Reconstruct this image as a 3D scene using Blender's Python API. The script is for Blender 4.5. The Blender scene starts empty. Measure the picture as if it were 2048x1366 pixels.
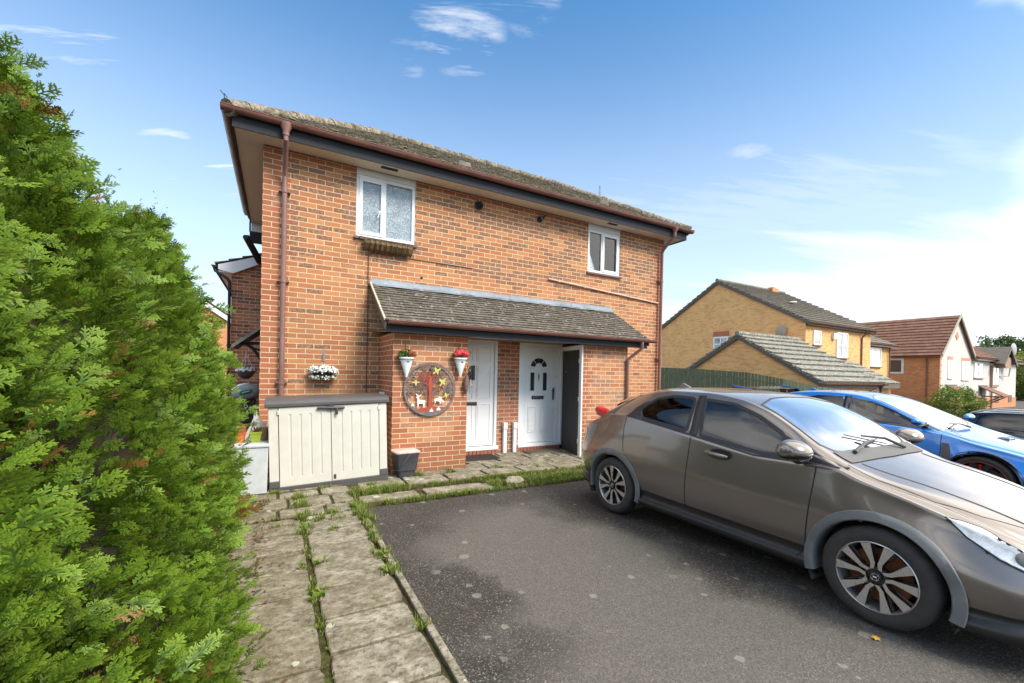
import bpy, bmesh, math, random
import numpy as np
from mathutils import Vector, Matrix
from mathutils.bvhtree import BVHTree
R = math.radians
rng = random.Random(7)
SC = bpy.context.scene
COL = SC.collection

# ------------------------------------------------------------------ helpers
def tag(o, label=None, cat=None, group=None, kind=None):
    if label: o['label'] = label
    if cat: o['category'] = cat
    if group: o['group'] = group
    if kind: o['kind'] = kind
    return o

def thing(name, label, cat, loc=(0, 0, 0), rz=0, group=None):
    o = bpy.data.objects.new(name, None); COL.objects.link(o)
    o.empty_display_size = .1
    o.location = loc; o.rotation_euler = (0, 0, rz)
    return tag(o, label, cat, group)

def copy_tree(o, parent=None):
    c = o.copy(); COL.objects.link(c); c.parent = parent
    for ch in list(o.children): copy_tree(ch, c)
    return c

class MB:
    """collects geometry for one mesh"""
    def __init__(s): s.v = []; s.f = []; s.m = []; s.cur = 0
    def vert(s, p): s.v.append(tuple(p)); return len(s.v) - 1
    def face(s, pts):
        i = len(s.v); s.v += [tuple(p) for p in pts]; s.f.append(tuple(range(i, i + len(pts)))); s.m.append(s.cur)
    def idx(s, ids): s.f.append(tuple(ids)); s.m.append(s.cur)
    def box(s, x0, x1, y0, y1, z0, z1, M=None):
        P = [(x0,y0,z0),(x1,y0,z0),(x1,y1,z0),(x0,y1,z0),(x0,y0,z1),(x1,y0,z1),(x1,y1,z1),(x0,y1,z1)]
        if M is not None: P = [tuple(M @ Vector(p)) for p in P]
        i = len(s.v); s.v += P
        for q in ((0,3,2,1),(4,5,6,7),(0,1,5,4),(1,2,6,5),(2,3,7,6),(3,0,4,7)):
            s.f.append(tuple(i + k for k in q)); s.m.append(s.cur)
        return s
    def grid(s, rows, closed=False):
        """rows: list of equal-length point lists"""
        i = len(s.v); n = len(rows[0])
        for r in rows: s.v += [tuple(p) for p in r]
        for a in range(len(rows) - 1):
            for b in range(n if closed else n - 1):
                c = (b + 1) % n
                s.f.append((i + a*n + b, i + a*n + c, i + (a+1)*n + c, i + (a+1)*n + b)); s.m.append(s.cur)
        return i
    def tube(s, pts, r, n=10, cap=True):
        pts = [Vector(p) for p in pts]; rows = []
        rr = r if isinstance(r, (list, tuple)) else [r] * len(pts)
        up = None
        for k, p in enumerate(pts):
            if k == 0: t = pts[1] - p
            elif k == len(pts) - 1: t = p - pts[k-1]
            else: t = (pts[k+1] - p).normalized() + (p - pts[k-1]).normalized()
            t.normalize()
            if up is None:
                up = Vector((0,0,1)) if abs(t.z) < .9 else Vector((1,0,0))
            a = t.cross(up).normalized(); b = a.cross(t).normalized(); up = b
            rows.append([p + rr[k] * (math.cos(2*math.pi*j/n) * a + math.sin(2*math.pi*j/n) * b) for j in range(n)])
        i = s.grid(rows, True)
        if cap:
            s.idx([i + j for j in range(n)][::-1]); e = i + (len(rows)-1)*n; s.idx([e + j for j in range(n)])
        return s
    def lathe(s, prof, c, n=20, axis='z', M=None, a0=0, a1=2*math.pi):
        rows = []
        full = abs(a1 - a0 - 2*math.pi) < 1e-6
        for r, h in prof:
            row = []
            for j in range(n if full else n + 1):
                a = a0 + (a1 - a0) * j / n
                if axis == 'z': p = Vector((c[0] + r*math.cos(a), c[1] + r*math.sin(a), c[2] + h))
                elif axis == 'x': p = Vector((c[0] + h, c[1] + r*math.cos(a), c[2] + r*math.sin(a)))
                else: p = Vector((c[0] + r*math.cos(a), c[1] + h, c[2] + r*math.sin(a)))
                row.append(M @ p if M is not None else p)
            rows.append(row)
        s.grid(rows, full); return s
    def prism(s, poly, y0, y1, plane='xz', M=None):
        def P(a, b, h):
            p = {'xz': (a, h, b), 'xy': (a, b, h), 'yz': (h, a, b)}[plane]
            return M @ Vector(p) if M is not None else Vector(p)
        n = len(poly); A = [P(a, b, y0) for a, b in poly]; B = [P(a, b, y1) for a, b in poly]
        i = len(s.v); s.v += [tuple(p) for p in A + B]
        s.idx([i + k for k in range(n)]); s.idx([i + n + k for k in range(n)][::-1])
        for k in range(n): s.idx((i + k, i + n + k, i + n + (k+1) % n, i + (k+1) % n))
        return s
    def build(s, name, mats, parent=None, smooth=False, bevel=0, fixn=True, local=None):
        me = bpy.data.meshes.new(name)
        off = Vector(local) if local is not None else (Vector(parent_world(parent)) if parent is not None else Vector((0,0,0)))
        me.from_pydata([(v[0]-off.x, v[1]-off.y, v[2]-off.z) for v in s.v], [], s.f)
        if not isinstance(mats, (list, tuple)): mats = [mats]
        for m in mats: me.materials.append(m)
        if len(mats) > 1: me.polygons.foreach_set('material_index', s.m)
        if fixn:
            bm = bmesh.new(); bm.from_mesh(me)
            bmesh.ops.remove_doubles(bm, verts=bm.verts, dist=1e-5)
            bmesh.ops.recalc_face_normals(bm, faces=bm.faces); bm.to_mesh(me); bm.free()
        if smooth:
            me.polygons.foreach_set('use_smooth', [True] * len(me.polygons))
            try: me.set_sharp_from_angle(angle=R(smooth if smooth is not True else 40))
            except Exception: pass
        me.update()
        o = bpy.data.objects.new(name, me); COL.objects.link(o)
        if parent is not None: o.parent = parent
        elif local is not None: o.location = off
        if bevel:
            b = o.modifiers.new('bevel', 'BEVEL'); b.width = bevel; b.segments = 2; b.limit_method = 'ANGLE'
        return o

def parent_world(o):
    p = Vector((0, 0, 0))
    while o is not None: p += Vector(o.location); o = o.parent
    return p

def np_mesh(name, V, F, mat, parent=None, attr=None, smooth=False):
    """V (n,3), F (m,k) numpy"""
    me = bpy.data.meshes.new(name)
    if parent is not None: V = V - np.array(parent_world(parent))
    n, m, k = len(V), len(F), F.shape[1]
    me.vertices.add(n); me.vertices.foreach_set('co', V.astype(np.float32).ravel())
    me.loops.add(m * k); me.loops.foreach_set('vertex_index', F.astype(np.int32).ravel())
    me.polygons.add(m); me.polygons.foreach_set('loop_start', np.arange(0, m*k, k, dtype=np.int32))
    try: me.polygons.foreach_set('loop_total', np.full(m, k, dtype=np.int32))
    except Exception: pass
    if attr is not None:
        a = me.color_attributes.new('tint', 'FLOAT_COLOR', 'POINT')
        c = np.ones((n, 4), np.float32); c[:, :attr.shape[1]] = attr; a.data.foreach_set('color', c.ravel())
    me.materials.append(mat); me.update(calc_edges=True); me.validate()
    o = bpy.data.objects.new(name, me); COL.objects.link(o)
    if parent is not None: o.parent = parent
    return o

# ------------------------------------------------------------------ materials
class NT:
    def __init__(s, name):
        s.m = bpy.data.materials.new(name); s.m.use_nodes = True
        s.t = s.m.node_tree; s.t.nodes.clear()
        s.out = s.t.nodes.new('ShaderNodeOutputMaterial')
    def n(s, typ, **kw):
        x = s.t.nodes.new(typ)
        for k, v in kw.items():
            if k.startswith('i_'):
                x.inputs[k[2:].replace('_', ' ')].default_value = v
            else: setattr(x, k, v)
        return x
    def l(s, a, b): s.t.links.new(a, b)
    def math(s, op, a, b=None, c=None, clamp=False):
        x = s.t.nodes.new('ShaderNodeMath'); x.operation = op; x.use_clamp = clamp
        for i, v in enumerate((a, b, c)):
            if v is None: continue
            if isinstance(v, (int, float)): x.inputs[i].default_value = v
            else: s.l(v, x.inputs[i])
        return x.outputs[0]
    def mix(s, fac, a, b, typ='MIX'):
        x = s.t.nodes.new('ShaderNodeMix'); x.data_type = 'RGBA'; x.blend_type = typ
        for sock, v in ((x.inputs[0], fac), (x.inputs[6], a), (x.inputs[7], b)):
            if isinstance(v, (int, float)): sock.default_value = v
            elif isinstance(v, (tuple, list)): sock.default_value = (*v[:3], 1)
            else: s.l(v, sock)
        return x.outputs[2]
    def ramp(s, fac, stops, interp='LINEAR'):
        x = s.t.nodes.new('ShaderNodeValToRGB'); x.color_ramp.interpolation = interp
        e = x.color_ramp.elements
        while len(e) < len(stops): e.new(.5)
        for k, (p, c) in enumerate(stops):
            e[k].position = p; e[k].color = (*c, 1) if len(c) == 3 else c
        s.l(fac, x.inputs[0]); return x.outputs[0]
    def rng(s, v, a, b, c=0, d=1):
        x = s.t.nodes.new('ShaderNodeMapRange')
        s.l(v, x.inputs[0])
        for k, q in enumerate((a, b, c, d)): x.inputs[k+1].default_value = q
        return x.outputs[0]
    def pos(s, scale=(1, 1, 1)):
        g = s.n('ShaderNodeNewGeometry')
        mp = s.n('ShaderNodeMapping'); mp.inputs['Scale'].default_value = scale
        s.l(g.outputs['Position'], mp.inputs[0]); return mp.outputs[0]
    def obj(s, scale=(1, 1, 1)):
        g = s.n('ShaderNodeTexCoord')
        mp = s.n('ShaderNodeMapping'); mp.inputs['Scale'].default_value = scale
        s.l(g.outputs['Object'], mp.inputs[0]); return mp.outputs[0]
    def noise(s, vec, scale, detail=4, rough=.55):
        x = s.n('ShaderNodeTexNoise'); x.inputs['Scale'].default_value = scale
        x.inputs['Detail'].default_value = detail; x.inputs['Roughness'].default_value = rough
        if vec is not None: s.l(vec, x.inputs['Vector'])
        return x.outputs['Fac']
    def vor(s, vec, scale, feature='F1', out='Distance'):
        x = s.n('ShaderNodeTexVoronoi'); x.feature = feature; x.inputs['Scale'].default_value = scale
        s.l(vec, x.inputs['Vector']); return x.outputs[out]
    def bump(s, h, strength=.4, dist=.01):
        b = s.n('ShaderNodeBump'); b.inputs['Strength'].default_value = strength; b.inputs['Distance'].default_value = dist
        s.l(h, b.inputs['Height']); return b.outputs[0]
    def pbr(s, col, rough=.6, metal=0, normal=None, coat=0, spec=.5, **kw):
        p = s.n('ShaderNodeBsdfPrincipled')
        for nm, v in (('Base Color', col), ('Roughness', rough), ('Metallic', metal), ('Coat Weight', coat), ('Specular IOR Level', spec)):
            if isinstance(v, (int, float)): p.inputs[nm].default_value = v
            elif isinstance(v, (tuple, list)): p.inputs[nm].default_value = (*v[:3], 1)
            else: s.l(v, p.inputs[nm])
        for k, v in kw.items(): p.inputs[k.replace('_', ' ')].default_value = v
        if normal is not None: s.l(normal, p.inputs['Normal'])
        s.l(p.outputs[0], s.out.inputs[0]); return p

def mat(name, col, rough=.6, metal=0, var=.12, scale=6, bump=.15, bscale=60, coat=0, spec=.5):
    s = NT(name); v = s.pos()
    a = s.noise(v, scale, 5); b = s.noise(v, scale * 9, 3)
    k = s.math('ADD', s.math('MULTIPLY', a, .7), s.math('MULTIPLY', b, .3))
    lo = tuple(c * (1 - var) for c in col); hi = tuple(min(1, c * (1 + var)) for c in col)
    c = s.ramp(k, [(.3, lo), (.7, hi)])
    nrm = s.bump(s.noise(v, bscale, 3), bump, .004) if bump else None
    rr = s.rng(a, .3, .7, max(.02, rough - .08), min(1, rough + .08))
    s.pbr(c, rr, metal, nrm, coat, spec); return s.m

def brick(name, main, dark, plain, mortar=(.64, .50, .33), L=.2323, H=.075, plain_fn=None, dark_amt=.22, hi_z=None, z0=0, u0=0):
    """brickwork laid from world position; every brick has its own shade"""
    s = NT(name); g = s.n('ShaderNodeNewGeometry')
    sp = s.n('ShaderNodeSeparateXYZ'); s.l(g.outputs['Position'], sp.inputs[0])
    sn = s.n('ShaderNodeSeparateXYZ'); s.l(g.outputs['True Normal'], sn.inputs[0])
    isx = s.math('GREATER_THAN', s.math('ABSOLUTE', sn.outputs[0]), .7)
    mu = s.n('ShaderNodeMix'); mu.data_type = 'FLOAT'
    s.l(isx, mu.inputs[0]); s.l(sp.outputs[0], mu.inputs[2]); s.l(sp.outputs[1], mu.inputs[3])
    u = s.math('SUBTRACT', mu.outputs[0], u0); v = s.math('SUBTRACT', sp.outputs[2], z0)
    # tiny wobble so joints are not ruler straight
    wob = s.noise(g.outputs['Position'], 9, 2)
    v2 = s.math('ADD', v, s.math('MULTIPLY', s.math('SUBTRACT', wob, .5), .004))
    row = s.math('FLOOR', s.math('DIVIDE', v2, H))
    odd = s.math('MULTIPLY', s.math('FLOORED_MODULO', row, 2), .5)
    uu = s.math('ADD', s.math('DIVIDE', u, L), odd)
    col = s.math('FLOOR', uu)
    fu = s.math('MULTIPLY', s.math('SUBTRACT', uu, col), L)
    fv = s.math('SUBTRACT', v2, s.math('MULTIPLY', row, H))
    eu = s.math('MINIMUM', fu, s.math('SUBTRACT', L, fu)); ev = s.math('MINIMUM', fv, s.math('SUBTRACT', H, fv))
    e = s.math('MINIMUM', eu, ev)
    rag = s.noise(g.outputs['Position'], 120, 2)
    e = s.math('ADD', e, s.math('MULTIPLY', s.math('SUBTRACT', rag, .5), .003))
    fac = s.rng(e, .0042, .0066)          # 0 mortar .. 1 brick
    cv = s.n('ShaderNodeCombineXYZ'); s.l(col, cv.inputs[0]); s.l(row, cv.inputs[1]); s.l(isx, cv.inputs[2])
    wn = s.n('ShaderNodeTexWhiteNoise'); wn.noise_dimensions = '3D'; s.l(cv.outputs[0], wn.inputs['Vector'])
    rnd = wn.outputs['Value']
    wc = s.n('ShaderNodeSeparateColor'); s.l(wn.outputs['Color'], wc.inputs[0])
    base = s.ramp(rnd, [(0, main[0]), (.35, main[1]), (.7, main[2]), (1, main[3])])
    # flared dark bricks, in drifts
    big = s.noise(cv.outputs[0], .33, 3, .6)
    thr = s.math('MULTIPLY', s.rng(big, .4, .66), dark_amt * 2)
    if hi_z is not None:
        hz = s.rng(sp.outputs[2], hi_z - .1, hi_z + .15, 0, 1)
        thr = s.math('ADD', s.math('MULTIPLY', thr, s.math('ADD', .42, s.math('MULTIPLY', hz, 1.3))), s.math('MULTIPLY', hz, .08))
    isd = s.math('LESS_THAN', wc.outputs[1], thr)
    cloud = s.noise(g.outputs['Position'], 26, 4, .6)
    dfac = s.math('MULTIPLY', isd, s.rng(cloud, .36, .56))
    base = s.mix(s.math('MULTIPLY', dfac, .85), base, dark)
    smut = s.rng(cloud, .56, .72); base = s.mix(s.math('MULTIPLY', smut, .5), base, dark)
    if plain is not None:
        pc = s.ramp(rnd, [(0, tuple(c * .88 for c in plain)), (1, tuple(c * 1.1 for c in plain))])
        m = plain_fn(s, sp, row, u)
        base = s.mix(m, base, pc)
    grime = s.noise(g.outputs['Position'], 1.1, 5, .6)
    colr = s.mix(fac, mortar, base)
    colr = s.mix(s.rng(grime, .48, .75, 0, .22), colr, (.16, .10, .07))
    # pale bloom low on the wall and under sills
    low = s.math('MULTIPLY', s.rng(sp.outputs[2], .55, .0), s.rng(s.noise(g.outputs['Position'], 4, 5, .65), .35, .62))
    colr = s.mix(s.math('MULTIPLY', low, .45), colr, (.13, .10, .06))
    eff = s.math('MULTIPLY', s.rng(s.noise(g.outputs['Position'], 2.2, 6, .7), .60, .72), .22); colr = s.mix(eff, colr, (.62, .52, .42))
    fine = s.noise(g.outputs['Position'], 160, 3)
    colr = s.mix(s.rng(fine, .35, .75, 0, .28), colr, s.mix(1, colr, (1.35, 1.3, 1.25), 'MULTIPLY'))
    h = s.math('ADD', fac, s.math('MULTIPLY', fine, .5))
    s.pbr(colr, .88, 0, s.bump(h, .55, .006), 0, .25)
    return s.m

def tile_mat(name, cols, lichen=.25, lich_col=(.5, .47, .38), moss=0., rough=.9, scale=22):
    s = NT(name); g = s.n('ShaderNodeNewGeometry'); P = g.outputs['Position']
    base = s.ramp(g.outputs['Random Per Island'], [(k / (len(cols)-1), c) for k, c in enumerate(cols)])
    f = s.noise(P, 90, 3); base = s.mix(s.rng(f, .3, .7, 0, .35), base, s.mix(1, base, (.55, .55, .55), 'MULTIPLY'))
    li = s.noise(P, scale, 6, .7)
    base = s.mix(s.rng(li, .68 - lichen * .45, .74 - lichen * .4, 0, .9), base, lich_col)
    if moss:
        mo = s.noise(P, 3.3, 6, .65); base = s.mix(s.rng(mo, .62 - moss * .3, .75 - moss * .3, 0, .8), base, (.085, .075, .035))
    s.pbr(base, rough, 0, s.bump(li, .6, .012), 0, .2); return s.m

def glass(name, tint=(.8, .86, .84), boost=1.0, rough=.01, alpha=1.0):
    """sheet glass: what lies behind shows through, the surroundings mirror by Fresnel"""
    s = NT(name)
    fr = s.n('ShaderNodeFresnel'); fr.inputs['IOR'].default_value = 1.5
    f = s.math('MULTIPLY', fr.outputs[0], boost, clamp=True)
    tr = s.n('ShaderNodeBsdfTransparent'); tr.inputs[0].default_value = (*tint, 1)
    gl = s.n('ShaderNodeBsdfGlossy'); gl.inputs['Roughness'].default_value = rough; gl.inputs[0].default_value = (1, 1, 1, 1)
    mx = s.n('ShaderNodeMixShader'); s.l(f, mx.inputs[0]); s.l(tr.outputs[0], mx.inputs[1]); s.l(gl.outputs[0], mx.inputs[2])
    s.l(mx.outputs[0], s.out.inputs[0]); return s.m

def foliage_mat(name, dark, light, tip, trans=.35, brown=(.25, .08, .03)):
    """tint attribute: r = how young the growth is, g = random, b = dead"""
    s = NT(name); a = s.n('ShaderNodeVertexColor'); a.layer_name = 'tint'
    sc = s.n('ShaderNodeSeparateColor'); s.l(a.outputs[0], sc.inputs[0])
    c = s.mix(sc.outputs[1], dark, light)
    c = s.mix(s.rng(sc.outputs[0], .25, 1.0), c, tip)
    c = s.mix(sc.outputs[2], c, brown)
    p = s.n('ShaderNodeBsdfPrincipled'); s.l(c, p.inputs['Base Color']); p.inputs['Roughness'].default_value = .55
    p.inputs['Specular IOR Level'].default_value = .3
    t = s.n('ShaderNodeBsdfTranslucent'); s.l(c, t.inputs[0])
    mx = s.n('ShaderNodeMixShader'); mx.inputs[0].default_value = trans
    s.l(p.outputs[0], mx.inputs[1]); s.l(t.outputs[0], mx.inputs[2]); s.l(mx.outputs[0], s.out.inputs[0]); return s.m

# ------------------------------------------------------------------ shared materials
def quoin_main(s, sp, row, u):
    blk = s.math('LESS_THAN', s.math('FLOORED_MODULO', row, 6), 2.5)
    edge = s.math('ADD', .232, s.math('MULTIPLY', blk, .116))
    a = s.math('LESS_THAN', sp.outputs[0], edge)
    b = s.math('GREATER_THAN', sp.outputs[0], s.math('SUBTRACT', 8.11, edge))
    top = s.math('GREATER_THAN', sp.outputs[2], 4.575)
    return s.math('MAXIMUM', s.math('MAXIMUM', a, b), top)
def quoin_pier(s, sp, row, u):
    blk = s.math('MULTIPLY', s.math('LESS_THAN', s.math('FLOORED_MODULO', row, 6), 2.5), .116)
    edge = s.math('ADD', .116, blk)
    x = sp.outputs[0]
    a = s.math('MULTIPLY', s.math('GREATER_THAN', x, 1.6), s.math('LESS_THAN', x, s.math('ADD', 1.66, edge)))
    b = s.math('MULTIPLY', s.math('LESS_THAN', x, 2.81), s.math('GREATER_THAN', x, s.math('SUBTRACT', 2.805, edge)))
    c = s.math('MULTIPLY', s.math('GREATER_THAN', x, 5.0), s.math('LESS_THAN', x, s.math('ADD', 5.07, edge)))
    low = s.math('LESS_THAN', sp.outputs[2], .45)
    top = s.math('GREATER_THAN', sp.outputs[2], 1.95)
    return s.math('MAXIMUM', s.math('MAXIMUM', a, b), s.math('MAXIMUM', c, s.math('MAXIMUM', low, top)))
RED4 = [(.375, .145, .062), (.44, .185, .078), (.50, .235, .10), (.40, .16, .07)]
TAN4 = [(.42, .16, .075), (.47, .21, .10), (.52, .26, .135), (.42, .17, .085)]
PLAIN = (.375, .135, .065)
m_brick = brick('brick_red', RED4, (.16, .095, .07), PLAIN, plain_fn=quoin_main, dark_amt=.34, hi_z=3.2)
m_brickp = brick('brick_pier', TAN4, (.26, .165, .12), PLAIN, plain_fn=quoin_pier, dark_amt=.22, u0=1.66)
m_brickn = brick('brick_neighbour', [(.40, .13, .065), (.47, .17, .085), (.50, .2, .1), (.42, .14, .07)], (.1, .065, .05), None, dark_amt=.5)
m_brickd = brick('brick_door', [(.36, .13, .075), (.42, .16, .09), (.46, .185, .11), (.38, .13, .075)], (.15, .10, .08), None, dark_amt=.3)
m_yellow = brick('brick_yellow', [(.76, .41, .14), (.80, .46, .17), (.82, .49, .20), (.74, .38, .13)], (.60, .28, .10), None, mortar=(.66, .48, .28), dark_amt=.3)
m_orange = brick('brick_orange', [(.55, .21, .075), (.6, .24, .09), (.62, .27, .11), (.52, .19, .07)], (.38, .14, .06), None, mortar=(.62, .42, .24), dark_amt=.2)
m_roof = tile_mat('roof_tile_old', [(.085, .07, .055), (.12, .10, .078), (.15, .12, .09), (.10, .085, .065)], .5, (.30, .265, .205), .4)
m_canopy = tile_mat('canopy_tile', [(.10, .088, .072), (.135, .118, .095), (.17, .145, .115), (.12, .105, .085)], .2, (.55, .52, .45), .1, scale=16)
m_yroof = tile_mat('roof_tile_grey', [(.17, .15, .125), (.19, .17, .14), (.215, .19, .16)], .3, (.26, .25, .19), .1, scale=9)
m_groof = tile_mat('garage_tile', [(.15, .14, .115), (.17, .16, .13), (.19, .18, .15)], .42, (.42, .41, .34), .1, scale=11)
m_broof = tile_mat('roof_tile_brown', [(.19, .10, .068), (.225, .12, .08), (.26, .14, .095)], .05, (.4, .3, .24), 0, scale=4)
m_pvc = mat('white_pvc', (.80, .80, .79), .32, 0, .03, 3, .02)
m_white = mat('white_paint', (.78, .78, .76), .45, 0, .06, 4, .08)
m_black = mat('black_board', (.032, .034, .038), .7, 0, .3, 5, .2, spec=.2)
m_gutter = mat('brown_gutter', (.20, .085, .062), .38, 0, .25, 4, .05)
m_pipe = mat('brown_downpipe', (.235, .12, .095), .45, 0, .22, 3, .05)
m_soffit = mat('soffit_board', (.80, .72, .57), .7, 0, .1, 2, .05)
m_lead = mat('lead_flashing', (.20, .23, .26), .62, .1, .45, 3, .5, 25)
m_render = mat('cream_render', (.60, .55, .50), .9, 0, .05, 2, .2, 80)
m_dark = mat('dark_void', (.012, .012, .013), .8, 0, .2)
m_rubber = mat('black_rubber', (.042, .038, .034), .75, 0, .35, 14, .3, 120)
m_plastic_d = mat('grey_plastic', (.085, .078, .075), .5, 0, .12, 8, .15)
m_plastic_b = mat('beige_plastic', (.60, .575, .50), .5, 0, .07, 5, .12, 90)
m_plastic_w = mat('pale_grey_plastic', (.50, .52, .52), .5, 0, .12, 14, .3, 70)
m_winglass = glass('window_glass', (.82, .88, .9), 1.6)
m_chrome = mat('chrome', (.6, .6, .6), .2, 1, .05)
m_curtain = mat('net_curtain', (.62, .64, .66), .9, 0, .05, 8, .3, 40)
m_sill = mat('brown_sill', (.16, .09, .07), .6)
m_metal_d = mat('dark_metal', (.06, .055, .055), .45, .5, .3, 10)
m_soil = mat('soil', (.055, .038, .022), .95, 0, .4, 12, .8, 30)

def obscure_mat():
    s = NT('obscured_glass'); v = s.pos()
    a = s.vor(v, 55); b = s.noise(v, 7, 3); c2 = s.noise(v, 90, 3)
    f = s.math('ADD', s.math('MULTIPLY', a, .8), s.math('MULTIPLY', b, .5))
    c = s.ramp(f, [(.3, (.12, .155, .18)), (.65, (.24, .29, .32)), (.9, (.42, .46, .48))])
    s.pbr(c, .22, 0, s.bump(a, .6, .004), .3, .5); return s.m
m_obsc = obscure_mat()

# ------------------------------------------------------------------ building helpers
def wall_y(mb, x0, x1, z0, z1, y, holes=(), depth=.1, back=.0):
    """wall in the plane Y=y looking towards -Y, with openings and their reveals"""
    xs = sorted({x0, x1, *[h[0] for h in holes], *[h[1] for h in holes]})
    zs = sorted({z0, z1, *[h[2] for h in holes], *[h[3] for h in holes]})
    for a, b in zip(xs[:-1], xs[1:]):
        for c, d in zip(zs[:-1], zs[1:]):
            cx, cz = (a+b)/2, (c+d)/2
            if any(h[0] < cx < h[1] and h[2] < cz < h[3] for h in holes): continue
            mb.face([(a,y,c),(b,y,c),(b,y,d),(a,y,d)])
    for h in holes:
        a, b, c, d = h; q = y + depth
        mb.face([(a,y,c),(a,y,d),(a,q,d),(a,q,c)]); mb.face([(b,y,c),(b,q,c),(b,q,d),(b,y,d)])
        mb.face([(a,y,c),(a,q,c),(b,q,c),(b,y,c)]); mb.face([(a,y,d),(b,y,d),(b,q,d),(a,q,d)])

def wall_x(mb, y0, y1, z0, z1, x, holes=(), depth=.1):
    t = MB(); wall_y(t, y0, y1, z0, z1, x, holes, depth)
    for f in t.f: mb.face([(t.v[i][1], t.v[i][0], t.v[i][2]) for i in f])

def window(parent, x0, x1, z0, z1, y, mull=(), frame=.055, pane=None, sill=True, sash=None, curtain=False, name='window'):
    """casement window in a Y-plane wall"""
    fr = MB(); d0, d1 = y + .015, y + .075
    fr.box(x0, x1, d0, d1, z0, z0 + frame); fr.box(x0, x1, d0, d1, z1 - frame, z1)
    fr.box(x0, x0 + frame, d0, d1, z0 + frame, z1 - frame); fr.box(x1 - frame, x1, d0, d1, z0 + frame, z1 - frame)
    for mx in mull: fr.box(mx - frame * .4, mx + frame * .4, d0, d1, z0 + frame, z1 - frame)
    w = fr.build(name, m_pvc, parent, bevel=.004)
    edges = [x0 + frame] + [m for m in mull] + [x1 - frame]
    for k in range(len(edges) - 1):
        a = edges[k] + (frame*.4 if k else 0); b = edges[k+1] - (frame*.4 if k < len(edges) - 2 else 0)
        if sash is not None and k in sash:
            s = MB(); q = .042; e = y + .003
            s.box(a-.012, b+.012, e, e+.035, z0+frame-.012, z0+frame+q); s.box(a-.012, b+.012, e, e+.035, z1-frame-q, z1-frame+.012)
            s.box(a-.012, a+q, e, e+.035, z0+frame+q, z1-frame-q); s.box(b-q, b+.012, e, e+.035, z0+frame+q, z1-frame-q)
            s.build('sash', m_pvc, w, bevel=.003)
        p = MB(); p.box(a, b, y+.04, y+.046, z0+frame, z1-frame); p.build('pane', pane or m_winglass, w)
    if curtain:
        c = MB(); rows = []
        n = 40
        for zz in (z0 + .03, (z0+z1)/2, z1 - .03):
            rows.append([(x0 + (x1-x0)*i/n, y + .16 + .012*math.sin(i*1.9) + .01*math.sin(i*.7), zz) for i in range(n+1)])
        c.grid(rows); c.build('curtain', m_curtain, w, smooth=True)
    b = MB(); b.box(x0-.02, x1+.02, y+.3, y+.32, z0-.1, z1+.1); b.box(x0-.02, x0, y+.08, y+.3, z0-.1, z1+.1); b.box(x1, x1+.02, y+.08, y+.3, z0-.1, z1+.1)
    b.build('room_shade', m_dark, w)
    if sill:
        s = MB(); s.box(x0 - .03, x1 + .03, y - .045, y + .03, z0 - .045, z0 - .002); s.build('sill', m_sill, w, bevel=.005)
    return w

def tile_slope(mb, P0, U, V, nu, rows, w, gauge, th=.014, jit=.004, tilt=.5, seed=1, trim=None):
    """overlapping tiles. P0 lower left corner, U along eave, V up the slope (unit vectors)"""
    r = random.Random(seed); U = Vector(U).normalized(); V = Vector(V).normalized(); N = U.cross(V).normalized()
    if N.z < 0: N = -N
    P0 = Vector(P0)
    for j in range(rows):
        off = (w * .5 if j % 2 else 0)
        for i in range(-1, nu + 1):
            a = i * w + off; b = a + w - .004
            lo, hi = 0, nu * w
            if trim: lo, hi = trim(j * gauge)
            a = max(a, lo); b = min(b, hi)
            if b - a < .02: continue
            t = th + r.uniform(0, jit); dz = r.uniform(-.004, .004) * tilt * 2
            y0 = j * gauge + r.uniform(-.004, .004); y1 = (j + 1) * gauge + .03
            lift0 = t + .008; lift1 = .004
            s = r.uniform(-.003, .003) * tilt * 2
            A = P0 + U*a + V*y0 + N*(lift0 + s); B = P0 + U*b + V*y0 + N*(lift0 - s + dz*.3)
            Cc = P0 + U*b + V*y1 + N*lift1; D = P0 + U*a + V*y1 + N*lift1
            A2 = A - N*t; B2 = B - N*t
            k = len(mb.v); mb.v += [tuple(p) for p in (A, B, Cc, D, A2, B2)]
            mb.idx((k, k+1, k+2, k+3)); mb.idx((k+4, k+5, k+1, k)); mb.idx((k+4, k, k+3)); mb.idx((k+5, k+2, k+1))

def gutter(mb, a, b, r=.055, n=10):
    """half-round gutter with brackets between a and b (horizontal)"""
    a, b = Vector(a), Vector(b); t = (b - a).normalized(); side = t.cross(Vector((0,0,1))).normalized()
    L = (b - a).length; rows = []
    for p in (a, b):
        row = [p + side*r*math.cos(math.pi*k/n) * 1 - Vector((0,0,1))*r*math.sin(math.pi*k/n)*1.05 for k in range(n+1)]
        rows.append(row)
    mb.grid(rows)
    rows2 = [[p + side*(r-.006)*math.cos(math.pi*k/n) - Vector((0,0,1))*(r-.006)*math.sin(math.pi*k/n) for k in range(n+1)] for p in (a, b)]
    mb.grid(rows2)
    for p in (a, b): mb.face([p + side*r*math.cos(math.pi*k/n) - Vector((0,0,1))*r*math.sin(math.pi*k/n)*1.05 for k in range(n+1)])
    for s in (-1, 1): mb.tube([a + side*r*s, b + side*r*s], .006, 6)
    q = .25
    while q < L:
        for dq in (-.02, .02) if int(q*10) % 3 == 0 else (0,):
            c = a + t*(q+dq)
            rw = [[c + t*e + side*(r+.005)*math.cos(math.pi*k/n) - Vector((0,0,1))*((r+.005)*math.sin(math.pi*k/n)*1.05) + Vector((0,0,.006)) for k in range(n+1)] for e in (-.012, .012)]
            mb.grid(rw)
        q += .72

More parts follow.
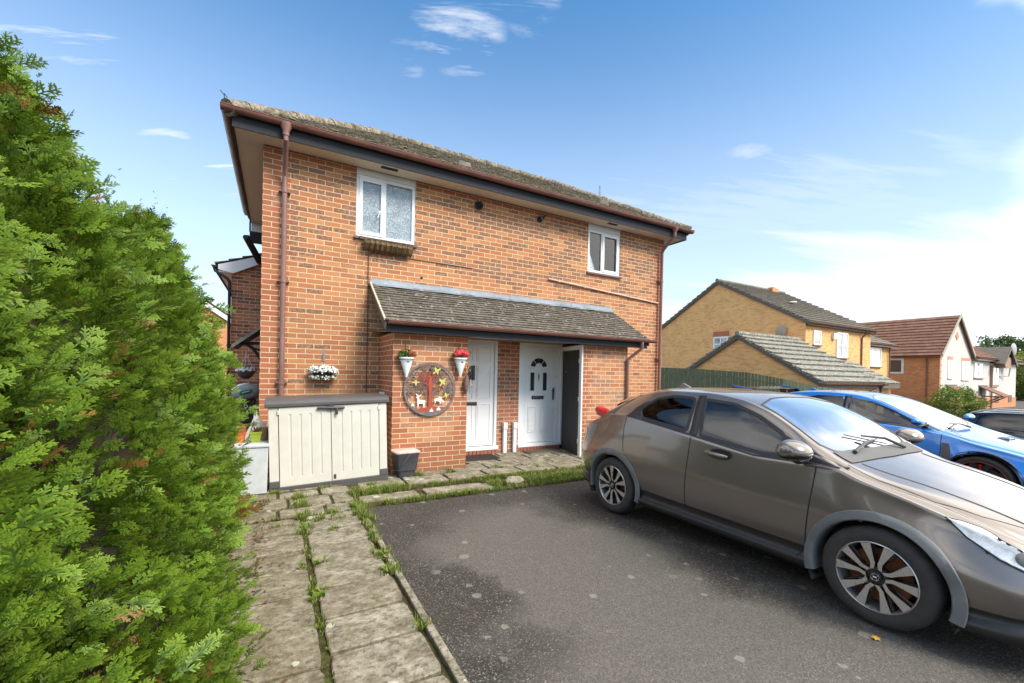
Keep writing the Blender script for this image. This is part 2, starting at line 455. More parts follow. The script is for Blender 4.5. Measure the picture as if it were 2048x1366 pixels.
def text_mesh(txt, size, depth=.006):
    c = bpy.data.curves.new('t', 'FONT'); c.body = txt; c.size = size; c.extrude = depth; c.align_x = 'CENTER'
    o = bpy.data.objects.new('t', c); COL.objects.link(o)
    dg = bpy.context.evaluated_depsgraph_get(); dg.update()
    me = bpy.data.meshes.new_from_object(o.evaluated_get(dg))
    V = [tuple(v.co) for v in me.vertices]; F = [tuple(p.vertices) for p in me.polygons]
    bpy.data.objects.remove(o); bpy.data.curves.remove(c); return V, F

def add_text(mb, txt, size, M, depth=.004):
    V, F = text_mesh(txt, size, depth); i = len(mb.v)
    mb.v += [tuple(M @ Vector(v)) for v in V]
    for f in F: mb.idx(tuple(i + k for k in f))

# ================================================================== MAIN HOUSE
WID, SOF = 8.11, 4.68
house = thing('brick_house', 'two storey red brick house with brown gutters and a tiled canopy over its doors', 'house', (0, 0, 0))
w1 = (1.262, 2.20, 3.60, SOF + .02); w2 = (5.865, 6.755, 3.655, SOF + .02)
d1 = (2.90, 3.80, .10, 2.09); d2 = (4.26, 5.26, .10, 2.09)
mb = MB()
wall_y(mb, 0, WID, -.3, SOF + .02, 0, [w1, w2, (2.88, 5.28, .02, 2.11)], .12)
wall_x(mb, 0, 6.2, -.3, SOF + .02, 0); wall_x(mb, 0, 6.2, -.8, SOF + .02, WID)
wall = mb.build('wall', m_brick, house)
# brick infill between and under the doors (set a few mm proud of the main skin)
mb = MB(); wall_y(mb, 2.8, 5.3, -.1, 2.13, -.012, [d1, d2], .09)
mb.build('door_wall', m_brickd, house)
m_step = mat('step_brick', (.33, .115, .07), .85, 0, .3, 20, .4)
# soldier course under sills
for (a, b) in ((2.86, 3.84), (4.22, 5.3)):
    mb = MB(); x = a
    while x < b - .05: mb.box(x, x + .064, -.06, 0, -.05, .1); x += .075
    mb.build('door_step', m_step, house)

# windows
wa = window(house, w1[0], w1[1], 3.60, 4.58, 0, (1.70,), sash=(0,), pane=m_obsc)
mb = MB(); mb.box(w1[0], w1[1], .01, .06, 4.583, SOF - .002); mb.build('head_board', m_white, wa)
mb = MB(); mb.box(1.60, 1.625, -.03, -.005, 4.02, 4.05); mb.tube([(1.612,-.03,4.04), (1.60,-.035,3.98), (1.58,-.035,3.93)], .008, 8); mb.build('handle', m_pvc, wa)
wb = window(house, w2[0], w2[1], 3.655, 4.56, 0, (6.25,), sash=(1,), curtain=False)
mb = MB(); mb.box(w2[0], w2[1], .01, .06, 4.563, SOF - .002); mb.build('head_board', m_white, wb)
mb = MB(); mb.box(w2[0] + .05, w2[1] - .05, .052, .056, 4.18, 4.56); mb.build('blind', mat('blue_blind', (.70, .80, .86), .8), wb)
mb = MB(); mb.box(w2[0] + .05, w2[1] - .05, .062, .066, 3.7, 4.18); mb.build('blind', mat('blue_blind_low', (.42, .58, .76), .8), wb)

# eaves
G = .33
m_sv = mat('vent_brown', (.07, .045, .03), .8)
sof = MB(); sof.box(-G, WID + G, -G, 0, SOF, SOF + .02); sof.box(-G, 0, 0, 3.95, SOF, SOF + .02); sof.box(WID, WID + G, 0, 3.95, SOF, SOF + .02)
so = sof.build('soffit', m_soffit, house)
for x in (1.72, 6.35):
    mb = MB()
    for k in range(4): mb.box(x - .12, x + .12, -.225 + k*.018, -.215 + k*.018, SOF - .008, SOF - .001)
    mb.box(x - .13, x + .13, -.235, -.155, SOF - .004, SOF + .001)
    mb.build('soffit_vent', m_sv, so)
mb = MB(); mb.box(-G - .02, WID + G + .02, -G - .02, -G - .0005, SOF - .025, SOF + .17)
mb.box(-G - .02, -G - .0005, -G, 3.95, SOF - .025, SOF + .17); mb.box(WID + G + .0005, WID + G + .02, -G, 3.95, SOF - .025, SOF + .17)
mb.build('fascia', m_black, house, bevel=.003)
mb = MB(); mb.box(-G + .01, -.03, 3.9, 3.95, SOF - .2, SOF - .002); mb.build('end_board', m_white, house)
mb = MB(); mb.box(-G - .02, -.002, 3.88, 3.97, SOF - .44, SOF - .2); mb.box(-G - .03, -G, 3.88, 3.97, SOF - .2, SOF); mb.build('end_board', m_black, house)
zg = SOF + .185; ro = MB()
g = MB()
gutter(g, (-G - .14, -G - .08, zg), (WID + G + .14, -G - .08, zg), .06)
gutter(g, (-G - .08, -G - .10, zg), (-G - .08, 3.9, zg), .06)
gutter(g, (WID + G + .08, -G - .10, zg), (WID + G + .08, 3.9, zg), .06)
g.build('gutter', m_gutter, house, smooth=50)
# hipped roof: pitch chosen from the ridge seen over the gutter
pit = R(31.6); ey = -G - .07; ez = SOF + .19
ridge_y = 1.95; run = ridge_y - ey; H = run * math.tan(pit)
mb = MB()
ex0, ex1 = -G - .07, WID + G + .07
hr = run
def trim_f(d):
    q = d * math.cos(pit); return (q, (ex1 - ex0) - q)
rows = int(run / math.cos(pit) / .105) + 1
tile_slope(mb, (ex0, ey, ez), (1, 0, 0), (0, math.cos(pit), math.sin(pit)), int((ex1-ex0)/.168) + 2, rows, .168, .105, .016, .012, 1.2, 3, trim_f)
Ly = 2 * run
def trim_s(d):
    q = d * math.cos(pit); return (q, Ly - q)
tile_slope(mb, (ex0, ey + Ly, ez), (0, -1, 0), (math.cos(pit), 0, math.sin(pit)), int(Ly/.168) + 2, rows, .168, .105, .016, .01, 1, 4, trim_s)
tile_slope(mb, (ex1, ey, ez), (0, 1, 0), (-math.cos(pit), 0, math.sin(pit)), int(Ly/.168) + 2, rows, .168, .105, .016, .01, 1, 5, trim_s)
A = (ex0, ey, ez - .01); B = (ex1, ey, ez - .01); C1 = (ex1, ey + Ly, ez - .01); D1 = (ex0, ey + Ly, ez - .01)
E1 = (ex0 + hr, ridge_y, ez + H - .01); F1 = (ex1 - hr, ridge_y, ez + H - .01)
for f in ([A, B, F1, E1], [B, C1, F1], [C1, D1, E1, F1], [D1, A, E1], [A, D1, C1, B]): mb.face(f)
roof = mb.build('roof', m_roof, house, fixn=False)
# ridge and hip tiles, mortar and moss lumps
mb = MB()
def ridge_tiles(a, b, r=.105, step=.3):
    a, b = Vector(a), Vector(b); L = (b - a).length; t = (b - a) / L; k = 0.
    while k < L - .05:
        p, q = a + t*k, a + t*min(L, k + step - .012)
        mb.tube([p + Vector((0,0,rng.uniform(-.01,.012))), q], [r * rng.uniform(.95, 1.08), r], 9, True); k += step
ridge_tiles(E1, F1); ridge_tiles(A, E1); ridge_tiles(B, F1)
mb.build('ridge', m_roof, roof, smooth=50)
mb = MB()
for k in range(150):
    x = rng.uniform(ex0 + .02, ex1 - .02); d = abs(rng.gauss(0, .25)) * (1 if k % 3 else 4)
    d = min(d, 2.2)
    y = ey + d * math.cos(pit); z = ez + d * math.sin(pit) + .03
    lo, hi = trim_f(d)
    if not lo < x - ex0 < hi: continue
    r = rng.uniform(.015, .04); mb.lathe([(0, -.01), (r, 0), (r*.8, r*.5), (0, r*.7)], (x, y, z), 7)
tag(mb.build('moss', mat('moss', (.15, .125, .07), .95, 0, .5, 30, 1, 60), roof, smooth=True), kind='stuff')
for (vx, d) in ((3.05, .35), (6.3, .42)):
    mb = MB(); y = ey + d; z = ez + d*math.tan(pit) + .03
    mb.prism([(-.13, 0), (.13, 0), (.10, .085), (-.10, .085)], y, y + .12, 'xz', Matrix.Translation((vx, 0, z)))
    mb.build('roof_vent', m_yroof, roof, bevel=.01)
mb = MB()
mb.tube([(ex0 - .02, ey - .02, ez + .03), (ex0 - .03, ey - .03, ez + .12), (ex0 - .07, ey - .04, ez + .16)], .007, 6)
mb.tube([(ex0 + .01, ey, ez + .03), (ex0 + .0, ey - .03, ez + .10), (ex0 - .03, ey - .05, ez + .13)], .005, 6)
mb.build('wire_end', m_metal_d, house)

# downpipes
def collars(mb, x, y, z, r): mb.tube([(x, y, z - .03), (x, y, z + .03)], r + .008, 14)
mb = MB(); px, py = .275, -.075
mb.lathe([(.075, 0), (.07, -.05), (.042, -.11), (.042, -.17)], (px, -G - .08, zg - .02), 16)
mb.tube([(px, -G - .08, zg - .14), (px, -G - .08, SOF - .06), (px, -.3, SOF - .14), (px, -.16, SOF - .32), (px, py, SOF - .42), (px, py, SOF - .6), (px, py, -.0)], .034, 14)
for z in (4.05, 2.76, 1.3): collars(mb, px, py, z, .034); mb.box(px - .075, px + .075, py + .0, -.002, z - .012, z + .012)
mb.build('downpipe', m_pipe, house, smooth=40)
mb = MB(); px = 7.97
mb.lathe([(.075, 0), (.07, -.04), (.036, -.1)], (px + .02, -G - .08, zg - .02), 16)
mb.tube([(px + .02, -G - .08, zg - .09), (px + .02, -G - .08, SOF - .02), (px, -.12, SOF - .26), (px, py, SOF - .34), (px, py, -.1)], .034, 14)
for z in (3.7, 1.9): collars(mb, px, py, z, .034); mb.box(px - .075, px + .075, py, -.002, z - .012, z + .012)
mb.build('downpipe', m_pipe, house, smooth=40)

# flues, overflow pipe, cable
for (fx, fz, big) in ((3.35, 4.50, 1), (4.65, 4.51, 0)):
    mb = MB(); q = .078 if big else .06
    mb.lathe([(0, -.03), (q*.75, -.035), (q, -.02), (q, 0)], (fx, 0, fz), 24, 'y')
    if big:
        for r_ in (.052, .034, .018): mb.lathe([(r_, -.05), (r_ + .008, -.06), (r_ + .012, -.045), (r_, -.03)], (fx, 0, fz), 20, 'y')
    else:
        mb.tube([(fx, 0, fz), (fx + .01, -.1, fz)], .038, 16); mb.tube([(fx + .03, -.09, fz + .0), (fx + .06, -.13, fz + .055)], .022, 12)
    mb.build('flue', mat('flue_black', (.03, .03, .03), .4), house, smooth=40)
mb = MB(); mb.tube([(4.87, -.03, 3.375), (7.94, -.03, 3.19)], .019, 10)
for k in range(5):
    t = .08 + k*.21; mb.box(4.87 + 3.07*t - .012, 4.87 + 3.07*t + .012, -.055, -.001, 3.375 - .185*t - .026, 3.375 - .185*t + .026)
mb.build('overflow_pipe', mat('pink_pipe', (.62, .40, .30), .5), house, smooth=40)
mb = MB(); mb.tube([(1.46, -.012, 1.12), (1.462, -.012, 2.3), (1.458, -.012, 3.34), (1.49, -.012, 3.37), (3.25, -.012, 3.362), (3.26, -.03, 3.35)], .0065, 6)
mb.build('cable', mat('brown_cable', (.09, .035, .025), .6), house)
mb = MB(); mb.lathe([(0, -.003), (.022, -.003), (.024, .001)], (2.326, 0, 3.073), 14, 'y'); mb.build('wall_hole', m_dark, house)
mb = MB(); mb.tube([(.83, -.01, 1.72), (.83, -.05, 1.73), (.83, -.06, 1.66)], .006, 6); mb.box(.815, .845, -.014, -.001, 1.62, 1.80); mb.build('wall_hook', m_lead, house)

# porch blocks, canopy
mb = MB(); py0 = -.92; zt = 2.05
mb.box(1.66, 2.805, py0, -.001, -.2, zt); mb.build('porch_pier', m_brickp, house)
mb = MB(); mb.box(5.07, 6.15, py0, -.86, -.2, zt); mb.box(6.1, 6.15, -.86, -.001, -.2, zt); mb.build('porch_pier', m_brickp, house)
cx0, cx1 = 1.49, 6.52; cyo = -1.13; zlo, zhi = 2.185, 2.87
cp = math.atan2(zhi - zlo, -.03 - cyo)
mb = MB(); nrow = 14; sl = (zhi - zlo) / math.sin(cp)
tile_slope(mb, (cx0, cyo, zlo), (1, 0, 0), (0, math.cos(cp), math.sin(cp)), int((cx1-cx0)/.152), nrow, .152, sl/nrow, .017, .005, 1.0, 8)
mb.face([(cx0, cyo, zlo), (cx1, cyo, zlo), (cx1, -.02, zhi), (cx0, -.02, zhi)])
can = mb.build('porch_roof', m_canopy, house, fixn=False)
mb = MB()   # lead flashing, dressed in lengths
x = cx0
while x < cx1 - .1:
    e = min(cx1 + .02, x + rng.uniform(1.1, 1.5)); r0 = rng.uniform(0, .004)
    rows = [[(x + (e-x)*k/8, yy - r0 + .004*math.sin(k*2.1+x), zz + .005*math.sin(k*1.3 + x*3)) for k in range(9)] for yy, zz in ((-.012, 2.965), (-.02, 2.90), (-.05, 2.875), (-.16, 2.83))]
    mb.grid(rows); x = e - .03
mb.build('flashing', m_lead, can, smooth=60, fixn=False)
mb = MB(); mb.box(cx0 + .03, cx1 - .04, cyo + .03, cyo + .055, 2.035, 2.16); mb.build('fascia', m_black, can, bevel=.002)
mb = MB(); mb.face([(cx0 + .03, cyo + .056, 2.05), (cx1 - .04, cyo + .056, 2.05), (cx1 - .04, 0, 2.12), (cx0 + .03, 0, 2.12)]); mb.build('soffit', m_white, can)
t = .03; m_verge = mat('verge', (.10, .075, .05), .8, 0, .3)
for xx in (cx0 - .002, cx1 - .028):   # verge boards with mortar edge
    mb = MB()
    mb.prism([(cyo + .02, zlo - .11), (cyo + .02, zlo - .005), (-.02, zhi - .005), (-.02, zhi - .11)], xx, xx + t, 'yz')
    mb.build('verge_board', m_verge, can)
mb = MB(); mb.prism([(cyo, zlo + .0), (cyo, zlo + .03), (-.03, zhi + .035), (-.03, zhi + .0)], cx0 - .012, cx0 + .012, 'yz'); mb.build('verge_mortar', mat('mortar_edge', (.5, .42, .3), .9, 0, .3, 20, .8), can)
g = MB(); gutter(g, (cx0 + .04, cyo - .035, 2.185), (cx1 + .1, cyo - .035, 2.185), .05); g.build('gutter', m_gutter, can, smooth=50)
mb = MB(); q = 6.12
mb.tube([(6.28, cyo - .035, 2.14), (6.28, cyo - .035, 2.02), (6.2, -1.03, 1.90), (6.12, -.965, 1.80), (6.12, -.965, 1.70), (6.12, -.965, 0)], .031, 12); collars(mb, 6.12, -.965, 1.76, .031)
mb.build('downpipe', m_pipe, can, smooth=40)

# doors -------------------------------------------------------------
def panel_recess(mb, x0, x1, z0, z1, y):
    b = .014
    mb.box(x0, x1, y - .012, y + .001, z0, z0 + b); mb.box(x0, x1, y - .012, y + .001, z1 - b, z1)
    mb.box(x0, x0 + b, y - .012, y + .001, z0 + b, z1 - b); mb.box(x1 - b, x1, y - .012, y + .001, z0 + b, z1 - b)
    mb.prism([(x0 + .03, z0 + .03), (x1 - .03, z0 + .03), (x1 - .03, z1 - .03), (x0 + .03, z1 - .03)], y - .010, y + .001)
def frame_y(mb, x0, x1, z0, z1, y0, y1, f):
    mb.box(x0, x1, y0, y1, z1 - f, z1); mb.box(x0, x0 + f, y0, y1, z0, z1 - f); mb.box(x1 - f, x1, y0, y1, z0, z1 - f)
fr = MB(); frame_y(fr, d1[0], d1[1], d1[2], d1[3], -.008, .07, .055); fr.box(d1[0] - .02, d1[1] + .02, -.065, .07, d1[2] - .012, d1[2] + .05)
df = fr.build('door_frame', m_pvc, house, bevel=.004)
mb = MB(); yl = .022; dx0, dx1 = d1[0] + .06, d1[1] - .06
mb.box(dx0, dx1, yl, yl + .045, d1[2] + .058, d1[3] - .058)
mid = (dx0 + dx1) / 2
for (a, b) in ((dx0 + .07, mid - .035), (mid + .035, dx1 - .07)):
    panel_recess(mb, a, b, .22, .93, yl); panel_recess(mb, a, b, 1.02, 1.63, yl); panel_recess(mb, a, b, 1.70, 1.97, yl)
ld = mb.build('door', m_pvc, df, bevel=.002)
mb = MB(); mb.box(mid - .16, mid + .02, yl - .012, yl - .002, 1.36, 1.62)
mb.v = [(v[0] - .02, v[1], v[2]) for v in mb.v]; mb.build('door_pane', mat('dark_pane', (.02, .022, .025), .08), df)
mb = MB(); mb.box(mid - .19, mid + .05, yl - .014, yl - .002, .90, .965); mb.box(mid - .17, mid + .03, yl - .018, yl - .012, .915, .95); mb.build('letterbox', mat('bronze', (.09, .07, .045), .4, .7), df, bevel=.003)
mb = MB(); add_text(mb, '7', .10, Matrix.Translation((mid + .0 - .10, yl - .012, 1.80)) @ Matrix.Rotation(R(90), 4, 'X')); mb.build('door_number', mat('pewter', (.2, .19, .18), .4, .6), df)
mb = MB(); mb.box(dx0, dx1, yl - .004, yl + .02, d1[2] + .05, d1[2] + .06); mb.build('threshold', m_dark, df)

fr = MB(); frame_y(fr, d2[0], d2[1], d2[2], d2[3], -.008, .07, .06); fr.box(d2[0] - .02, d2[1] + .01, -.065, .07, d2[2] - .012, d2[2] + .05)
fr.box(d2[1] - .14, d2[1] - .06, -.008, .07, d2[2], d2[3] - .06)
df = fr.build('door_frame', m_pvc, house, bevel=.004)
dx0, dx1 = d2[0] + .07, d2[1] - .15; mid = (dx0 + dx1) / 2
mb = MB(); mb.box(dx0, dx1, yl, yl + .045, d2[2] + .058, d2[3] - .068)
frame_y(mb, dx0 + .09, dx1 - .09, .28, 1.93, yl - .005, yl + .001, .008)
for s in (-1, 1):
    a, b = sorted((mid + s*.05, mid + s*.235))
    panel_recess(mb, a, b, .36, .86, yl); frame_y(mb, a + .01, b - .01, 1.12, 1.60, yl - .01, yl + .001, .02); mb.box(a + .01, b - .01, yl - .01, yl + .001, 1.10, 1.12)
n = 16; arc = [(mid + .235*math.cos(math.pi*k/n), 1.60 + .235*math.sin(math.pi*k/n)) for k in range(n+1)]
arc2 = [(mid + .205*math.cos(math.pi*k/n), 1.60 + .205*math.sin(math.pi*k/n)) for k in range(n+1)]
for k in range(n): mb.prism([arc[k], arc[k+1], arc2[k+1], arc2[k]], yl - .01, yl + .001)
mb.build('door', m_pvc, df, bevel=.002)
mb = MB()
for a0, a1 in ((8, 46), (52, 88), (92, 128), (134, 172)):
    pts = [(mid + .185*math.cos(R(a0 + (a1-a0)*k/5)), 1.62 + .185*math.sin(R(a0 + (a1-a0)*k/5))) for k in range(6)]
    pts += [(mid + .09*math.cos(R(a1 + (a0-a1)*k/4)), 1.62 + .09*math.sin(R(a1 + (a0-a1)*k/4))) for k in range(5)]
    mb.prism(pts, yl - .012, yl - .001)
m_dp = mat('door_glass', (.035, .04, .035), .1)
mb.build('fan_light', m_dp, df)
for s in (-1, 1):
    mb = MB(); mb.box(mid + s*.145 - .04, mid + s*.145 + .04, yl - .013, yl - .001, 1.17, 1.52); mb.build('door_pane', m_dp, df)
mb = MB(); mb.box(mid - .15, mid + .12, yl - .015, yl - .001, 1.0, 1.065); mb.build('letterbox', m_black, df, bevel=.002)
mb = MB(); mb.box(mid - .13, mid + .10, yl - .022, yl - .015, 1.01, 1.055); mb.build('letterbox_flap', m_chrome, df, bevel=.002)
mb = MB(); mb.box(dx1 - .055, dx1 - .025, yl - .02, yl, .98, 1.22); mb.tube([(dx1 - .04, yl - .02, 1.17), (dx1 - .04, yl - .05, 1.17), (dx1 - .11, yl - .055, 1.165)], .008, 8); mb.build('handle', mat('dark_handle', (.12, .1, .08), .35, .7), df)
mb = MB(); mb.prism([(mid, 1.52), (mid + .012, 1.44), (mid, 1.34), (mid - .012, 1.44)], yl - .015, yl); mb.tube([(mid - .02, yl - .02, 1.46), (mid + .02, yl - .02, 1.46)], .006, 6); mb.build('knocker', m_chrome, df)

# store cupboard door on the inner side of the right block
fr = MB(); fr.box(5.035, 5.068, -.925, -.855, -.02, 2.04); fr.box(5.2, 5.25, -.06, -.02, -.02, 2.04)
Md = Matrix.Translation((5.065, -.85, 0)) @ Matrix.Rotation(R(77), 4, 'Z')
fr.box(0, .82, -.05, .02, 1.96, 2.04, Md); fr.box(0, .82, -.07, -.05, 0, 2.04, Md)
sf = fr.build('store_frame', m_white, house, bevel=.003)
mb = MB(); x = .015
while x < .76: mb.box(x, x + .094, -.03, .012, .03, 1.945, Md); x += .098
mb.box(.01, .79, -.03, .0, .03, 1.945, Md)
sd = mb.build('store_door', mat('black_door', (.035, .033, .03), .6, 0, .3, 9, .3, 30), sf, bevel=.004)
for z in (.28, 1.05, 1.75):
    mb = MB(); mb.box(-.012, .02, .010, .028, z - .04, z + .04, Md)
    mb.build('hinge', m_white, sf)
mb = MB(); mb.lathe([(0, .006), (.016, .006), (.018, 0)], (.62, .012, 1.55), 12, 'y', M=Md); mb.build('door_plate', mat('plate', (.5, .35, .28), .5), sf)

# meter cover + pipes covers + bell
mb = MB(); mb.box(1.62, 1.75, -.4, -.3, .55, 1.17)
mb.v = [(v[0], v[1], v[2]) for v in mb.v]; mb.box(1.60, 1.77, -.42, -.29, 1.06, 1.17); tag(mb.build('meter_box', m_pvc, None, bevel=.008), 'small white plastic pipe box standing behind the beige shed lid against the brick pier', 'meter box')
for i, x in enumerate((3.955, 4.165)):
    mb = MB(); mb.box(x - .035, x + .035, -.075, -.014, -.0, .50); mb.box(x - .042, x + .042, -.09, -.014, .46, .575)
    o = mb.build('pipe_cover', m_pvc, None, bevel=.006)
    tag(o, ('upright white pipe cover low on the brick strip nearer the door numbered 7', 'upright white pipe cover low on the brick strip nearer the door with fan light')[i], 'pipe cover', 'white pipe covers between the doors')
# aerial beyond the ridge
t = thing('aerial', 'thin upright television aerial rising behind the roof ridge', 'aerial', (7.95, 2.2, 5.9))
mb = MB(); mb.tube([(8.0, 2.2, 5.6), (8.0, 2.2, 6.78)], .012, 6); mb.build('mast', m_lead, t)
for k in range(8):
    q = .12 - .009*k; mb = MB(); mb.tube([(8.0 - q*.55, 2.2, 6.38 + .052*k), (8.0 + q*.55, 2.2, 6.38 + .052*k)], .008, 5)
    mb.build('rod', m_lead, t)

# ================================================================== GROUND
def smooth(t): t = max(0., min(1., t)); return t*t*(3-2*t)
def gz(x, y): return -.58 * smooth((x - 9.7) / 4.0) - .25 * smooth((x - 16) / 14)
def asphalt_mat():
    s = NT('asphalt'); g = s.n('ShaderNodeNewGeometry'); P = g.outputs['Position']
    sp = s.n('ShaderNodeSeparateXYZ'); s.l(P, sp.inputs[0])
    st = s.vor(P, 150, 'F1', 'Color'); sc = s.n('ShaderNodeSeparateColor'); s.l(st, sc.inputs[0])
    base = s.ramp(sc.outputs[0], [(0, (.022, .019, .016)), (.55, (.042, .037, .031)), (.8, (.072, .064, .054)), (.93, (.13, .115, .096)), (1, (.26, .235, .20))])
    f = s.noise(P, 5, 5, .6); base = s.mix(s.rng(f, .3, .75, 0, .35), base, (.05, .046, .04))
    # worn pale middle of the bay and old damp stains, each with its own outline
    wob = s.n('ShaderNodeTexNoise'); wob.inputs['Scale'].default_value = 1.5; wob.inputs['Detail'].default_value = 3; s.l(P, wob.inputs['Vector'])
    wx = s.math('MULTIPLY', s.math('SUBTRACT', wob.outputs['Fac'], .5), 1.6)
    def blob(cx, cy, rx, ry, soft=.12, off=0):
        a = s.math('DIVIDE', s.math('SUBTRACT', s.math('ADD', sp.outputs[0], wx), cx), rx)
        b = s.math('DIVIDE', s.math('ADD', s.math('SUBTRACT', sp.outputs[1], cy), s.math('MULTIPLY', wx, .6)), ry)
        d = s.math('SQRT', s.math('ADD', s.math('MULTIPLY', a, a), s.math('MULTIPLY', b, b)))
        return s.rng(d, 1 - soft, 1 + soft, 1, 0)
    grit = s.math('MULTIPLY', s.math('SUBTRACT', s.noise(P, 22, 4, .7), .5), .5); wx = s.math('ADD', wx, grit)
    worn = blob(2.15, -4.35, .95, 1.45, .24)
    worn2 = blob(2.3, -5.9, 1.3, .9, .2)
    wornm = s.math('MAXIMUM', worn, worn2)
    dk = blob(1.25, -4.35, .42, .5, .25)
    wornm = s.math('MULTIPLY', wornm, s.math('SUBTRACT', 1, dk))
    base = s.mix(s.math('MULTIPLY', wornm, .62), base, s.mix(sc.outputs[1], (.10, .090, .077), (.20, .182, .155)))
    ol = s.math('MULTIPLY', s.rng(s.noise(P, 2.3, 5, .65), .52, .7), s.math('SUBTRACT', 1, wornm))
    base = s.mix(s.math('MULTIPLY', ol, .35), base, (.05, .04, .02))
    # lichen dots
    vd = s.vor(P, 7, 'F1', 'Distance'); vc = s.vor(P, 7, 'F1', 'Color'); v3 = s.n('ShaderNodeSeparateColor'); s.l(vc, v3.inputs[0])
    edge = s.math('ADD', vd, s.math('MULTIPLY', s.math('SUBTRACT', s.noise(P, 40, 3), .5), .18))
    rad = s.math('MULTIPLY', s.math('SUBTRACT', v3.outputs[0], .5), .62)
    li = s.rng(s.math('SUBTRACT', rad, edge), -.01, .03)
    li = s.math('MULTIPLY', li, s.rng(s.noise(P, 1.1, 2), .38, .5))
    base = s.mix(s.math('MULTIPLY', li, .5), base, (.30, .285, .235))
    vd2 = s.vor(P, 31, 'F1', 'Distance'); li2 = s.math('MULTIPLY', s.math('LESS_THAN', vd2, .13), s.rng(s.noise(P, 1.7, 2), .5, .56))
    base = s.mix(s.math('MULTIPLY', li2, .5), base, (.30, .29, .24))
    h = s.math('ADD', sc.outputs[0], s.noise(P, 70, 3))
    s.pbr(base, .82, 0, s.bump(h, .7, .006), 0, .3); return s.m
m_asph = asphalt_mat()
def slab_mat():
    s = NT('concrete_slab'); g = s.n('ShaderNodeNewGeometry'); P = g.outputs['Position']; r = g.outputs['Random Per Island']
    sp = s.n('ShaderNodeSeparateXYZ'); s.l(P, sp.inputs[0])
    a = s.noise(P, 6, 8, .72); b = s.noise(s.pos((1, 1.35, 1)), 24, 6, .75); c = s.noise(P, 75, 4, .75)
    base = s.ramp(a, [(.34, (.11, .092, .058)), (.46, (.23, .20, .14)), (.57, (.35, .315, .24)), (.70, (.47, .43, .345))])
    base = s.mix(s.rng(r, 0, 1, 0, .35), base, (.16, .13, .075))
    ms = s.rng(s.noise(P, 8.5, 6, .7), .56, .68, 0, .6); base = s.mix(ms, base, (.12, .115, .035))
    # green-brown algae stronger on the hedge side
    al = s.math('MULTIPLY', s.rng(sp.outputs[0], .62, .1, 0, 1), s.rng(s.noise(P, 3.1, 5, .65), .3, .62))
    base = s.mix(s.math('MULTIPLY', al, .62), base, (.13, .10, .045))
    base = s.mix(s.rng(b, .50, .62, 0, .8), base, (.085, .075, .055))
    base = s.mix(s.rng(b, .42, .33, 0, .6), base, (.46, .43, .36))
    base = s.mix(s.rng(c, .6, .72, 0, .6), base, (.48, .46, .40))
    base = s.mix(s.rng(c, .40, .30, 0, .6), base, (.06, .055, .042))
    vd = s.vor(P, 5.5); vc = s.vor(P, 5.5, 'F1', 'Color'); v3 = s.n('ShaderNodeSeparateColor'); s.l(vc, v3.inputs[0])
    rad = s.math('MULTIPLY', s.math('SUBTRACT', v3.outputs[0], .55), .55)
    ed = s.math('ADD', vd, s.math('MULTIPLY', s.math('SUBTRACT', s.noise(P, 30, 3), .5), .14))
    base = s.mix(s.rng(s.math('SUBTRACT', rad, ed), -.005, .01, 0, .85), base, (.50, .49, .38))
    h = s.math('ADD', s.math('MULTIPLY', a, .6), s.math('ADD', b, s.math('MULTIPLY', c, .5)))
    s.pbr(base, .9, 0, s.bump(h, .9, .012), 0, .25); return s.m
m_slab = slab_mat()
def soil_mat():
    s = NT('joint_soil'); P = s.pos(); a = s.noise(P, 14, 6, .7); b = s.noise(P, 60, 3)
    c = s.ramp(a, [(.35, (.035, .024, .012)), (.5, (.06, .048, .02)), (.65, (.07, .09, .02))])
    s.pbr(c, .95, 0, s.bump(b, 1, .01), 0, .2); return s.m
m_jsoil = soil_mat()
# big ground sheet reaching the horizon, falling away to the right of the parking bays
xs = [-400, -120, -40, -12, -3, 0, 3, 6, 9] + [9.7 + .4*k for k in range(12)] + [16, 18, 21, 25, 30, 40, 70, 150, 400]
ys = [-400, -120, -40, -20, -12, -8, -4, 0, 4, 8, 12, 20, 40, 90, 200, 500]
mb = MB(); mb.grid([[(x, y, gz(x, y) - .03) for x in xs] for y in ys])
tag(mb.build('ground', mat('ground_tarmac', (.06, .056, .05), .9, 0, .25, 3, .6, 80), fixn=False), kind='structure')
xs2 = [1.035, 3, 6, 9] + [9.7 + .4*k for k in range(12)] + [16, 18, 21, 25]
mb = MB(); mb.grid([[(x, y, gz(x, y) - .004) for x in xs2] for y in (-2.27, -4, -6, -9, -14)])
tag(mb.build('driveway', m_asph, fixn=False), kind='structure')
mb = MB(); mb.grid([[(x, y, -.012) for x in (-.35, 1.0, 1.035)] for y in (-9, -2.2)]); mb.grid([[(x, y, -.012) for x in (-.5, 3, 7.5)] for y in (-2.27, .0)])
tag(mb.build('path_bed', m_jsoil, fixn=False), kind='structure')
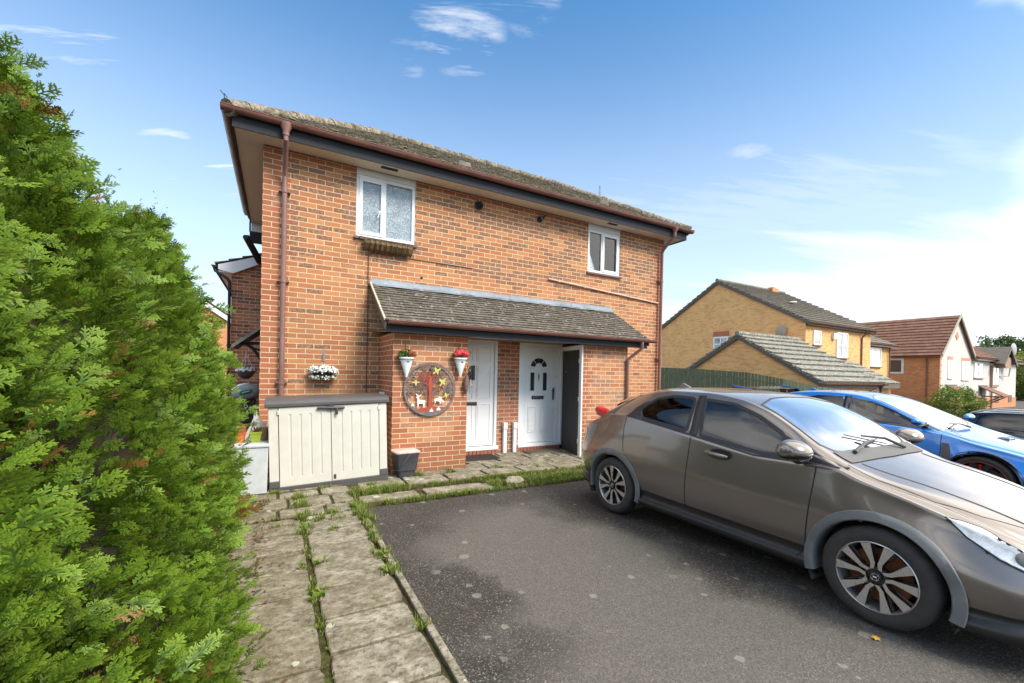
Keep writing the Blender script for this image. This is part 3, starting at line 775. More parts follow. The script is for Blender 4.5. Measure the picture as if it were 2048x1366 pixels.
# paving slabs
mb = MB()
def slab(x0, x1, y0, y1, r):
    t = r.uniform(-.004, .006); tx = r.uniform(-.005, .005); ty = r.uniform(-.006, .006); g = .010
    # worn, slightly irregular outline with a chamfered arris
    def ring(ins, z):
        pts = []
        cx, cy = (x0+x1)/2, (y0+y1)/2; n = 7
        P = [(x0+g, y0+g), (x1-g, y0+g), (x1-g, y1-g), (x0+g, y1-g)]
        for k in range(4):
            a, b = P[k], P[(k+1) % 4]
            for j in range(n):
                f = j / n; x = a[0] + (b[0]-a[0])*f; y = a[1] + (b[1]-a[1])*f
                rr = random.Random(int((x*917 + y*613)*100)); w = rr.uniform(0, .006) + (.012 if j == 0 else 0)
                d = math.hypot(cx-x, cy-y); q = (ins + w) / d
                x += (cx-x)*q; y += (cy-y)*q
                pts.append((x, y, z + tx*(x-cx)/.3 + ty*(y-cy)/.3 + t))
        return pts
    a, b, c = ring(0, -.03), ring(0, .004), ring(.007, .011)
    i = mb.grid([a, b, c], True); n = len(c); mb.idx([i + 2*n + k for k in range(n)])
r = random.Random(11)
yr = [-9.0, -8.6, -8.2, -7.8, -7.38, -6.98, -6.58, -6.18, -5.8, -5.4, -5.05, -4.66, -4.31, -3.925, -3.54, -3.155, -2.76, -2.5, -2.29]
for a, b in zip(yr[:-1], yr[1:]): slab(.462, .975, a, b, r)
yl_ = [-9, -8.4, -7.9, -7.3, -6.9, -6.5, -6.1, -5.5, -5.1, -4.73, -4.33, -3.944, -3.55, -3.17, -2.73, -2.3]
for a, b in zip(yl_[:-1], yl_[1:]): slab(-.13, .448, a, b, r)
for row, (a, b) in enumerate(((-2.28, -1.98), (-1.96, -1.56), (-1.54, -1.26))):
    x = -.2 + .1 * (row == 1)
    while x < .95: slab(x, min(x + .44, 1.03), a, b, r); x += .445
x = 1.06
for w in (.7, .84): slab(x, x + w, -2.04, -1.8, r); x += w + .06
slab(2.0, 2.72, -2.12, -1.9, r)
for row in range(4):
    y = -1.5 + row * .4
    x = 1.15 + (.2 if row % 2 else 0)
    while x < 7: slab(x, x + .59, y, y + .395, r); x += .6
for x in (-.2, .4): slab(x, x + .59, -1.2, -.8, r); slab(x, x + .59, -.8, -.4, r)
tag(mb.build('path', m_slab, None, smooth=25), kind='structure')
# low concrete edging between path and asphalt
mb = MB(); y = -9.
while y < -2.3:
    L = .91; e = min(y + L, -2.26); jx = r.uniform(-.006, .006)
    mb.box(.990 + jx, 1.036 + jx, y + .004, e - .004, -.08, .022 + r.uniform(-.004, .006)); y = e
tag(mb.build('kerb', m_slab, None, bevel=.008), kind='structure')
mb = MB(); mb.lathe([(.0, -.02), (.11, -.01), (.12, .03), (.085, .07), (0, .085)], (3.08, -1.98, 0), 9)
mb.v = [((v[0]-3.08)*1.25 + 3.08 + .02*math.sin(v[1]*60), v[1] + .015*math.sin(v[0]*50), v[2]) for v in mb.v]
tag(mb.build('rounded_stone', m_slab, None, smooth=True), 'pale rounded stone sitting in the grass strip at the edge of the asphalt', 'stone')

# grass and weeds
def blades(pts, name, matr, h=(.03, .09), w=.004, per=9, spread=.03, lean=.6, seed=5):
    rs = np.random.RandomState(seed); V = []; F = []; T = []
    for (x, y, z, s) in pts:
        n = max(2, int(per * rs.uniform(.6, 1.4)))
        for _ in range(n):
            a = rs.uniform(0, 2*np.pi); rr = spread * rs.uniform(0, 1); bx, by = x + rr*np.cos(a), y + rr*np.sin(a)
            a2 = a + rs.uniform(-.8, .8); hh = s * rs.uniform(*h); ln = rs.uniform(.1, lean) * hh; ww = w * rs.uniform(.6, 1.3)
            px, py = -np.sin(a2)*ww, np.cos(a2)*ww; dx, dy = np.cos(a2), np.sin(a2)
            i = len(V); g = rs.uniform(0, 1); b = 1. if rs.uniform() < .18 else 0.
            V += [(bx-px, by-py, z), (bx+px, by+py, z), (bx+dx*ln*.35+px*.8, by+dy*ln*.35+py*.8, z+hh*.6), (bx+dx*ln*.35-px*.8, by+dy*ln*.35-py*.8, z+hh*.6),
                  (bx+dx*ln+px*.1, by+dy*ln+py*.1, z+hh), (bx+dx*ln-px*.1, by+dy*ln-py*.1, z+hh)]
            F += [(i, i+1, i+2, i+3), (i+3, i+2, i+4, i+5)]; T += [(.2, g, b)]*4 + [(1, g, b)]*2
    return np_mesh(name, np.array(V), np.array(F), matr, None, np.array(T))
m_grass = foliage_mat('grass', (.06, .11, .014), (.17, .25, .03), (.29, .37, .07), .3, (.36, .28, .13))
pts = []; rs = random.Random(3)
def scat(n, fx, fy, s0, s1, z=0.004):
    for _ in range(n): pts.append((fx(), fy(), z, rs.uniform(s0, s1)))
U = rs.uniform
def band(x0, x1, yc, hw, n, s0, s1):
    for _ in range(n):
        x = U(x0, x1); dens = .5 + .5*math.sin(x*3.1 + yc*5) + .3*math.sin(x*9.7)
        if U(0, 1) > .12 + .88*max(0, dens): continue
        pts.append((x, yc + rs.gauss(0, hw*.5), .004, U(s0, s1)))
band(1.0, 4.6, -2.21, .055, 700, .35, .8)
band(1.0, 5.5, -1.66, .09, 1300, .35, .9)
band(2.7, 5.2, -1.98, .16, 1400, .4, 1.0)
band(1.0, 1.7, -1.7, .13, 250, .6, 1.25)
scat(110, lambda: 1.0 + rs.gauss(0, .035), lambda: U(-2.7, -2.1), .5, 1.3)
scat(90, lambda: 1.0 + rs.gauss(0, .02), lambda: U(-3.3, -2.6), .3, .8)
for (x, y, n, s) in ((.455, -3.25, 8, .5), (.455, -3.95, 16, .6), (.455, -4.35, 8, .4), (.98, -3.55, 22, .7), (.985, -3.83, 24, .8), (.455, -2.75, 16, .6), (.455, -2.3, 30, .9), (.455, -1.9, 34, .9), (.455, -1.6, 26, .9), (.99, -4.65, 12, .5), (.455, -5.3, 10, .5), (.7, -2.75, 18, .4), (.6, -2.45, 20, .5), (.75, -2.3, 24, .5), (.2, -1.26, 30, .5), (.75, -1.24, 26, .5), (1.3, -1.3, 26, .5), (2.0, -1.05, 36, .6), (2.5, -1.02, 24, .6), (3.3, -1.1, 20, .5), (3.9, -1.3, 20, .5)):
    for _ in range(n): pts.append((x + rs.gauss(0, .035), y + rs.gauss(0, .05), .004, U(.5, 1.2)*s))
scat(60, lambda: .455 + rs.gauss(0, .008), lambda: U(-6, -1.5), .15, .4)
scat(90, lambda: U(0, 1.), lambda: rs.choice((-2.29, -1.97, -1.55, -2.5)) + rs.gauss(0, .01), .2, .6)
tag(blades(pts, 'grass', m_grass), kind='stuff')
# broad leaved weeds: rosettes
pts2 = []
for (x, y) in ((.46, -3.5), (.47, -4.03), (.99, -3.62), (.985, -3.86), (1.4, -2.15), (2.2, -2.18), (2.35, -2.2), (1.3, -2.2), (3.0, -2.25), (.46, -2.6)):
    for _ in range(4): pts2.append((x + rs.gauss(0, .03), y + rs.gauss(0, .03), .004, U(.7, 1.2)))
tag(blades(pts2, 'weeds', m_grass, (.02, .05), .009, 9, .02, 1.6, 8), kind='stuff')
# leaf litter along the hedge foot
rs2 = np.random.RandomState(4); V = []; F = []; T = []
for _ in range(420):
    x = .05 + rs2.gamma(1.3, .05); y = rs2.uniform(-6, -2.2); 
    if x > .5: continue
    if rs2.uniform() > (.25 if y < -3.9 else .85): continue
    a = rs2.uniform(0, 6.28); l = rs2.uniform(.006, .018); w = l*rs2.uniform(.3, .8); z = .014 + rs2.uniform(0, .008)
    c, s_ = np.cos(a), np.sin(a); i = len(V)
    V += [(x - l*c, y - l*s_, z), (x + w*s_, y - w*c, z + rs2.uniform(0, .008)), (x + l*c, y + l*s_, z), (x - w*s_, y + w*c, z + rs2.uniform(0, .008))]
    F.append((i, i+1, i+2, i+3)); g = rs2.uniform(); T += [(0, g, 1.)]*4
tag(np_mesh('leaf_litter', np.array(V), np.array(F), foliage_mat('litter', (.1,.05,.02), (.2,.1,.05), (.2,.1,.05), .1, (.14, .055, .03)), None, np.array(T)), kind='stuff')
# the one yellow leaf under the front wheel
mb = MB(); P = [(0,-.02),(.012,-.008),(.026,-.012),(.02,.004),(.03,.014),(.014,.014),(.006,.03),(-.004,.016),(-.02,.022),(-.014,.006),(-.028,-.004),(-.01,-.008)]
L = D = None
mb.prism([(a*.95, b*.95) for a, b in P], .0, .003, 'xy', Matrix.Translation((3.28, -5.93, .004)) @ Matrix.Rotation(R(8), 4, 'X'))
tag(mb.build('fallen_leaf', mat('yellow_leaf', (.62, .33, .05), .6, 0, .2, 60)), 'single fallen orange-yellow leaf on the asphalt beside the front tyre of the brown hatchback', 'leaf')

# ================================================================== FOLIAGE TOOLS
def spray_template(seed, dense=True):
    """a flat conifer spray in the XY plane, growing along +X, length 1. returns V, F(quads), tint r"""
    r = random.Random(seed); V = []; F = []; T = []
    def strip(p, d, L, w, t0, t1, bend=0.):
        n = 2 if L > .25 else 1
        px, py = -d[1], d[0]; i = len(V); z = p[2]
        for k in range(n + 1):
            f = k / n; q = w * (1 - .45*f); x = p[0] + d[0]*L*f; y = p[1] + d[1]*L*f + bend*f*f*L; zz = z + r.uniform(-.004, .004)
            V.append((x - px*q, y - py*q, zz)); V.append((x + px*q, y + py*q, zz)); T.extend([t0 + (t1-t0)*f]*2)
        for k in range(n): F.append((i+2*k, i+2*k+1, i+2*k+3, i+2*k+2))
    strip((0,0,0), (1,0), 1, .022, 0, 1)
    n = 8 if dense else 6
    for k in range(n):
        f = .12 + .8*k/n; side = 1 if k % 2 else -1
        L = (.48 - .40*abs(f - .35)*1.1) * r.uniform(.75, 1.15); L = max(.12, L*(1.05 - .35*f))
        a = R(r.uniform(26, 56)) * side; d = (math.cos(a), math.sin(a)); p = (f, 0, r.uniform(-.015, .015))
        strip(p, d, L, .027 if dense else .04, f*.6, min(1, f*.6 + .5))
        if dense or k % 2 == 0:
            m = 2
            for j in range(m):
                for s2 in (-1, 1):
                    g = .25 + .6*j/m; a2 = a + s2*R(r.uniform(30, 46)); l2 = L*r.uniform(.28, .42)*(1.1 - .5*g)
                    strip((p[0]+d[0]*L*g, p[1]+d[1]*L*g, p[2]), (math.cos(a2), math.sin(a2)), l2, .027 if dense else .04, .35+.3*f, 1)
    return np.array(V), np.array(F), np.array(T)
TPL_D = [spray_template(k, True) for k in range(6)]
TPL_S = [spray_template(k + 20, False) for k in range(4)]

def place_sprays(tpls, P, Dv, Nv, S, G, B, rs):
    """P origins, Dv growth directions, Nv plane normals (arrays n,3), S sizes"""
    Vs = []; Fs = []; Ts = []; off = 0
    idx = rs.randint(0, len(tpls), len(P))
    for t in range(len(tpls)):
        m = np.where(idx == t)[0]
        if len(m) == 0: continue
        V, F, T = tpls[t]
        d = Dv[m] / np.linalg.norm(Dv[m], axis=1, keepdims=True)
        s = np.cross(Nv[m], d); s /= np.linalg.norm(s, axis=1, keepdims=True); nn = np.cross(d, s)
        sz = S[m][:, None, None]
        x = V[:, 0][None, :, None]; y = V[:, 1][None, :, None]; z = V[:, 2][None, :, None]
        droop = (-.16 * x * x)
        W = P[m][:, None, :] + sz * (x * d[:, None, :] + y * s[:, None, :] + z * nn[:, None, :]); W[:, :, 2] += (sz * droop)[:, :, 0]
        k = len(V); n = len(m)
        Vs.append(W.reshape(-1, 3)); Fs.append((F[None] + (np.arange(n) * k)[:, None, None] + off).reshape(-1, 4)); off += n * k
        tt = np.stack([np.tile(T, n), np.repeat(G[m], k), np.repeat(B[m], k)], 1); Ts.append(tt)
    return np.concatenate(Vs), np.concatenate(Fs), np.concatenate(Ts)

def leaf_cloud(n, fn, size, rs, up=.3):
    """n small leaf quads; fn(rs,n)->points, outward dirs"""
    P, O = fn(rs, n)
    a = rs.normal(size=(n, 3)); a += O * .6; a[:, 2] += up; a /= np.linalg.norm(a, axis=1, keepdims=True)
    b = np.cross(a, rs.normal(size=(n, 3))); b /= np.linalg.norm(b, axis=1, keepdims=True); c = np.cross(a, b)
    s = (size * rs.uniform(.6, 1.4, n))[:, None]
    V = np.stack([P - b*s, P - c*s*.45 , P + b*s, P + c*s*.45], 1).reshape(-1, 3)
    F = np.arange(n*4).reshape(n, 4)
    g = np.repeat(rs.uniform(0, 1, n), 4)
    return V, F, g
m_thuja = foliage_mat('conifer_leaf', (.014, .042, .007), (.068, .148, .013), (.20, .305, .024), .2, (.26, .10, .035))
m_bark = mat('bark', (.085, .055, .035), .9, 0, .4, 12, .8, 30)
m_core = mat('shade_core', (.03, .026, .010), .95, 0, .6, 25, 1, 30)

def conifer(cx, cy, rad, h, n_bough, per, seed, label, dense=True, size=.13, face=None, group='conifers in the hedge row', prof=1., rag=.16, wisps=0):
    rs = np.random.RandomState(seed)
    t = thing('conifer', label, 'conifer', (cx, cy, 0), group=group)
    mb = MB(); mb.tube([(cx, cy, -.05), (cx + .02, cy, h*.35), (cx, cy + .02, h*.7), (cx, cy, h*.97)], [.06, .045, .025, .006], 8)
    for k in range(26):
        a = rs.uniform(0, 2*np.pi); z = rs.uniform(.15, h*.85); q = rad * .75 * (1 - (z/h)**2)
        mb.tube([(cx, cy, z), (cx + q*.6*math.cos(a), cy + q*.6*math.sin(a), z + .1), (cx + q*math.cos(a), cy + q*math.sin(a), z + .3)], [.014, .009, .004], 5)
    mb.build('trunk', m_bark, t)
    def radius(z):
        u = np.clip(z / h, 0, 1)
        return rad * np.clip(np.where(u < .28, 1.26 - .93*u, 1.0) * np.sqrt(np.clip(1 - ((u - .25)/.76)**2 * (u > .25), 0, 1))**(.9*prof), 0.02, 1)
    # inner shade: a ragged dark core added to block sight through the crown
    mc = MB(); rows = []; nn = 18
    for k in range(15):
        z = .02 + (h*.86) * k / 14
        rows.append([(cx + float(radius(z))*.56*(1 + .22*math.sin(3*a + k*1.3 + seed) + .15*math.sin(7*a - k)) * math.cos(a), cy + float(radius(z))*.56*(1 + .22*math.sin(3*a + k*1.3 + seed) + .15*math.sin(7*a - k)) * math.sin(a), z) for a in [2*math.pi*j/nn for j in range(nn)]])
    mc.grid(rows, True); mc.build('shade_core', m_core, t)
    # boughs
    P = []; Dv = []; Nv = []; S = []; G = []; B = []
    for k in range(n_bough):
        z = h * (rs.uniform(0.0, 1.0) ** .9) * .97
        a = rs.uniform(0, 2*np.pi) if face is None else rs.normal(face, 1.15)
        r_ = float(radius(z)) * (1 + rs.normal(0, rag))
        out = np.array([math.cos(a), math.sin(a), 0.])
        base = np.array([cx, cy, z]) + out * max(0, r_ - .12)
        dirb = out * rs.uniform(.55, 1.1) + np.array([0, 0, rs.uniform(.25, .95) + .6*(z/h)**3]); dirb /= np.linalg.norm(dirb)
        dead = 1. if rs.uniform() < .035 else 0.
        g0 = rs.uniform(0, 1); yng = rs.uniform(-.1, .15)
        nplane = np.cross(dirb, rs.normal(size=3)); 
        nplane = nplane / np.linalg.norm(nplane)
        L = size * rs.uniform(1.0, 1.9)
        for j in range(per):
            f = rs.uniform(-.55, 1.0)
            p = base + dirb * L * f * .8 + rs.normal(0, .022, 3)
            side = np.cross(nplane, dirb) * rs.uniform(-1, 1)
            d = dirb + side * .85 + rs.normal(0, .18, 3)
            P.append(p); Dv.append(d); Nv.append(nplane + rs.normal(0, .35, 3)); S.append(size * rs.uniform(.5, 1.3) * (.8 + .35*f))
            G.append(np.clip(g0*.45 + rs.uniform(0, .3) + .35*f + yng, 0, 1)); B.append(max(dead, 1. if (rs.uniform() < .03 and f < .1) else 0.)*rs.uniform(.6, 1))
    # leader shoots poking out of the top
    for k in range(wisps):
        a = rs.uniform(0, 2*np.pi); r_ = rs.uniform(0, .22); b0 = np.array([cx + r_*math.cos(a), cy + r_*math.sin(a), h*rs.uniform(.86, .96)])
        ln = rs.uniform(.1, .32); dd = np.array([rs.normal(0, .18), rs.normal(0, .18), 1.])
        for j in range(9):
            f = j / 8; p = b0 + dd*ln*f; a2 = rs.uniform(0, 6.28)
            P.append(p); Dv.append(np.array([math.cos(a2)*.8, math.sin(a2)*.8, .9])); Nv.append(rs.normal(size=3)); S.append(size*(.75 - .45*f)); G.append(.55); B.append(0.)
    V, F, T = place_sprays(TPL_D if dense else TPL_S, np.array(P), np.array(Dv), np.array(Nv), np.array(S), np.array(G), np.array(B), rs)
    lo = V[:, 2] < .02; V[lo, 2] = .02
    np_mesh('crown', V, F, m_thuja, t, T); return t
HX = -.47
conifer(-.62, -6.05, .57, 2.14, 1000, 12, 1, 'nearest hedge conifer, cut off by the left edge, with brown dead sprays in its middle', True, .066, 0.1, wisps=10, rag=.16)
conifer(-.46, -5.42, .54, 2.29, 1050, 12, 2, 'tall second hedge conifer from the camera, thin shoots above its rounded top', True, .066, 0., wisps=14, rag=.15, prof=2.1)
conifer(-.49, -4.5, .52, 2.16, 1000, 11, 3, 'third hedge conifer from the camera, a full face over the paving slabs', True, .068, -.1, wisps=10, rag=.15)
conifer(-.56, -3.25, .48, 2.52, 800, 11, 4, 'narrow pointed hedge conifer whose tip stands above its neighbours', False, .075, -.2, wisps=8, rag=.12, prof=1.9)
conifer(-.60, -2.45, .45, 1.9, 760, 11, 5, 'lower hedge conifer between the pointed one and the last one', False, .078, -.2, wisps=3, rag=.13)
conifer(-.64, -1.75, .42, 1.80, 700, 11, 6, 'last and lowest hedge conifer, beside the pale storage box', False, .08, -.2, wisps=2, rag=.10)
# ground under the hedge
mb = MB(); mb.grid([[(x, y, .004) for x in (-2.2, -.12)] for y in (-9, -.2)])
tag(mb.build('hedge_bed', m_soil, fixn=False), kind='structure')

# ================================================================== PROPS BY THE WALL
# beige shed
Mt = Matrix.Translation((.16, -1.17, .0)) @ Matrix.Rotation(R(-1.9), 4, 'Y')
Wd = 1.395; Dp = .62
shed = thing('storage_shed', 'low beige plastic storage shed with grey lid and two ribbed doors against the brick wall', 'storage shed', (.16, -1.17, 0))
def B(mb, x0, x1, y0, y1, z0, z1): mb.box(x0, x1, y0, y1, z0, z1, Mt)
mb = MB(); B(mb, .0, .105, .0, .06, .09, 1.02); B(mb, Wd - .10, Wd, .0, .06, .09, 1.02); B(mb, 0, .03, .06, Dp, .02, 1.03); B(mb, Wd - .03, Wd, .06, Dp, .02, 1.03); B(mb, .03, Wd-.03, Dp - .03, Dp, .02, 1.03)
mb.build('body', m_plastic_b, shed, bevel=.008)
mb = MB(); B(mb, -.01, Wd + .01, -.005, Dp, -.06, .045); B(mb, -.005, .11, -.012, .06, .04, .125); B(mb, Wd - .105, Wd + .008, -.012, .06, .04, .125)
mb.build('base', m_plastic_d, shed, bevel=.008)
mb = MB(); mb.prism([(-.03, .0), (-.03, .05), (.02, .085), (Dp + .02, .10), (Dp + .02, .0)], -.035, Wd + .035, 'yz', Mt @ Matrix.Translation((0, 0, 1.022)))
mb.build('lid', m_plastic_d, shed, bevel=.01)
m_line = mat('groove', (.30, .28, .23), .7, 0, .1)
for k, (a, b) in enumerate(((.112, Wd/2 - .004), (Wd/2 + .004, Wd - .107))):
    mb = MB(); nrib = 5; w_ = (b - a)
    prof = [(a, -.008)]
    for j in range(1, 5):
        xr = a + w_ * (j + .05) / 5.1; prof += [(xr - .014, -.008), (xr - .006, .003), (xr + .006, .003), (xr + .014, -.008)]
    prof += [(b, -.008)]
    rows = [[(x, (-.008 if zz in (.05, .155, .93, 1.015) else y), zz) for x, y in prof] for zz in (.05, .155, .16, .925, .93, 1.015)]
    mb.grid([[tuple(Mt @ Vector(p)) for p in row] for row in rows])
    B(mb, a, b, .0, .03, .045, 1.017); B(mb, a, a + .005, -.0075, .0, .05, 1.015); B(mb, b - .005, b, -.0075, .0, .05, 1.015)
    d = mb.build('door', m_plastic_b, shed, fixn=False)
    mb = MB(); hx = .108 if k == 0 else Wd - .103; B(mb, hx - .012, hx + .012, -.02, .004, .93, .985); mb.build('hinge', m_plastic_b, d, bevel=.003)
for (a, b) in ((.105, .112), (Wd/2 - .004, Wd/2 + .004), (Wd - .107, Wd - .1)):
    mb = MB(); B(mb, a, b, -.001, .012, .05, 1.015); mb.build('door_gap', m_dark, shed)
m_lat = mat('latch_grey', (.055, .052, .052), .45, 0, .2)
mb = MB(); mb.tube([tuple(Mt @ Vector(p)) for p in ((Wd/2 - .16, -.035, .995), (Wd/2 + .16, -.035, .985))], .017, 10); B(mb, Wd/2 - .035, Wd/2 + .035, -.045, -.008, .965, 1.02)
mb.tube([tuple(Mt @ Vector(p)) for p in ((Wd/2 + .07, -.04, .985), (Wd/2 + .065, -.045, .90))], .016, 10)
mb.build('latch', m_lat, shed, smooth=40, bevel=.003)
mb = MB(); B(mb, Wd/2 + .022, Wd/2 + .05, -.016, -.008, .075, .13); mb.build('lock_plate', m_lat, shed)
# pale box in front of the hedge end
bx = thing('storage_box', 'pale grey plastic storage box with lid between the hedge and the beige shed', 'storage box', (-.2, -1.2, 0))
mb = MB(); mb.prism([(-.53, .0), (.13, .0), (.138, .555), (-.53, .555)], -1.2, -.72, 'xz'); mb.build('body', m_plastic_w, bx, bevel=.008)
mb = MB(); mb.box(-.54, .152, -1.215, -.70, .556, .59); mb.build('lid', m_plastic_w, bx, bevel=.008)
mb = MB(); mb.box(-.235, -.11, -1.208, -1.199, .49, .515); mb.build('handle_slot', m_line, bx)
# pots
def pot(name, label, x, y, z, r, h, matr, plantfn=None, square=False):
    t = thing(name, label, 'plant pot', (x, y, z))
    mb = MB(); n = 4 if square else 24; M_ = Matrix.Rotation(R(45), 4, 'Z') if square else Matrix.Identity(4)
    M_ = Matrix.Translation((x, y, z)) @ M_; k = 1.35 if square else 1
    mb.lathe([(0, .0), (r*.72*k, 0), (r*.96*k, h*.82), (r*1.05*k, h*.82), (r*1.08*k, h), (r*.95*k, h), (r*.9*k, h*.85), (0, h*.85)], (0,0,0), n, 'z', M_)
    mb.build('pot', matr, t, smooth=30 if not square else False)
    if plantfn: plantfn(t, x, y, z + h*.85)
    return t
def spiky(n, L, col, w=.011, seed=1, spread=.9):
    def f(t, x, y, z):
        r = random.Random(seed); mb = MB()
        for k in range(n):
            a = r.uniform(0, 6.28); e = r.uniform(.2, spread); l = L*r.uniform(.6, 1.1)
            d = Vector((math.cos(a)*e, math.sin(a)*e, 1)).normalized(); s = Vector((-math.sin(a), math.cos(a), 0))
            rows = []
            for q in range(5):
                u = q/4; c = Vector((x, y, z)) + d*l*u + Vector((0,0,-.25*l*e*u*u)); ww = w*(1 - u)**.7 + .0008
                rows.append([c - s*ww, c + Vector((0,0,-ww*.6)), c + s*ww])
            mb.grid(rows)
        mb.build('plant', col, t, smooth=True, fixn=False)
    return f
pot('plant_pot', 'bright orange flower pot with a small reddish plant standing on the pale storage box', -.165, -.96, .59, .062, .125, mat('orange_pot', (.62, .13, .03), .5), spiky(14, .07, mat('red_leaf', (.22, .07, .04), .6), .006, 3, 1.3))
pot('plant_pot', 'lime green flower pot with a dark spiky succulent standing on the pale storage box', .0, -.97, .59, .066, .13, mat('lime_pot', (.25, .32, .03), .45), spiky(22, .15, mat('aloe', (.10, .06, .05), .5), .01, 5, 1.2), True)
pot('plant_pot', 'empty terracotta pot standing behind the lime green pot on the pale box', .078, -.86, .59, .058, .16, mat('terracotta', (.36, .20, .13), .8, 0, .35, 14))
mb = MB(); mb.prism([(.10, .0), (.155, .0), (.19, .16), (.12, .13)], -.80, -.70, 'xz', Matrix.Translation((0, 0, .591)))
tag(mb.build('watering_jug', mat('grey_jug', (.32, .35, .37), .5), None, bevel=.012), 'small blue-grey plastic jug between the terracotta pot and the beige shed', 'jug')
# folded garden parasol: cream cloth standing behind the pots
par = thing('parasol', 'folded cream cloth parasol with white knob leaning behind the flower pots', 'parasol', (-.03, -.45, 0))
mb = MB(); rows = []; n = 48
for k, (r_, z) in enumerate(((.022, .865), (.05, .80), (.10, .70), (.155, .60), (.18, .52))):
    rows.append([(-.02 + .07*(1-(z-.5)/.37)*1 + r_*(1 + (.13 if j % 6 < 3 else -.1)*min(1, k*.5))*math.cos(2*math.pi*j/n), -.45 + r_*(1 + (.13 if j % 6 < 3 else -.1)*min(1, k*.5))*math.sin(2*math.pi*j/n), z) for j in range(n)])
mb.grid(rows, True); mb.build('cloth', mat('cream_cloth', (.66, .58, .52), .9, 0, .12, 20, .4, 90), par, smooth=60)
mb = MB(); mb.lathe([(0, .03), (.018, .022), (.024, .008), (.02, -.01), (.03, -.02), (.03, -.045), (0, -.05)], (-.02, -.45, .885), 16); mb.build('knob', m_pvc, par, smooth=True)
mb = MB(); mb.tube([(-.02, -.45, 0), (-.02, -.45, .86)], .015, 8); mb.build('pole', m_pvc, par)
mb = MB(); mb.tube([(-.10, -.64, .56), (-.04, -.5, .80)], .006, 6); mb.build('stay', m_lat, par)

# hose reel, wheelie bin, hanging basket in the recess beyond the corner
hr_ = thing('hose_reel', 'grey oval hose reel with a dark green badge hanging behind the house corner', 'hose reel', (-.24, 1.55, 1.07))
mb = MB(); M_ = Matrix.Translation((-.24, 1.55, 1.075)) @ Matrix.Rotation(R(-12), 4, 'Y')
rows = []
for u, s_ in ((-.10, .2), (-.095, .6), (-.07, .88), (-.02, 1.0), (.06, 1.0), (.12, .9)):
    rows.append([M_ @ Vector((.215*s_*math.cos(a), u, .145*s_*math.sin(a)*(1 if math.sin(a) > 0 else .85))) for a in [2*math.pi*j/32 for j in range(32)]])
i = mb.grid(rows, True); mb.idx([i + j for j in range(32)]); mb.build('casing', mat('reel_grey', (.20, .215, .22), .4, 0, .08), hr_, smooth=50)
mb = MB(); mb.prism([(-.10, .005), (-.085, -.035), (.07, -.025), (.105, .0), (.10, .035), (.06, .045), (-.08, .04)], -.108, -.095, 'xz', M_); mb.build('badge', mat('badge_green', (.01, .10, .075), .3), hr_, bevel=.003)
mb = MB(); mb.prism([(-.055, .004), (.055, .012), (.055, .024), (-.055, .016)], -.112, -.108, 'xz', M_); mb.build('badge_line', mat('badge_white', (.4, .6, .55), .4), hr_)
mb = MB(); mb.tube([(.21*math.cos(a) - .24 + .0, 1.56, 1.06 + .15*math.sin(a)) for a in [R(20 + 14*k) for k in range(11)]], .02, 8); mb.build('handle', m_pvc, hr_, smooth=True)
mb = MB(); r = random.Random(5); pts_ = []
for k in range(34): pts_.append((-.10 + r.uniform(-.08, .07), 1.75 + r.uniform(-.06, .1), .62 + r.uniform(0, .42)))
mb.tube(pts_, .012, 6); tag(mb.build('garden_hose', mat('hose', (.20, .15, .09), .6, 0, .4, 20), None, smooth=True), 'tangled brown garden hose hanging between the bin and the brick corner', 'hose')
bn = thing('wheelie_bin', 'dark green wheelie bin with a white number 6 beside the house corner', 'bin', (-.3, 1.9, 0))
mb = MB(); mb.prism([(-.46, 0), (-.16, 0), (-.12, .92), (-.52, .92)], 1.75, 2.2, 'xz'); mb.build('body', mat('bin_green', (.014, .018, .016), .5), bn, bevel=.01)
mb = MB(); mb.box(-.54, -.10, 1.72, 2.25, .92, .97); mb.build('lid', mat('bin_lid', (.02, .03, .02), .5), bn, bevel=.01)
mb = MB(); add_text(mb, '6', .15, Matrix.Translation((-.255, 1.745, .79)) @ Matrix.Rotation(R(90), 4, 'X')); mb.build('number', m_white, bn)
mb = MB(); mb.box(-.52, -.18, .55, .95, 0, .60); tag(mb.build('orange_crate', mat('orange_crate', (.55, .22, .05), .7, 0, .3), None, bevel=.01), 'orange-brown crate half hidden by the hedge behind the storage box', 'crate')

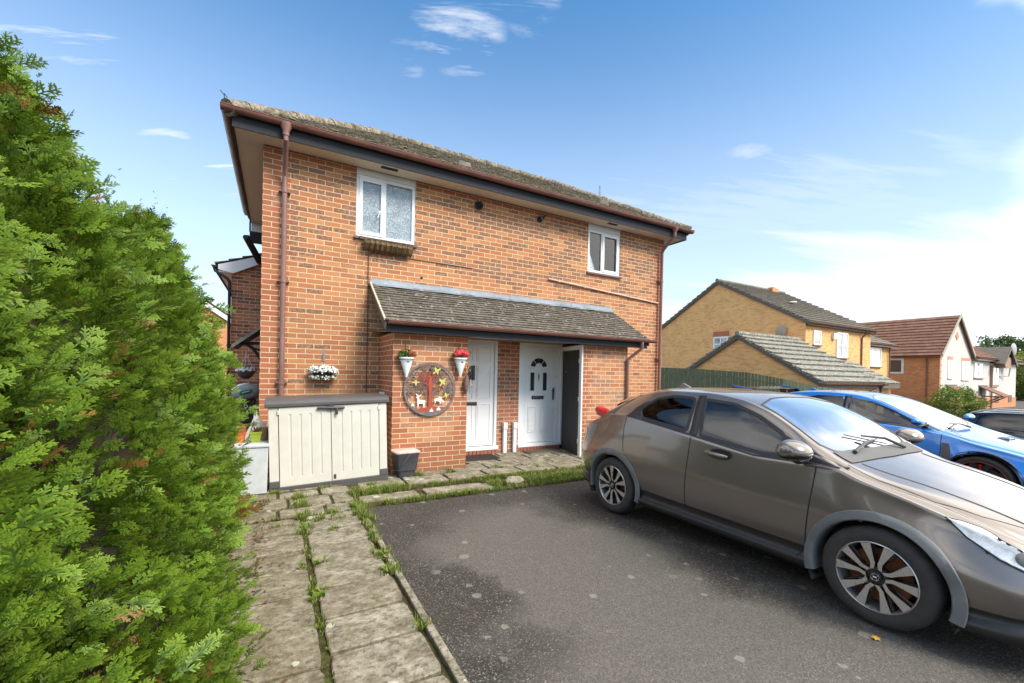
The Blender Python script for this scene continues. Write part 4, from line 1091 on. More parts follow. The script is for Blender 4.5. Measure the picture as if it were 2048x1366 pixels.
def flowers(t, c, R_, n, seed, petal, leafm, up=.5, name='flowers', size=.012, leaves=1.0):
    rs = np.random.RandomState(seed)
    def fn(rs, n):
        v = rs.normal(size=(n, 3)); v /= np.linalg.norm(v, axis=1, keepdims=True); v[:, 2] = np.abs(v[:, 2])*up + rs.uniform(-.35, .1, n)*.6
        return np.array(c) + v * np.array(R_) * rs.uniform(.6, 1.05, (n, 1)), v
    V, F, g = leaf_cloud(int(n*leaves*3), fn, size*1.4, rs); np_mesh('leaves', V, F, leafm, t, np.stack([g, g, g*0], 1))
    mb = MB()
    for k in range(n):
        v = rs.normal(size=3); v /= np.linalg.norm(v); v[2] = abs(v[2])*up + rs.uniform(-.25, .1); v[1] -= .15
        p = np.array(c) + v*np.array(R_)*rs.uniform(.85, 1.1); a0 = rs.uniform(0, 6)
        nrm = Vector(v).normalized() + Vector((rs.normal(0,.3), rs.normal(0,.3) - .4, rs.normal(0,.3))); nrm.normalize()
        s1 = nrm.cross(Vector((.3,.2,1))).normalized(); s2 = nrm.cross(s1)
        for j in range(5):
            a = a0 + j*1.256; q = size*rs.uniform(.8, 1.2)
            d = s1*math.cos(a) + s2*math.sin(a); e = s1*math.cos(a+1.57) + s2*math.sin(a+1.57); P = Vector(p)
            mb.face([P, P + d*q*.6 + e*q*.45 + nrm*.003, P + d*q*1.1 + nrm*.004, P + d*q*.6 - e*q*.45 + nrm*.003])
    mb.build(name, petal, t, fixn=False)
m_leafg = foliage_mat('pot_leaf', (.05, .11, .02), (.10, .19, .03), (.16, .26, .05), .25)
m_leafs = foliage_mat('silver_leaf', (.12, .15, .09), (.22, .27, .17), (.3, .33, .25), .2)
m_petw = mat('white_petal', (.8, .78, .74), .6, 0, .1, 40, 0); m_petr = mat('red_petal', (.72, .02, .04), .5, 0, .25, 60, 0); m_petd = mat('dark_red_petal', (.40, .008, .015), .5, 0, .25, 60, 0)
hb = thing('hanging_basket', 'brown plastic hanging basket of white flowers on white cords, beyond the house corner', 'hanging basket', (-.27, 1.9, 1.4))
mb = MB(); mb.lathe([(0, -.14), (.05, -.14), (.11, -.09), (.155, 0), (.15, .012), (.14, .0), (0, -.02)], (-.27, 1.9, 1.44), 24); mb.build('bowl', mat('brown_bowl', (.085, .055, .05), .5), hb, smooth=50)
mb = MB()
for k in range(3):
    a = k*2.1 + .4; mb.tube([(-.27 + .145*math.cos(a), 1.9 + .145*math.sin(a), 1.44), (-.27, 1.9, 1.72)], .004, 5)
mb.tube([(-.27, 1.9, 1.71), (-.27, 1.9, 1.82)], .006, 6); mb.build('cord', m_pvc, hb)
flowers(hb, (-.27, 1.9, 1.45), (.155, .155, .06), 110, 3, m_petw, m_leafs, .9, size=.016)

# wall basket with white flowers on the main wall
fb = thing('flower_basket', 'wall basket of small white flowers on the brick wall above the beige shed', 'flower basket', (.82, -.1, 1.44))
mb = MB(); mb.lathe([(0, -.12), (.06, -.11), (.12, -.06), (.15, .0)], (.82, -.03, 1.46), 16, a0=math.pi, a1=2*math.pi); mb.build('basket', mat('coir_dark', (.07, .05, .03), .9, 0, .4, 40, .8), fb)
flowers(fb, (.82, -.10, 1.47), (.205, .13, .13), 330, 5, m_petw, m_leafs, .55, size=.0135)
flowers(fb, (.82, -.12, 1.40), (.19, .10, .10), 150, 6, m_petw, m_leafs, -.3, size=.0125)
# empty coir trough under the left window
tr = thing('window_basket', 'empty coir lined iron trough fixed under the left upstairs window', 'trough', (1.72, -.1, 3.4))
mb = MB(); rs = np.random.RandomState(2); rows = []
x0_, x1_ = 1.36, 2.13; nn = 44
for k in range(nn + 1):
    x = x0_ + (x1_ - x0_)*k/nn; b = .012*abs(math.sin(math.pi*k/4.4)); e = min(1, min(k, nn - k)/4)
    rows.append([(x, -.02, 3.525), (x, -.11 - b - .05*e, 3.53 + rs.uniform(-.006, .012)), (x, -.12 - b - .04*e, 3.48 + rs.uniform(-.01, .01)), (x + rs.uniform(-.003, .003), -.08 - b*1.5 - .02*e, 3.415 + rs.uniform(-.012, .006)), (x, -.03, 3.39)])
mb.grid(rows)
mb.build('lining', mat('coir', (.20, .125, .05), .95, 0, .5, 40, 1, 90), tr, fixn=False)
mb = MB()
for k in range(10):
    x = x0_ + .01 + (x1_ - x0_ - .02)*k/9; mb.tube([(x, -.03, 3.54), (x, -.175, 3.54), (x, -.178, 3.48), (x, -.12, 3.40), (x, -.02, 3.37)], .005, 6)
mb.tube([(x0_, -.177, 3.54), (x1_, -.177, 3.54)], .006, 6); mb.tube([(x0_ - .06, -.03, 3.56), (x0_ - .04, -.14, 3.57), (x0_, -.17, 3.54)], .006, 6)
mb.build('frame', m_metal_d, tr)
# cone planters on the pier
def cone(x, z, label, petal, nfl, seed, tall):
    y = -1.0
    t = thing('cone_planter', label, 'wall planter', (x, y, z), group='white cone planters on the brick pier')
    mb = MB(); rows = []; n = 20
    for r_, h in ((.0, -.27), (.012, -.265), (.093, -.012), (.093, .0), (.104, .0), (.104, .022), (.09, .022), (.08, .0), (0, -.0)):
        rows.append([(x + r_*math.cos(2*math.pi*j/n), y + r_*.75*math.sin(2*math.pi*j/n), z + h) for j in range(n)])
    mb.grid(rows, True); mb.build('cone', mat('white_enamel', (.70, .72, .71), .5, 0, .12, 25, .3), t, smooth=40)
    mb = MB(); mb.tube([(x + .106*math.cos(2*math.pi*j/24), y + .08*math.sin(2*math.pi*j/24), z - .012) for j in range(25)], .004, 6, False)
    mb.tube([(x, -.925, z + .02), (x, -.925, z + .20), (x, -.96, z + .21)], .004, 5); mb.build('hoop', m_metal_d, t)
    mb = MB()
    V = [(-.022, 0), (-.018, .010), (-.012, .004), (-.004, .012), (0, .004), (.006, .01), (.012, .003), (.02, .009), (.022, -.003), (-.004, -.004)]
    mb.prism(V, -.001, .0015, 'xz', Matrix.Translation((x + .006, y - .066, z - .045)) @ Matrix.Rotation(R(-16), 4, 'X')); mb.build('stamp_mark', m_black, t)
    flowers(t, (x, y, z + .05), (.135, .08, .11), 16, seed, mat('bud', (.25, .12, .06), .6, 0, .3), m_leafg, .8, name='buds', size=.012, leaves=12)
    mb = MB(); rs = np.random.RandomState(seed)
    for (fx, fz, fr) in nfl:
        for k in range(150):
            v = rs.normal(size=3); v /= np.linalg.norm(v); p = Vector((x + fx, y - .03, z + fz)) + Vector(v)*fr*1.25
            nrm = (Vector(v) + Vector((0, -.3, .1))).normalized(); s1 = nrm.cross(Vector((.2, .3, 1))).normalized(); s2 = nrm.cross(s1); q = .014*rs.uniform(.8, 1.3); a = rs.uniform(0, 6)
            c1 = s1*math.cos(a) + s2*math.sin(a); c2 = nrm.cross(c1)
            mb.face([p - c1*q, p - c2*q*.7 + nrm*.003, p + c1*q + nrm*.004, p + c2*q*.7])
    mb.build('blooms', petal, t, fixn=False)
    return t
cone(1.832, 1.675, 'white cone planter left of the round ornament, mostly leaves, one dark red bloom', m_petd, [(.055, .075, .032)], 5, .1)
cone(2.655, 1.695, 'white cone planter on the right of the tree disc, crowded with bright red blooms', m_petr, [(-.045, .085, .04), (.055, .08, .042), (.0, .105, .03), (.085, .07, .03), (-.085, .07, .022)], 9, .1)
# round metal wall disc: tree with birds and animals
ds = thing('wall_disc', 'round metal wall ornament on the brick pier with red tree, yellow birds and white deer', 'wall ornament', (2.205, -.95, 1.235))
X0, Z0, RD = 2.205, 1.235, .395; yb = -.955
m_dk = mat('disc_grey', (.17, .155, .15), .6, .3, .3, 20); m_dr = mat('disc_red', (.36, .06, .03), .6, 0, .25, 25); m_dy = mat('disc_yellow', (.50, .50, .13), .6); m_dw = mat('disc_white', (.80, .70, .62), .6)
mb = MB(); rows = []
for k in range(73):
    a = 2*math.pi*k/72; ri = RD - .022 - (.05*max(0, -math.sin(a))**3); rows.append([(X0 + q*math.cos(a), yy, Z0 + q*math.sin(a)) for q, yy in ((ri, yb + .004), (ri, yb - .004), (RD, yb - .006), (RD + .004, yb), (RD, yb + .004))])
mb.grid(rows); mb.build('ring', m_dk, ds, smooth=40)
def P2(pts, s, x, z): return [(X0 + x + a*s, Z0 + z + b*s) for a, b in pts]
mb = MB(); mb.prism(P2([(-.028, -.27), (-.022, -.05), (-.03, .1), (-.012, .18), (.012, .18), (.026, .1), (.024, -.05), (.034, -.27)], 1, 0, 0), yb - .006, yb + .002)
mb.prism(P2([(-.22, -.30), (-.1, -.275), (0, -.25), (.12, -.26), (.24, -.265), (.26, -.285), (.12, -.31), (-.02, -.33), (-.14, -.335)], 1, 0, 0), yb - .005, yb + .001)
r = random.Random(2)
for k in range(44):
    a = R(r.uniform(-5, 185)); p = Vector((X0 + r.uniform(-.015, .015), yb, Z0 + r.uniform(-.02, .16))); pts_ = [p]
    for j in range(4): a += r.uniform(-.5, .5); p = p + Vector((math.cos(a), 0, math.sin(a)))*r.uniform(.03, .075); pts_.append(p)
    pts_ = [q for q in pts_ if (q.x-X0)**2 + (q.z-Z0)**2 < .34**2]
    if len(pts_) > 1: mb.tube(pts_, .004, 4)
mb.build('tree', m_dr, ds)
mb = MB()
for k in range(640):
    a = r.uniform(0, 6.28); q = RD*math.sqrt(r.uniform(0, .9)); x, z = q*math.cos(a), q*math.sin(a)
    if z < -.10 - .03*math.cos(x*18) or abs(x) < .03 and z < .12: continue
    s_ = r.uniform(.010, .020); t_ = r.uniform(0, 3.14)
    mb.prism([(X0 + x + s_*math.cos(t_ + b)*c, Z0 + z + s_*math.sin(t_ + b)*c) for b, c in ((0, 1.2), (1.2, .5), (3.14, 1.1), (4.6, .5))], yb - .003, yb + .001)
for k in range(90):
    a = r.uniform(0, 6.28); q = RD*math.sqrt(r.uniform(0, .85)); x, z = q*math.cos(a), q*math.sin(a)
    if z < -.1: continue
    b = r.uniform(0, 6.28); mb.tube([(X0 + x + .018*math.cos(b + c)*(1 - c*.1), yb, Z0 + z + .018*math.sin(b + c)*(1 - c*.1)) for c in (0, .9, 1.8, 2.7, 3.6)], .003, 4)
mb.build('leaves', m_dk, ds)
bird = [(-.075, -.012), (-.03, .0), (-.035, .035), (-.015, .065), (-.002, .03), (.01, .012), (.045, .018), (.062, .006), (.042, -.002), (.012, -.014), (.0, -.045), (-.02, -.055), (-.02, -.018), (-.078, -.03)]
for (x, z, s_, an) in ((.10, .28, 1.05, 20), (.19, .12, 1.1, 40), (-.23, .10, .8, 170), (.25, -.09, .75, 10)):
    mb = MB(); c, q = math.cos(R(an)), math.sin(R(an)); mb.prism(P2([(a*c - b*q, a*q + b*c) for a, b in bird], s_, x, z), yb - .011, yb - .004); mb.build('bird', m_dy, ds)
deer = [(-.055, -.07), (-.045, -.07), (-.04, -.02), (.02, -.02), (.028, -.075), (.038, -.075), (.045, .0), (.05, .02), (.04, .03), (-.03, .03), (-.042, .075), (-.03, .085), (-.01, .085), (-.005, .12), (-.018, .1), (-.045, .095), (-.075, .12), (-.09, .115), (-.06, .088), (-.085, .066), (-.06, .058), (-.065, .01), (-.062, -.02)]
mb = MB(); mb.prism(P2(deer, 1.05, -.13, -.19), yb - .011, yb - .003); mb.build('deer', m_dw, ds)
fox = [(-.07, -.04), (-.06, -.04), (-.05, -.005), (.0, -.02), (.01, -.05), (.02, -.05), (.025, -.01), (.05, -.03), (.07, -.03), (.06, .0), (.03, .02), (.045, .05), (.02, .04), (.0, .05), (-.02, .03), (-.05, .03), (-.075, .015)]
mb = MB(); mb.prism(P2(fox, 1.05, .14, -.165), yb - .011, yb - .003); mb.build('fawn', m_dw, ds)
rab = [(-.04, -.03), (.03, -.03), (.035, .0), (.01, .015), (.015, .06), (.0, .02), (-.01, .05), (-.015, .015), (-.035, .0)]
for (x, z, s_) in ((.02, -.31, .8), (.13, -.29, .85), (-.26, -.225, .65)):
    mb = MB(); mb.prism(P2(rab, s_, x, z), yb - .011, yb - .003); mb.build('rabbit', m_dw, ds)
# wooden bird chime at the pier corner
ch = thing('wind_chime', 'brown bird shaped wind chime hanging at the right corner of the brick pier', 'wind chime', (2.80, -.98, 1.45))
mb = MB(); r = random.Random(9)
for k in range(12):
    p = Vector((2.79 + r.uniform(-.03, .04), -.99, 1.45 + r.uniform(0, .15))); mb.tube([p, p + Vector((r.uniform(-.03, .03), r.uniform(-.02, .02), r.uniform(.03, .08)))], .007, 5)
mb.build('feathers', mat('straw', (.42, .27, .10), .8, 0, .4, 40), ch)
mb = MB(); mb.tube([(2.775, -.975, 1.45), (2.765, -.985, 1.35), (2.76, -.98, 1.22), (2.765, -.975, 1.17)], [.02, .042, .032, .012], 10); mb.build('body', mat('driftwood', (.16, .10, .075), .85, 0, .4, 30, .8), ch, smooth=True)
mb = MB(); mb.lathe([(.0, .1), (.012, .095), (.03, .03), (.055, 0), (.0, .005)], (2.83, -.98, 1.295), 14); mb.build('bell', mat('bell_grey', (.16, .14, .13), .6, .3), ch, smooth=40)
mb = MB(); mb.tube([(2.82, -.98, 1.29), (2.82, -.98, 1.17)], .003, 5); mb.build('cord', m_black, ch)
# food caddy
cd = thing('food_caddy', 'small dark grey food waste caddy with pale lid on the paving between shed and pier', 'caddy', (1.83, -1.05, 0))
mb = MB(); M_ = Matrix.Translation((1.83, -1.04, 0)) @ Matrix.Rotation(R(4), 4, 'Z')
def rr_ring(w, d, z, c=.035):
    pts_ = []
    for sx, sy, a0 in ((1, 1, 0), (-1, 1, 90), (-1, -1, 180), (1, -1, 270)):
        for k in range(5): a = R(a0 + 22.5*k); pts_.append(M_ @ Vector((sx*(w - c) + c*math.cos(a), sy*(d - c) + c*math.sin(a), z)))
    return pts_
i = mb.grid([rr_ring(.115, .085, .0), rr_ring(.125, .095, .10), rr_ring(.14, .11, .102), rr_ring(.16, .125, .30), rr_ring(.172, .135, .335), rr_ring(.172, .135, .35)], True); mb.build('body', mat('caddy_grey', (.05, .05, .058), .5, 0, .15), cd, smooth=50)
mb = MB(); i = mb.grid([rr_ring(.178, .14, .35), rr_ring(.178, .14, .368), rr_ring(.15, .115, .385)], True); mb.idx([i + 40 + k for k in range(20)]); mb.build('lid', mat('caddy_lid', (.62, .45, .38), .6, 0, .35, 12), cd, smooth=40)
mb = MB(); mb.tube([M_ @ Vector(p) for p in ((.02, -.135, .34), (-.08, -.155, .22), (-.13, -.15, .13), (-.165, -.10, .12))], .007, 6); mb.build('handle', m_lat, cd)
# door mats
for k, (x0_, x1_, y0_, y1_, cc, lab) in enumerate(((2.86, 3.62, -.52, -.14, (.05, .04, .034), 'dark door mat on the step by the door numbered 7'), (4.3, 5.0, -.42, -.1, (.18, .14, .09), 'worn brown door mat in front of the door with the fan light'))):
    mb = MB(); mb.box(x0_, x1_, y0_, y1_, .016, .034); 
    for j in range(int((x1_-x0_)/.04)): mb.box(x0_ + .01 + j*.04, x0_ + .028 + j*.04, y0_ + .01, y1_ - .01, .034, .041)
    tag(mb.build('door_mat', mat('mat_%d' % k, cc, .95, 0, .4, 30, 1, 80), None), lab, 'door mat')

# ================================================================== NEIGHBOUR ON THE LEFT
nb = thing('brick_house', 'red brick house behind the left corner, with white barge board and black downpipe', 'house', (-.7, 4.2, 0))
mb = MB(); ty = 4.2
mb.face([(-.69, ty, -.2), (3, ty, -.2), (3, ty, 5.0), (-.30, ty, 4.02), (-.69, ty, 3.72)]); mb.face([(-.69, ty, -.2), (-.69, ty + 5, -.2), (-.69, ty + 5, 3.72), (-.69, ty, 3.72)])
mb.build('wall', m_brickn, nb, fixn=False)
k = .38
mb = MB(); mb.prism([(-.93, 3.62), (-.93, 3.72), (.2, 3.72 + 1.13*k), (.2, 3.60 + 1.13*k), (-.66, 3.56)], ty - .09, ty - .06, 'xz'); mb.build('barge_board', m_white, nb)
mb = MB(); V0 = (1, 0, k); tile_slope(mb, (-.99, ty + 5, 3.73), (0, -1, 0), (1/math.hypot(1,k), 0, k/math.hypot(1,k)), 17, 5, .3, .27, .03, .006, .6, 12); mb.face([(-.99, ty - .1, 3.73), (-.99, ty + 5, 3.73), (.4, ty + 5, 3.73 + 1.39*k), (.4, ty - .1, 3.73 + 1.39*k)]); mb.build('roof', m_yroof, nb, fixn=False)
mb = MB(); mb.box(-.93, -.69, ty - .06, ty + 5, 3.57, 3.60); mb.build('soffit', m_white, nb)
mb = MB(); gutter(mb, (-1.0, ty - .1, 3.70), (-1.0, ty + 5, 3.70), .055); mb.build('gutter', m_black, nb, smooth=50)
mb = MB(); mb.tube([(-1.0, ty - .03, 3.64), (-.98, ty - .06, 3.58), (-.76, ty - .06, 3.44), (-.72, ty - .06, 3.36), (-.72, ty - .06, .0)], .032, 10); collars(mb, -.72, ty - .06, 1.98, .032); mb.build('downpipe', m_black, nb, smooth=40)
mb = MB(); rows = []
for r_, h in ((0, .03), (.12, .02), (.22, 0)): rows.append([(-.10 - h*1.2, ty - .55 + r_*.7*math.cos(2*math.pi*j/20), 2.5 + r_*math.sin(2*math.pi*j/20)) for j in range(20)])
mb.grid(rows, True); mb.tube([(-.1, ty - .5, 2.5), (-.1, ty, 2.4)], .015, 6); mb.tube([(-.42, ty, 2.42), (-.42, ty - .1, 2.43), (-.33, ty - .12, 2.45)], .014, 6); mb.build('satellite_dish', mat('dish_dark', (.08, .08, .085), .5), nb, fixn=False)
pc = MB()   # little canopy on brackets over the side door
pc.prism([(-.45, 1.84), (-.45, 1.885), (.0, 2.27), (.0, 2.2)], 1.5, 2.6, 'xz'); pr = pc.build('door_canopy', m_canopy, nb)
mb = MB(); mb.prism([(-.452, 1.82), (-.46, 1.875), (.0, 2.255), (.0, 2.20)], 1.44, 1.50, 'xz'); mb.build('verge_board', mat('verge_green', (.24, .24, .19), .7, 0, .3), pr)
mb = MB(); mb.tube([(-.30, 1.6, 1.93), (-.16, 1.6, 1.84), (-.01, 1.6, 1.62)], .03, 6); mb.tube([(-.36, 1.6, 1.91), (-.01, 1.6, 1.93)], .03, 6); mb.tube([(-.2, 1.6, 1.85), (-.01, 1.6, 1.8)], .022, 6); mb.build('bracket', m_black, pr)
# lower eave running back past the corner
mb = MB(); mb.tube([(-.37, 2.95, 4.09), (-.17, 4.15, 3.87)], .05, 10); mb.tube([(-.33, 2.97, 4.12), (-.12, 4.15, 3.92)], .03, 6); mb.build('lower_eave', m_black, house)
# gable of a further house, between hedge and downpipe
fh = thing('brick_house', 'distant brick house gable with white barge board, just above the hedge', 'house', (-2.2, 14, 0))
mb = MB(); mb.face([(-6, 14, -.2), (1, 14, -.2), (1, 14, 1.6), (-2.3, 14, 4.0), (-6, 14, 1.6)]); mb.build('wall', m_orange, fh, fixn=False)
mb = MB(); mb.prism([(-2.3, 4.15), (1.1, 1.75), (1.1, 1.5), (-2.3, 3.9)], 13.9, 13.95, 'xz'); mb.prism([(-2.3, 4.15), (-5.9, 1.75), (-5.9, 1.5), (-2.3, 3.9)], 13.9, 13.95, 'xz'); mb.build('barge_board', m_white, fh)
mb = MB(); mb.prism([(-2.3, 4.2), (1.2, 1.75), (1.2, 1.65), (-2.3, 4.1), (-5.9, 1.65), (-5.9, 1.75)], 13.9, 22, 'xz'); mb.build('roof', m_broof, fh)
# ================================================================== CARS
def interp(tab):
    xs = [a for a, _ in tab]; ys = [b for _, b in tab]; n = len(xs)
    h = [xs[i+1]-xs[i] for i in range(n-1)]; d = [(ys[i+1]-ys[i])/h[i] for i in range(n-1)]
    m = [d[0]] + [0 if d[i-1]*d[i] <= 0 else (h[i-1]+h[i]) * 1. / (h[i]/d[i-1]*1. + h[i-1]/d[i]) if False else (0 if d[i-1]*d[i] <= 0 else 2/(1/d[i-1]+1/d[i])) for i in range(1, n-1)] + [d[-1]]
    def f(x):
        if x <= xs[0]: return ys[0]
        if x >= xs[-1]: return ys[-1]
        i = max(k for k in range(n-1) if xs[k] <= x); t = (x-xs[i])/h[i]
        return (2*t**3-3*t**2+1)*ys[i] + (t**3-2*t*t+t)*h[i]*m[i] + (-2*t**3+3*t*t)*ys[i+1] + (t**3-t*t)*h[i]*m[i+1]
    return f
def catmull(P, per):
    out = []; n = len(P)
    for i in range(n-1):
        p0 = P[max(0, i-1)]; p1 = P[i]; p2 = P[i+1]; p3 = P[min(n-1, i+2)]
        for k in range(per):
            t = k/per
            out.append(tuple(.5*((2*b) + (-a+c)*t + (2*a-5*b+4*c-d)*t*t + (-a+3*b-3*c+d)*t**3) for a, b, c, d in zip(p0, p1, p2, p3)))
    out.append(P[-1]); return out
def inside(p, poly):
    x, y = p; r = False; n = len(poly)
    for i in range(n):
        a, b = poly[i], poly[(i+1) % n]
        if (a[1] > y) != (b[1] > y) and x < (b[0]-a[0])*(y-a[1])/(b[1]-a[1]) + a[0]: r = not r
    return r
def round_poly(P, k=5, amt=.25):
    out = []; n = len(P)
    for i in range(n):
        a, b, c = Vector(P[i-1]), Vector(P[i]), Vector(P[(i+1) % n])
        p = b + (a-b).normalized()*min(amt, (a-b).length*.45); q = b + (c-b).normalized()*min(amt, (c-b).length*.45)
        for j in range(k+1):
            t = j/k; out.append(tuple((1-t)**2*p + 2*t*(1-t)*b + t*t*q))
    return out

def wheel(t, c, side, Rw, rim_r, style, wid=.19, rz=0.):
    """wheel whose outer face looks along side*X"""
    x, y, z = c; w = thing('wheel', None, None, (0, 0, 0)); w.parent = t
    o = Vector(parent_world(t)); w.location = Vector(c) - o
    mb = MB(); s = side
    prof = [(rim_r*1.0, s*-.02), (rim_r*1.02, s*.004), (rim_r + .25*(Rw-rim_r), s*.010), (rim_r + .62*(Rw-rim_r), s*.012), (Rw*.965, s*-.004), (Rw*.99, s*-.022), (Rw, s*-.05), (Rw, -s*(wid-.05)), (Rw*.97, -s*wid), (rim_r, -s*wid)]
    mb.lathe(prof, c, 56, 'x')
    for dx in (.065, .1, .135): mb.lathe([(Rw+.0005, -s*(dx-.004)), (Rw - .006, -s*dx), (Rw+.0005, -s*(dx+.004))], c, 40, 'x')
    mb.build('tyre', m_rubber, w, smooth=50)
    mb = MB(); mb.lathe([(rim_r*1.01, s*.002), (rim_r*.985, s*.006), (rim_r*.965, s*.0), (rim_r*.95, -s*.03), (rim_r*.92, -s*.14)], c, 56, 'x')
    mb.build('rim_ring', style['lip'], w, smooth=50)
    def P(r_, a, h): return (x + s*h, y + r_*math.cos(a), z + r_*math.sin(a))
    # spokes: machined faces over dark flanks
    f = MB(); d = MB()
    for k in range(5):
        a0 = rz + k*2*math.pi/5
        for q in ((-1, 1) if style['twin'] else (0,)):
            if style['twin']:
                L = [(.052, .10*q*3.2, .0135), (.078, .1*q*2.4, .0125), (.102, .205*q, .0145), (rim_r*.97, .285*q, .0285)]
                L = [(.050, .42*q, .0105), (.085, .21*q, .0115), (.108, .245*q, .013), (rim_r*.975, .30*q, .0265)]
            else:
                L = [(.03, 0, .02), (.09, 0, .013), (rim_r*.98, 0, .012)]
            left = []; right = []
            for j, (r_, a, hw_) in enumerate(L):
                da = hw_/r_; hh = .004 - .012*(1 - r_/rim_r)
                left.append((r_, a0+a-da, hh)); right.append((r_, a0+a+da, hh))
            for j in range(len(L)-1):
                A, B_, C_, D_ = P(*left[j]), P(*left[j+1]), P(*right[j+1]), P(*right[j]); f.face([A, B_, C_, D_])
                for (u, v) in ((left[j], left[j+1]), (right[j], right[j+1])):
                    d.face([P(u[0], u[1], u[2]-.0005), P(v[0], v[1], v[2]-.0005), P(v[0], v[1], v[2]-.045), P(u[0], u[1], u[2]-.045)])
                d.face([P(left[j][0], left[j][1]-.05, -.045), P(left[j+1][0], left[j+1][1]-.05, -.03), P(right[j+1][0], right[j+1][1]+.05, -.03), P(right[j][0], right[j][1]+.05, -.045)])
    d.lathe([(0, -s*.02), (.062, -s*.02), (.068, -s*.05)], c, 24, 'x')
    f.build('spokes', style['face'], w, fixn=False); d.build('spoke_backs', style['pocket'], w, fixn=False)
    mb = MB(); mb.lathe([(0, s*-.001), (.028, s*-.001), (.031, -s*.006), (.031, -s*.03)], c, 24, 'x'); mb.build('hub_cap', m_black, w, smooth=50)
    if style.get('emblem'):
        mb = MB()
        n = 20
        ring = [(.0195*math.copysign(abs(math.cos(a))**.6, math.cos(a)), .0205*math.copysign(abs(math.sin(a))**.6, math.sin(a))) for a in [2*math.pi*j/n for j in range(n)]]
        ang = rz*0 - .12
        def Q(u, v, h): return (x + s*h, y + (u*math.cos(ang) - v*math.sin(ang))*(-s)*-1, z + u*math.sin(ang) + v*math.cos(ang))
        mb.tube([Q(u, v, .001) for u, v in ring + [ring[0]]], .0021, 6, False)
        for sgn in (-1, 1): mb.tube([Q(sgn*.013, .017, .001), Q(sgn*.0085, 0, .001), Q(sgn*.011, -.018, .001)], .0026, 6)
        mb.tube([Q(-.0085, 0, .001), Q(.0085, 0, .001)], .0026, 6); mb.build('emblem', m_chrome, w)
    mb = MB()
    for k in range(5):
        a = rz + (k+.5)*2*math.pi/5 ; p = P(.052, a, 0); mb.lathe([(0, -s*.010), (.009, -s*.010), (.010, -s*.03)], (p[0], p[1], p[2]), 10, 'x')
    mb.build('wheel_nuts', m_metal_d, w)
    mb = MB(); mb.lathe([(0, -s*.07), (rim_r*.78, -s*.07), (rim_r*.78, -s*.085), (0, -s*.085)], c, 40, 'x'); mb.build('brake_disc', style['disc'], w)
    if style.get('caliper'):
        mb = MB(); mb.lathe([(rim_r*.5, -s*.05), (rim_r*.86, -s*.05), (rim_r*.86, -s*.12), (rim_r*.5, -s*.12)], c, 10, 'x', a0=R(style['cal_a'] - 32), a1=R(style['cal_a'] + 32)); mb.build('brake_caliper', style['caliper'], w, fixn=False)
    mb = MB(); mb.lathe([(0, -s*(wid-.01)), (rim_r*.99, -s*(wid-.01))], c, 30, 'x'); mb.build('wheel_back', m_dark, w)
    return w

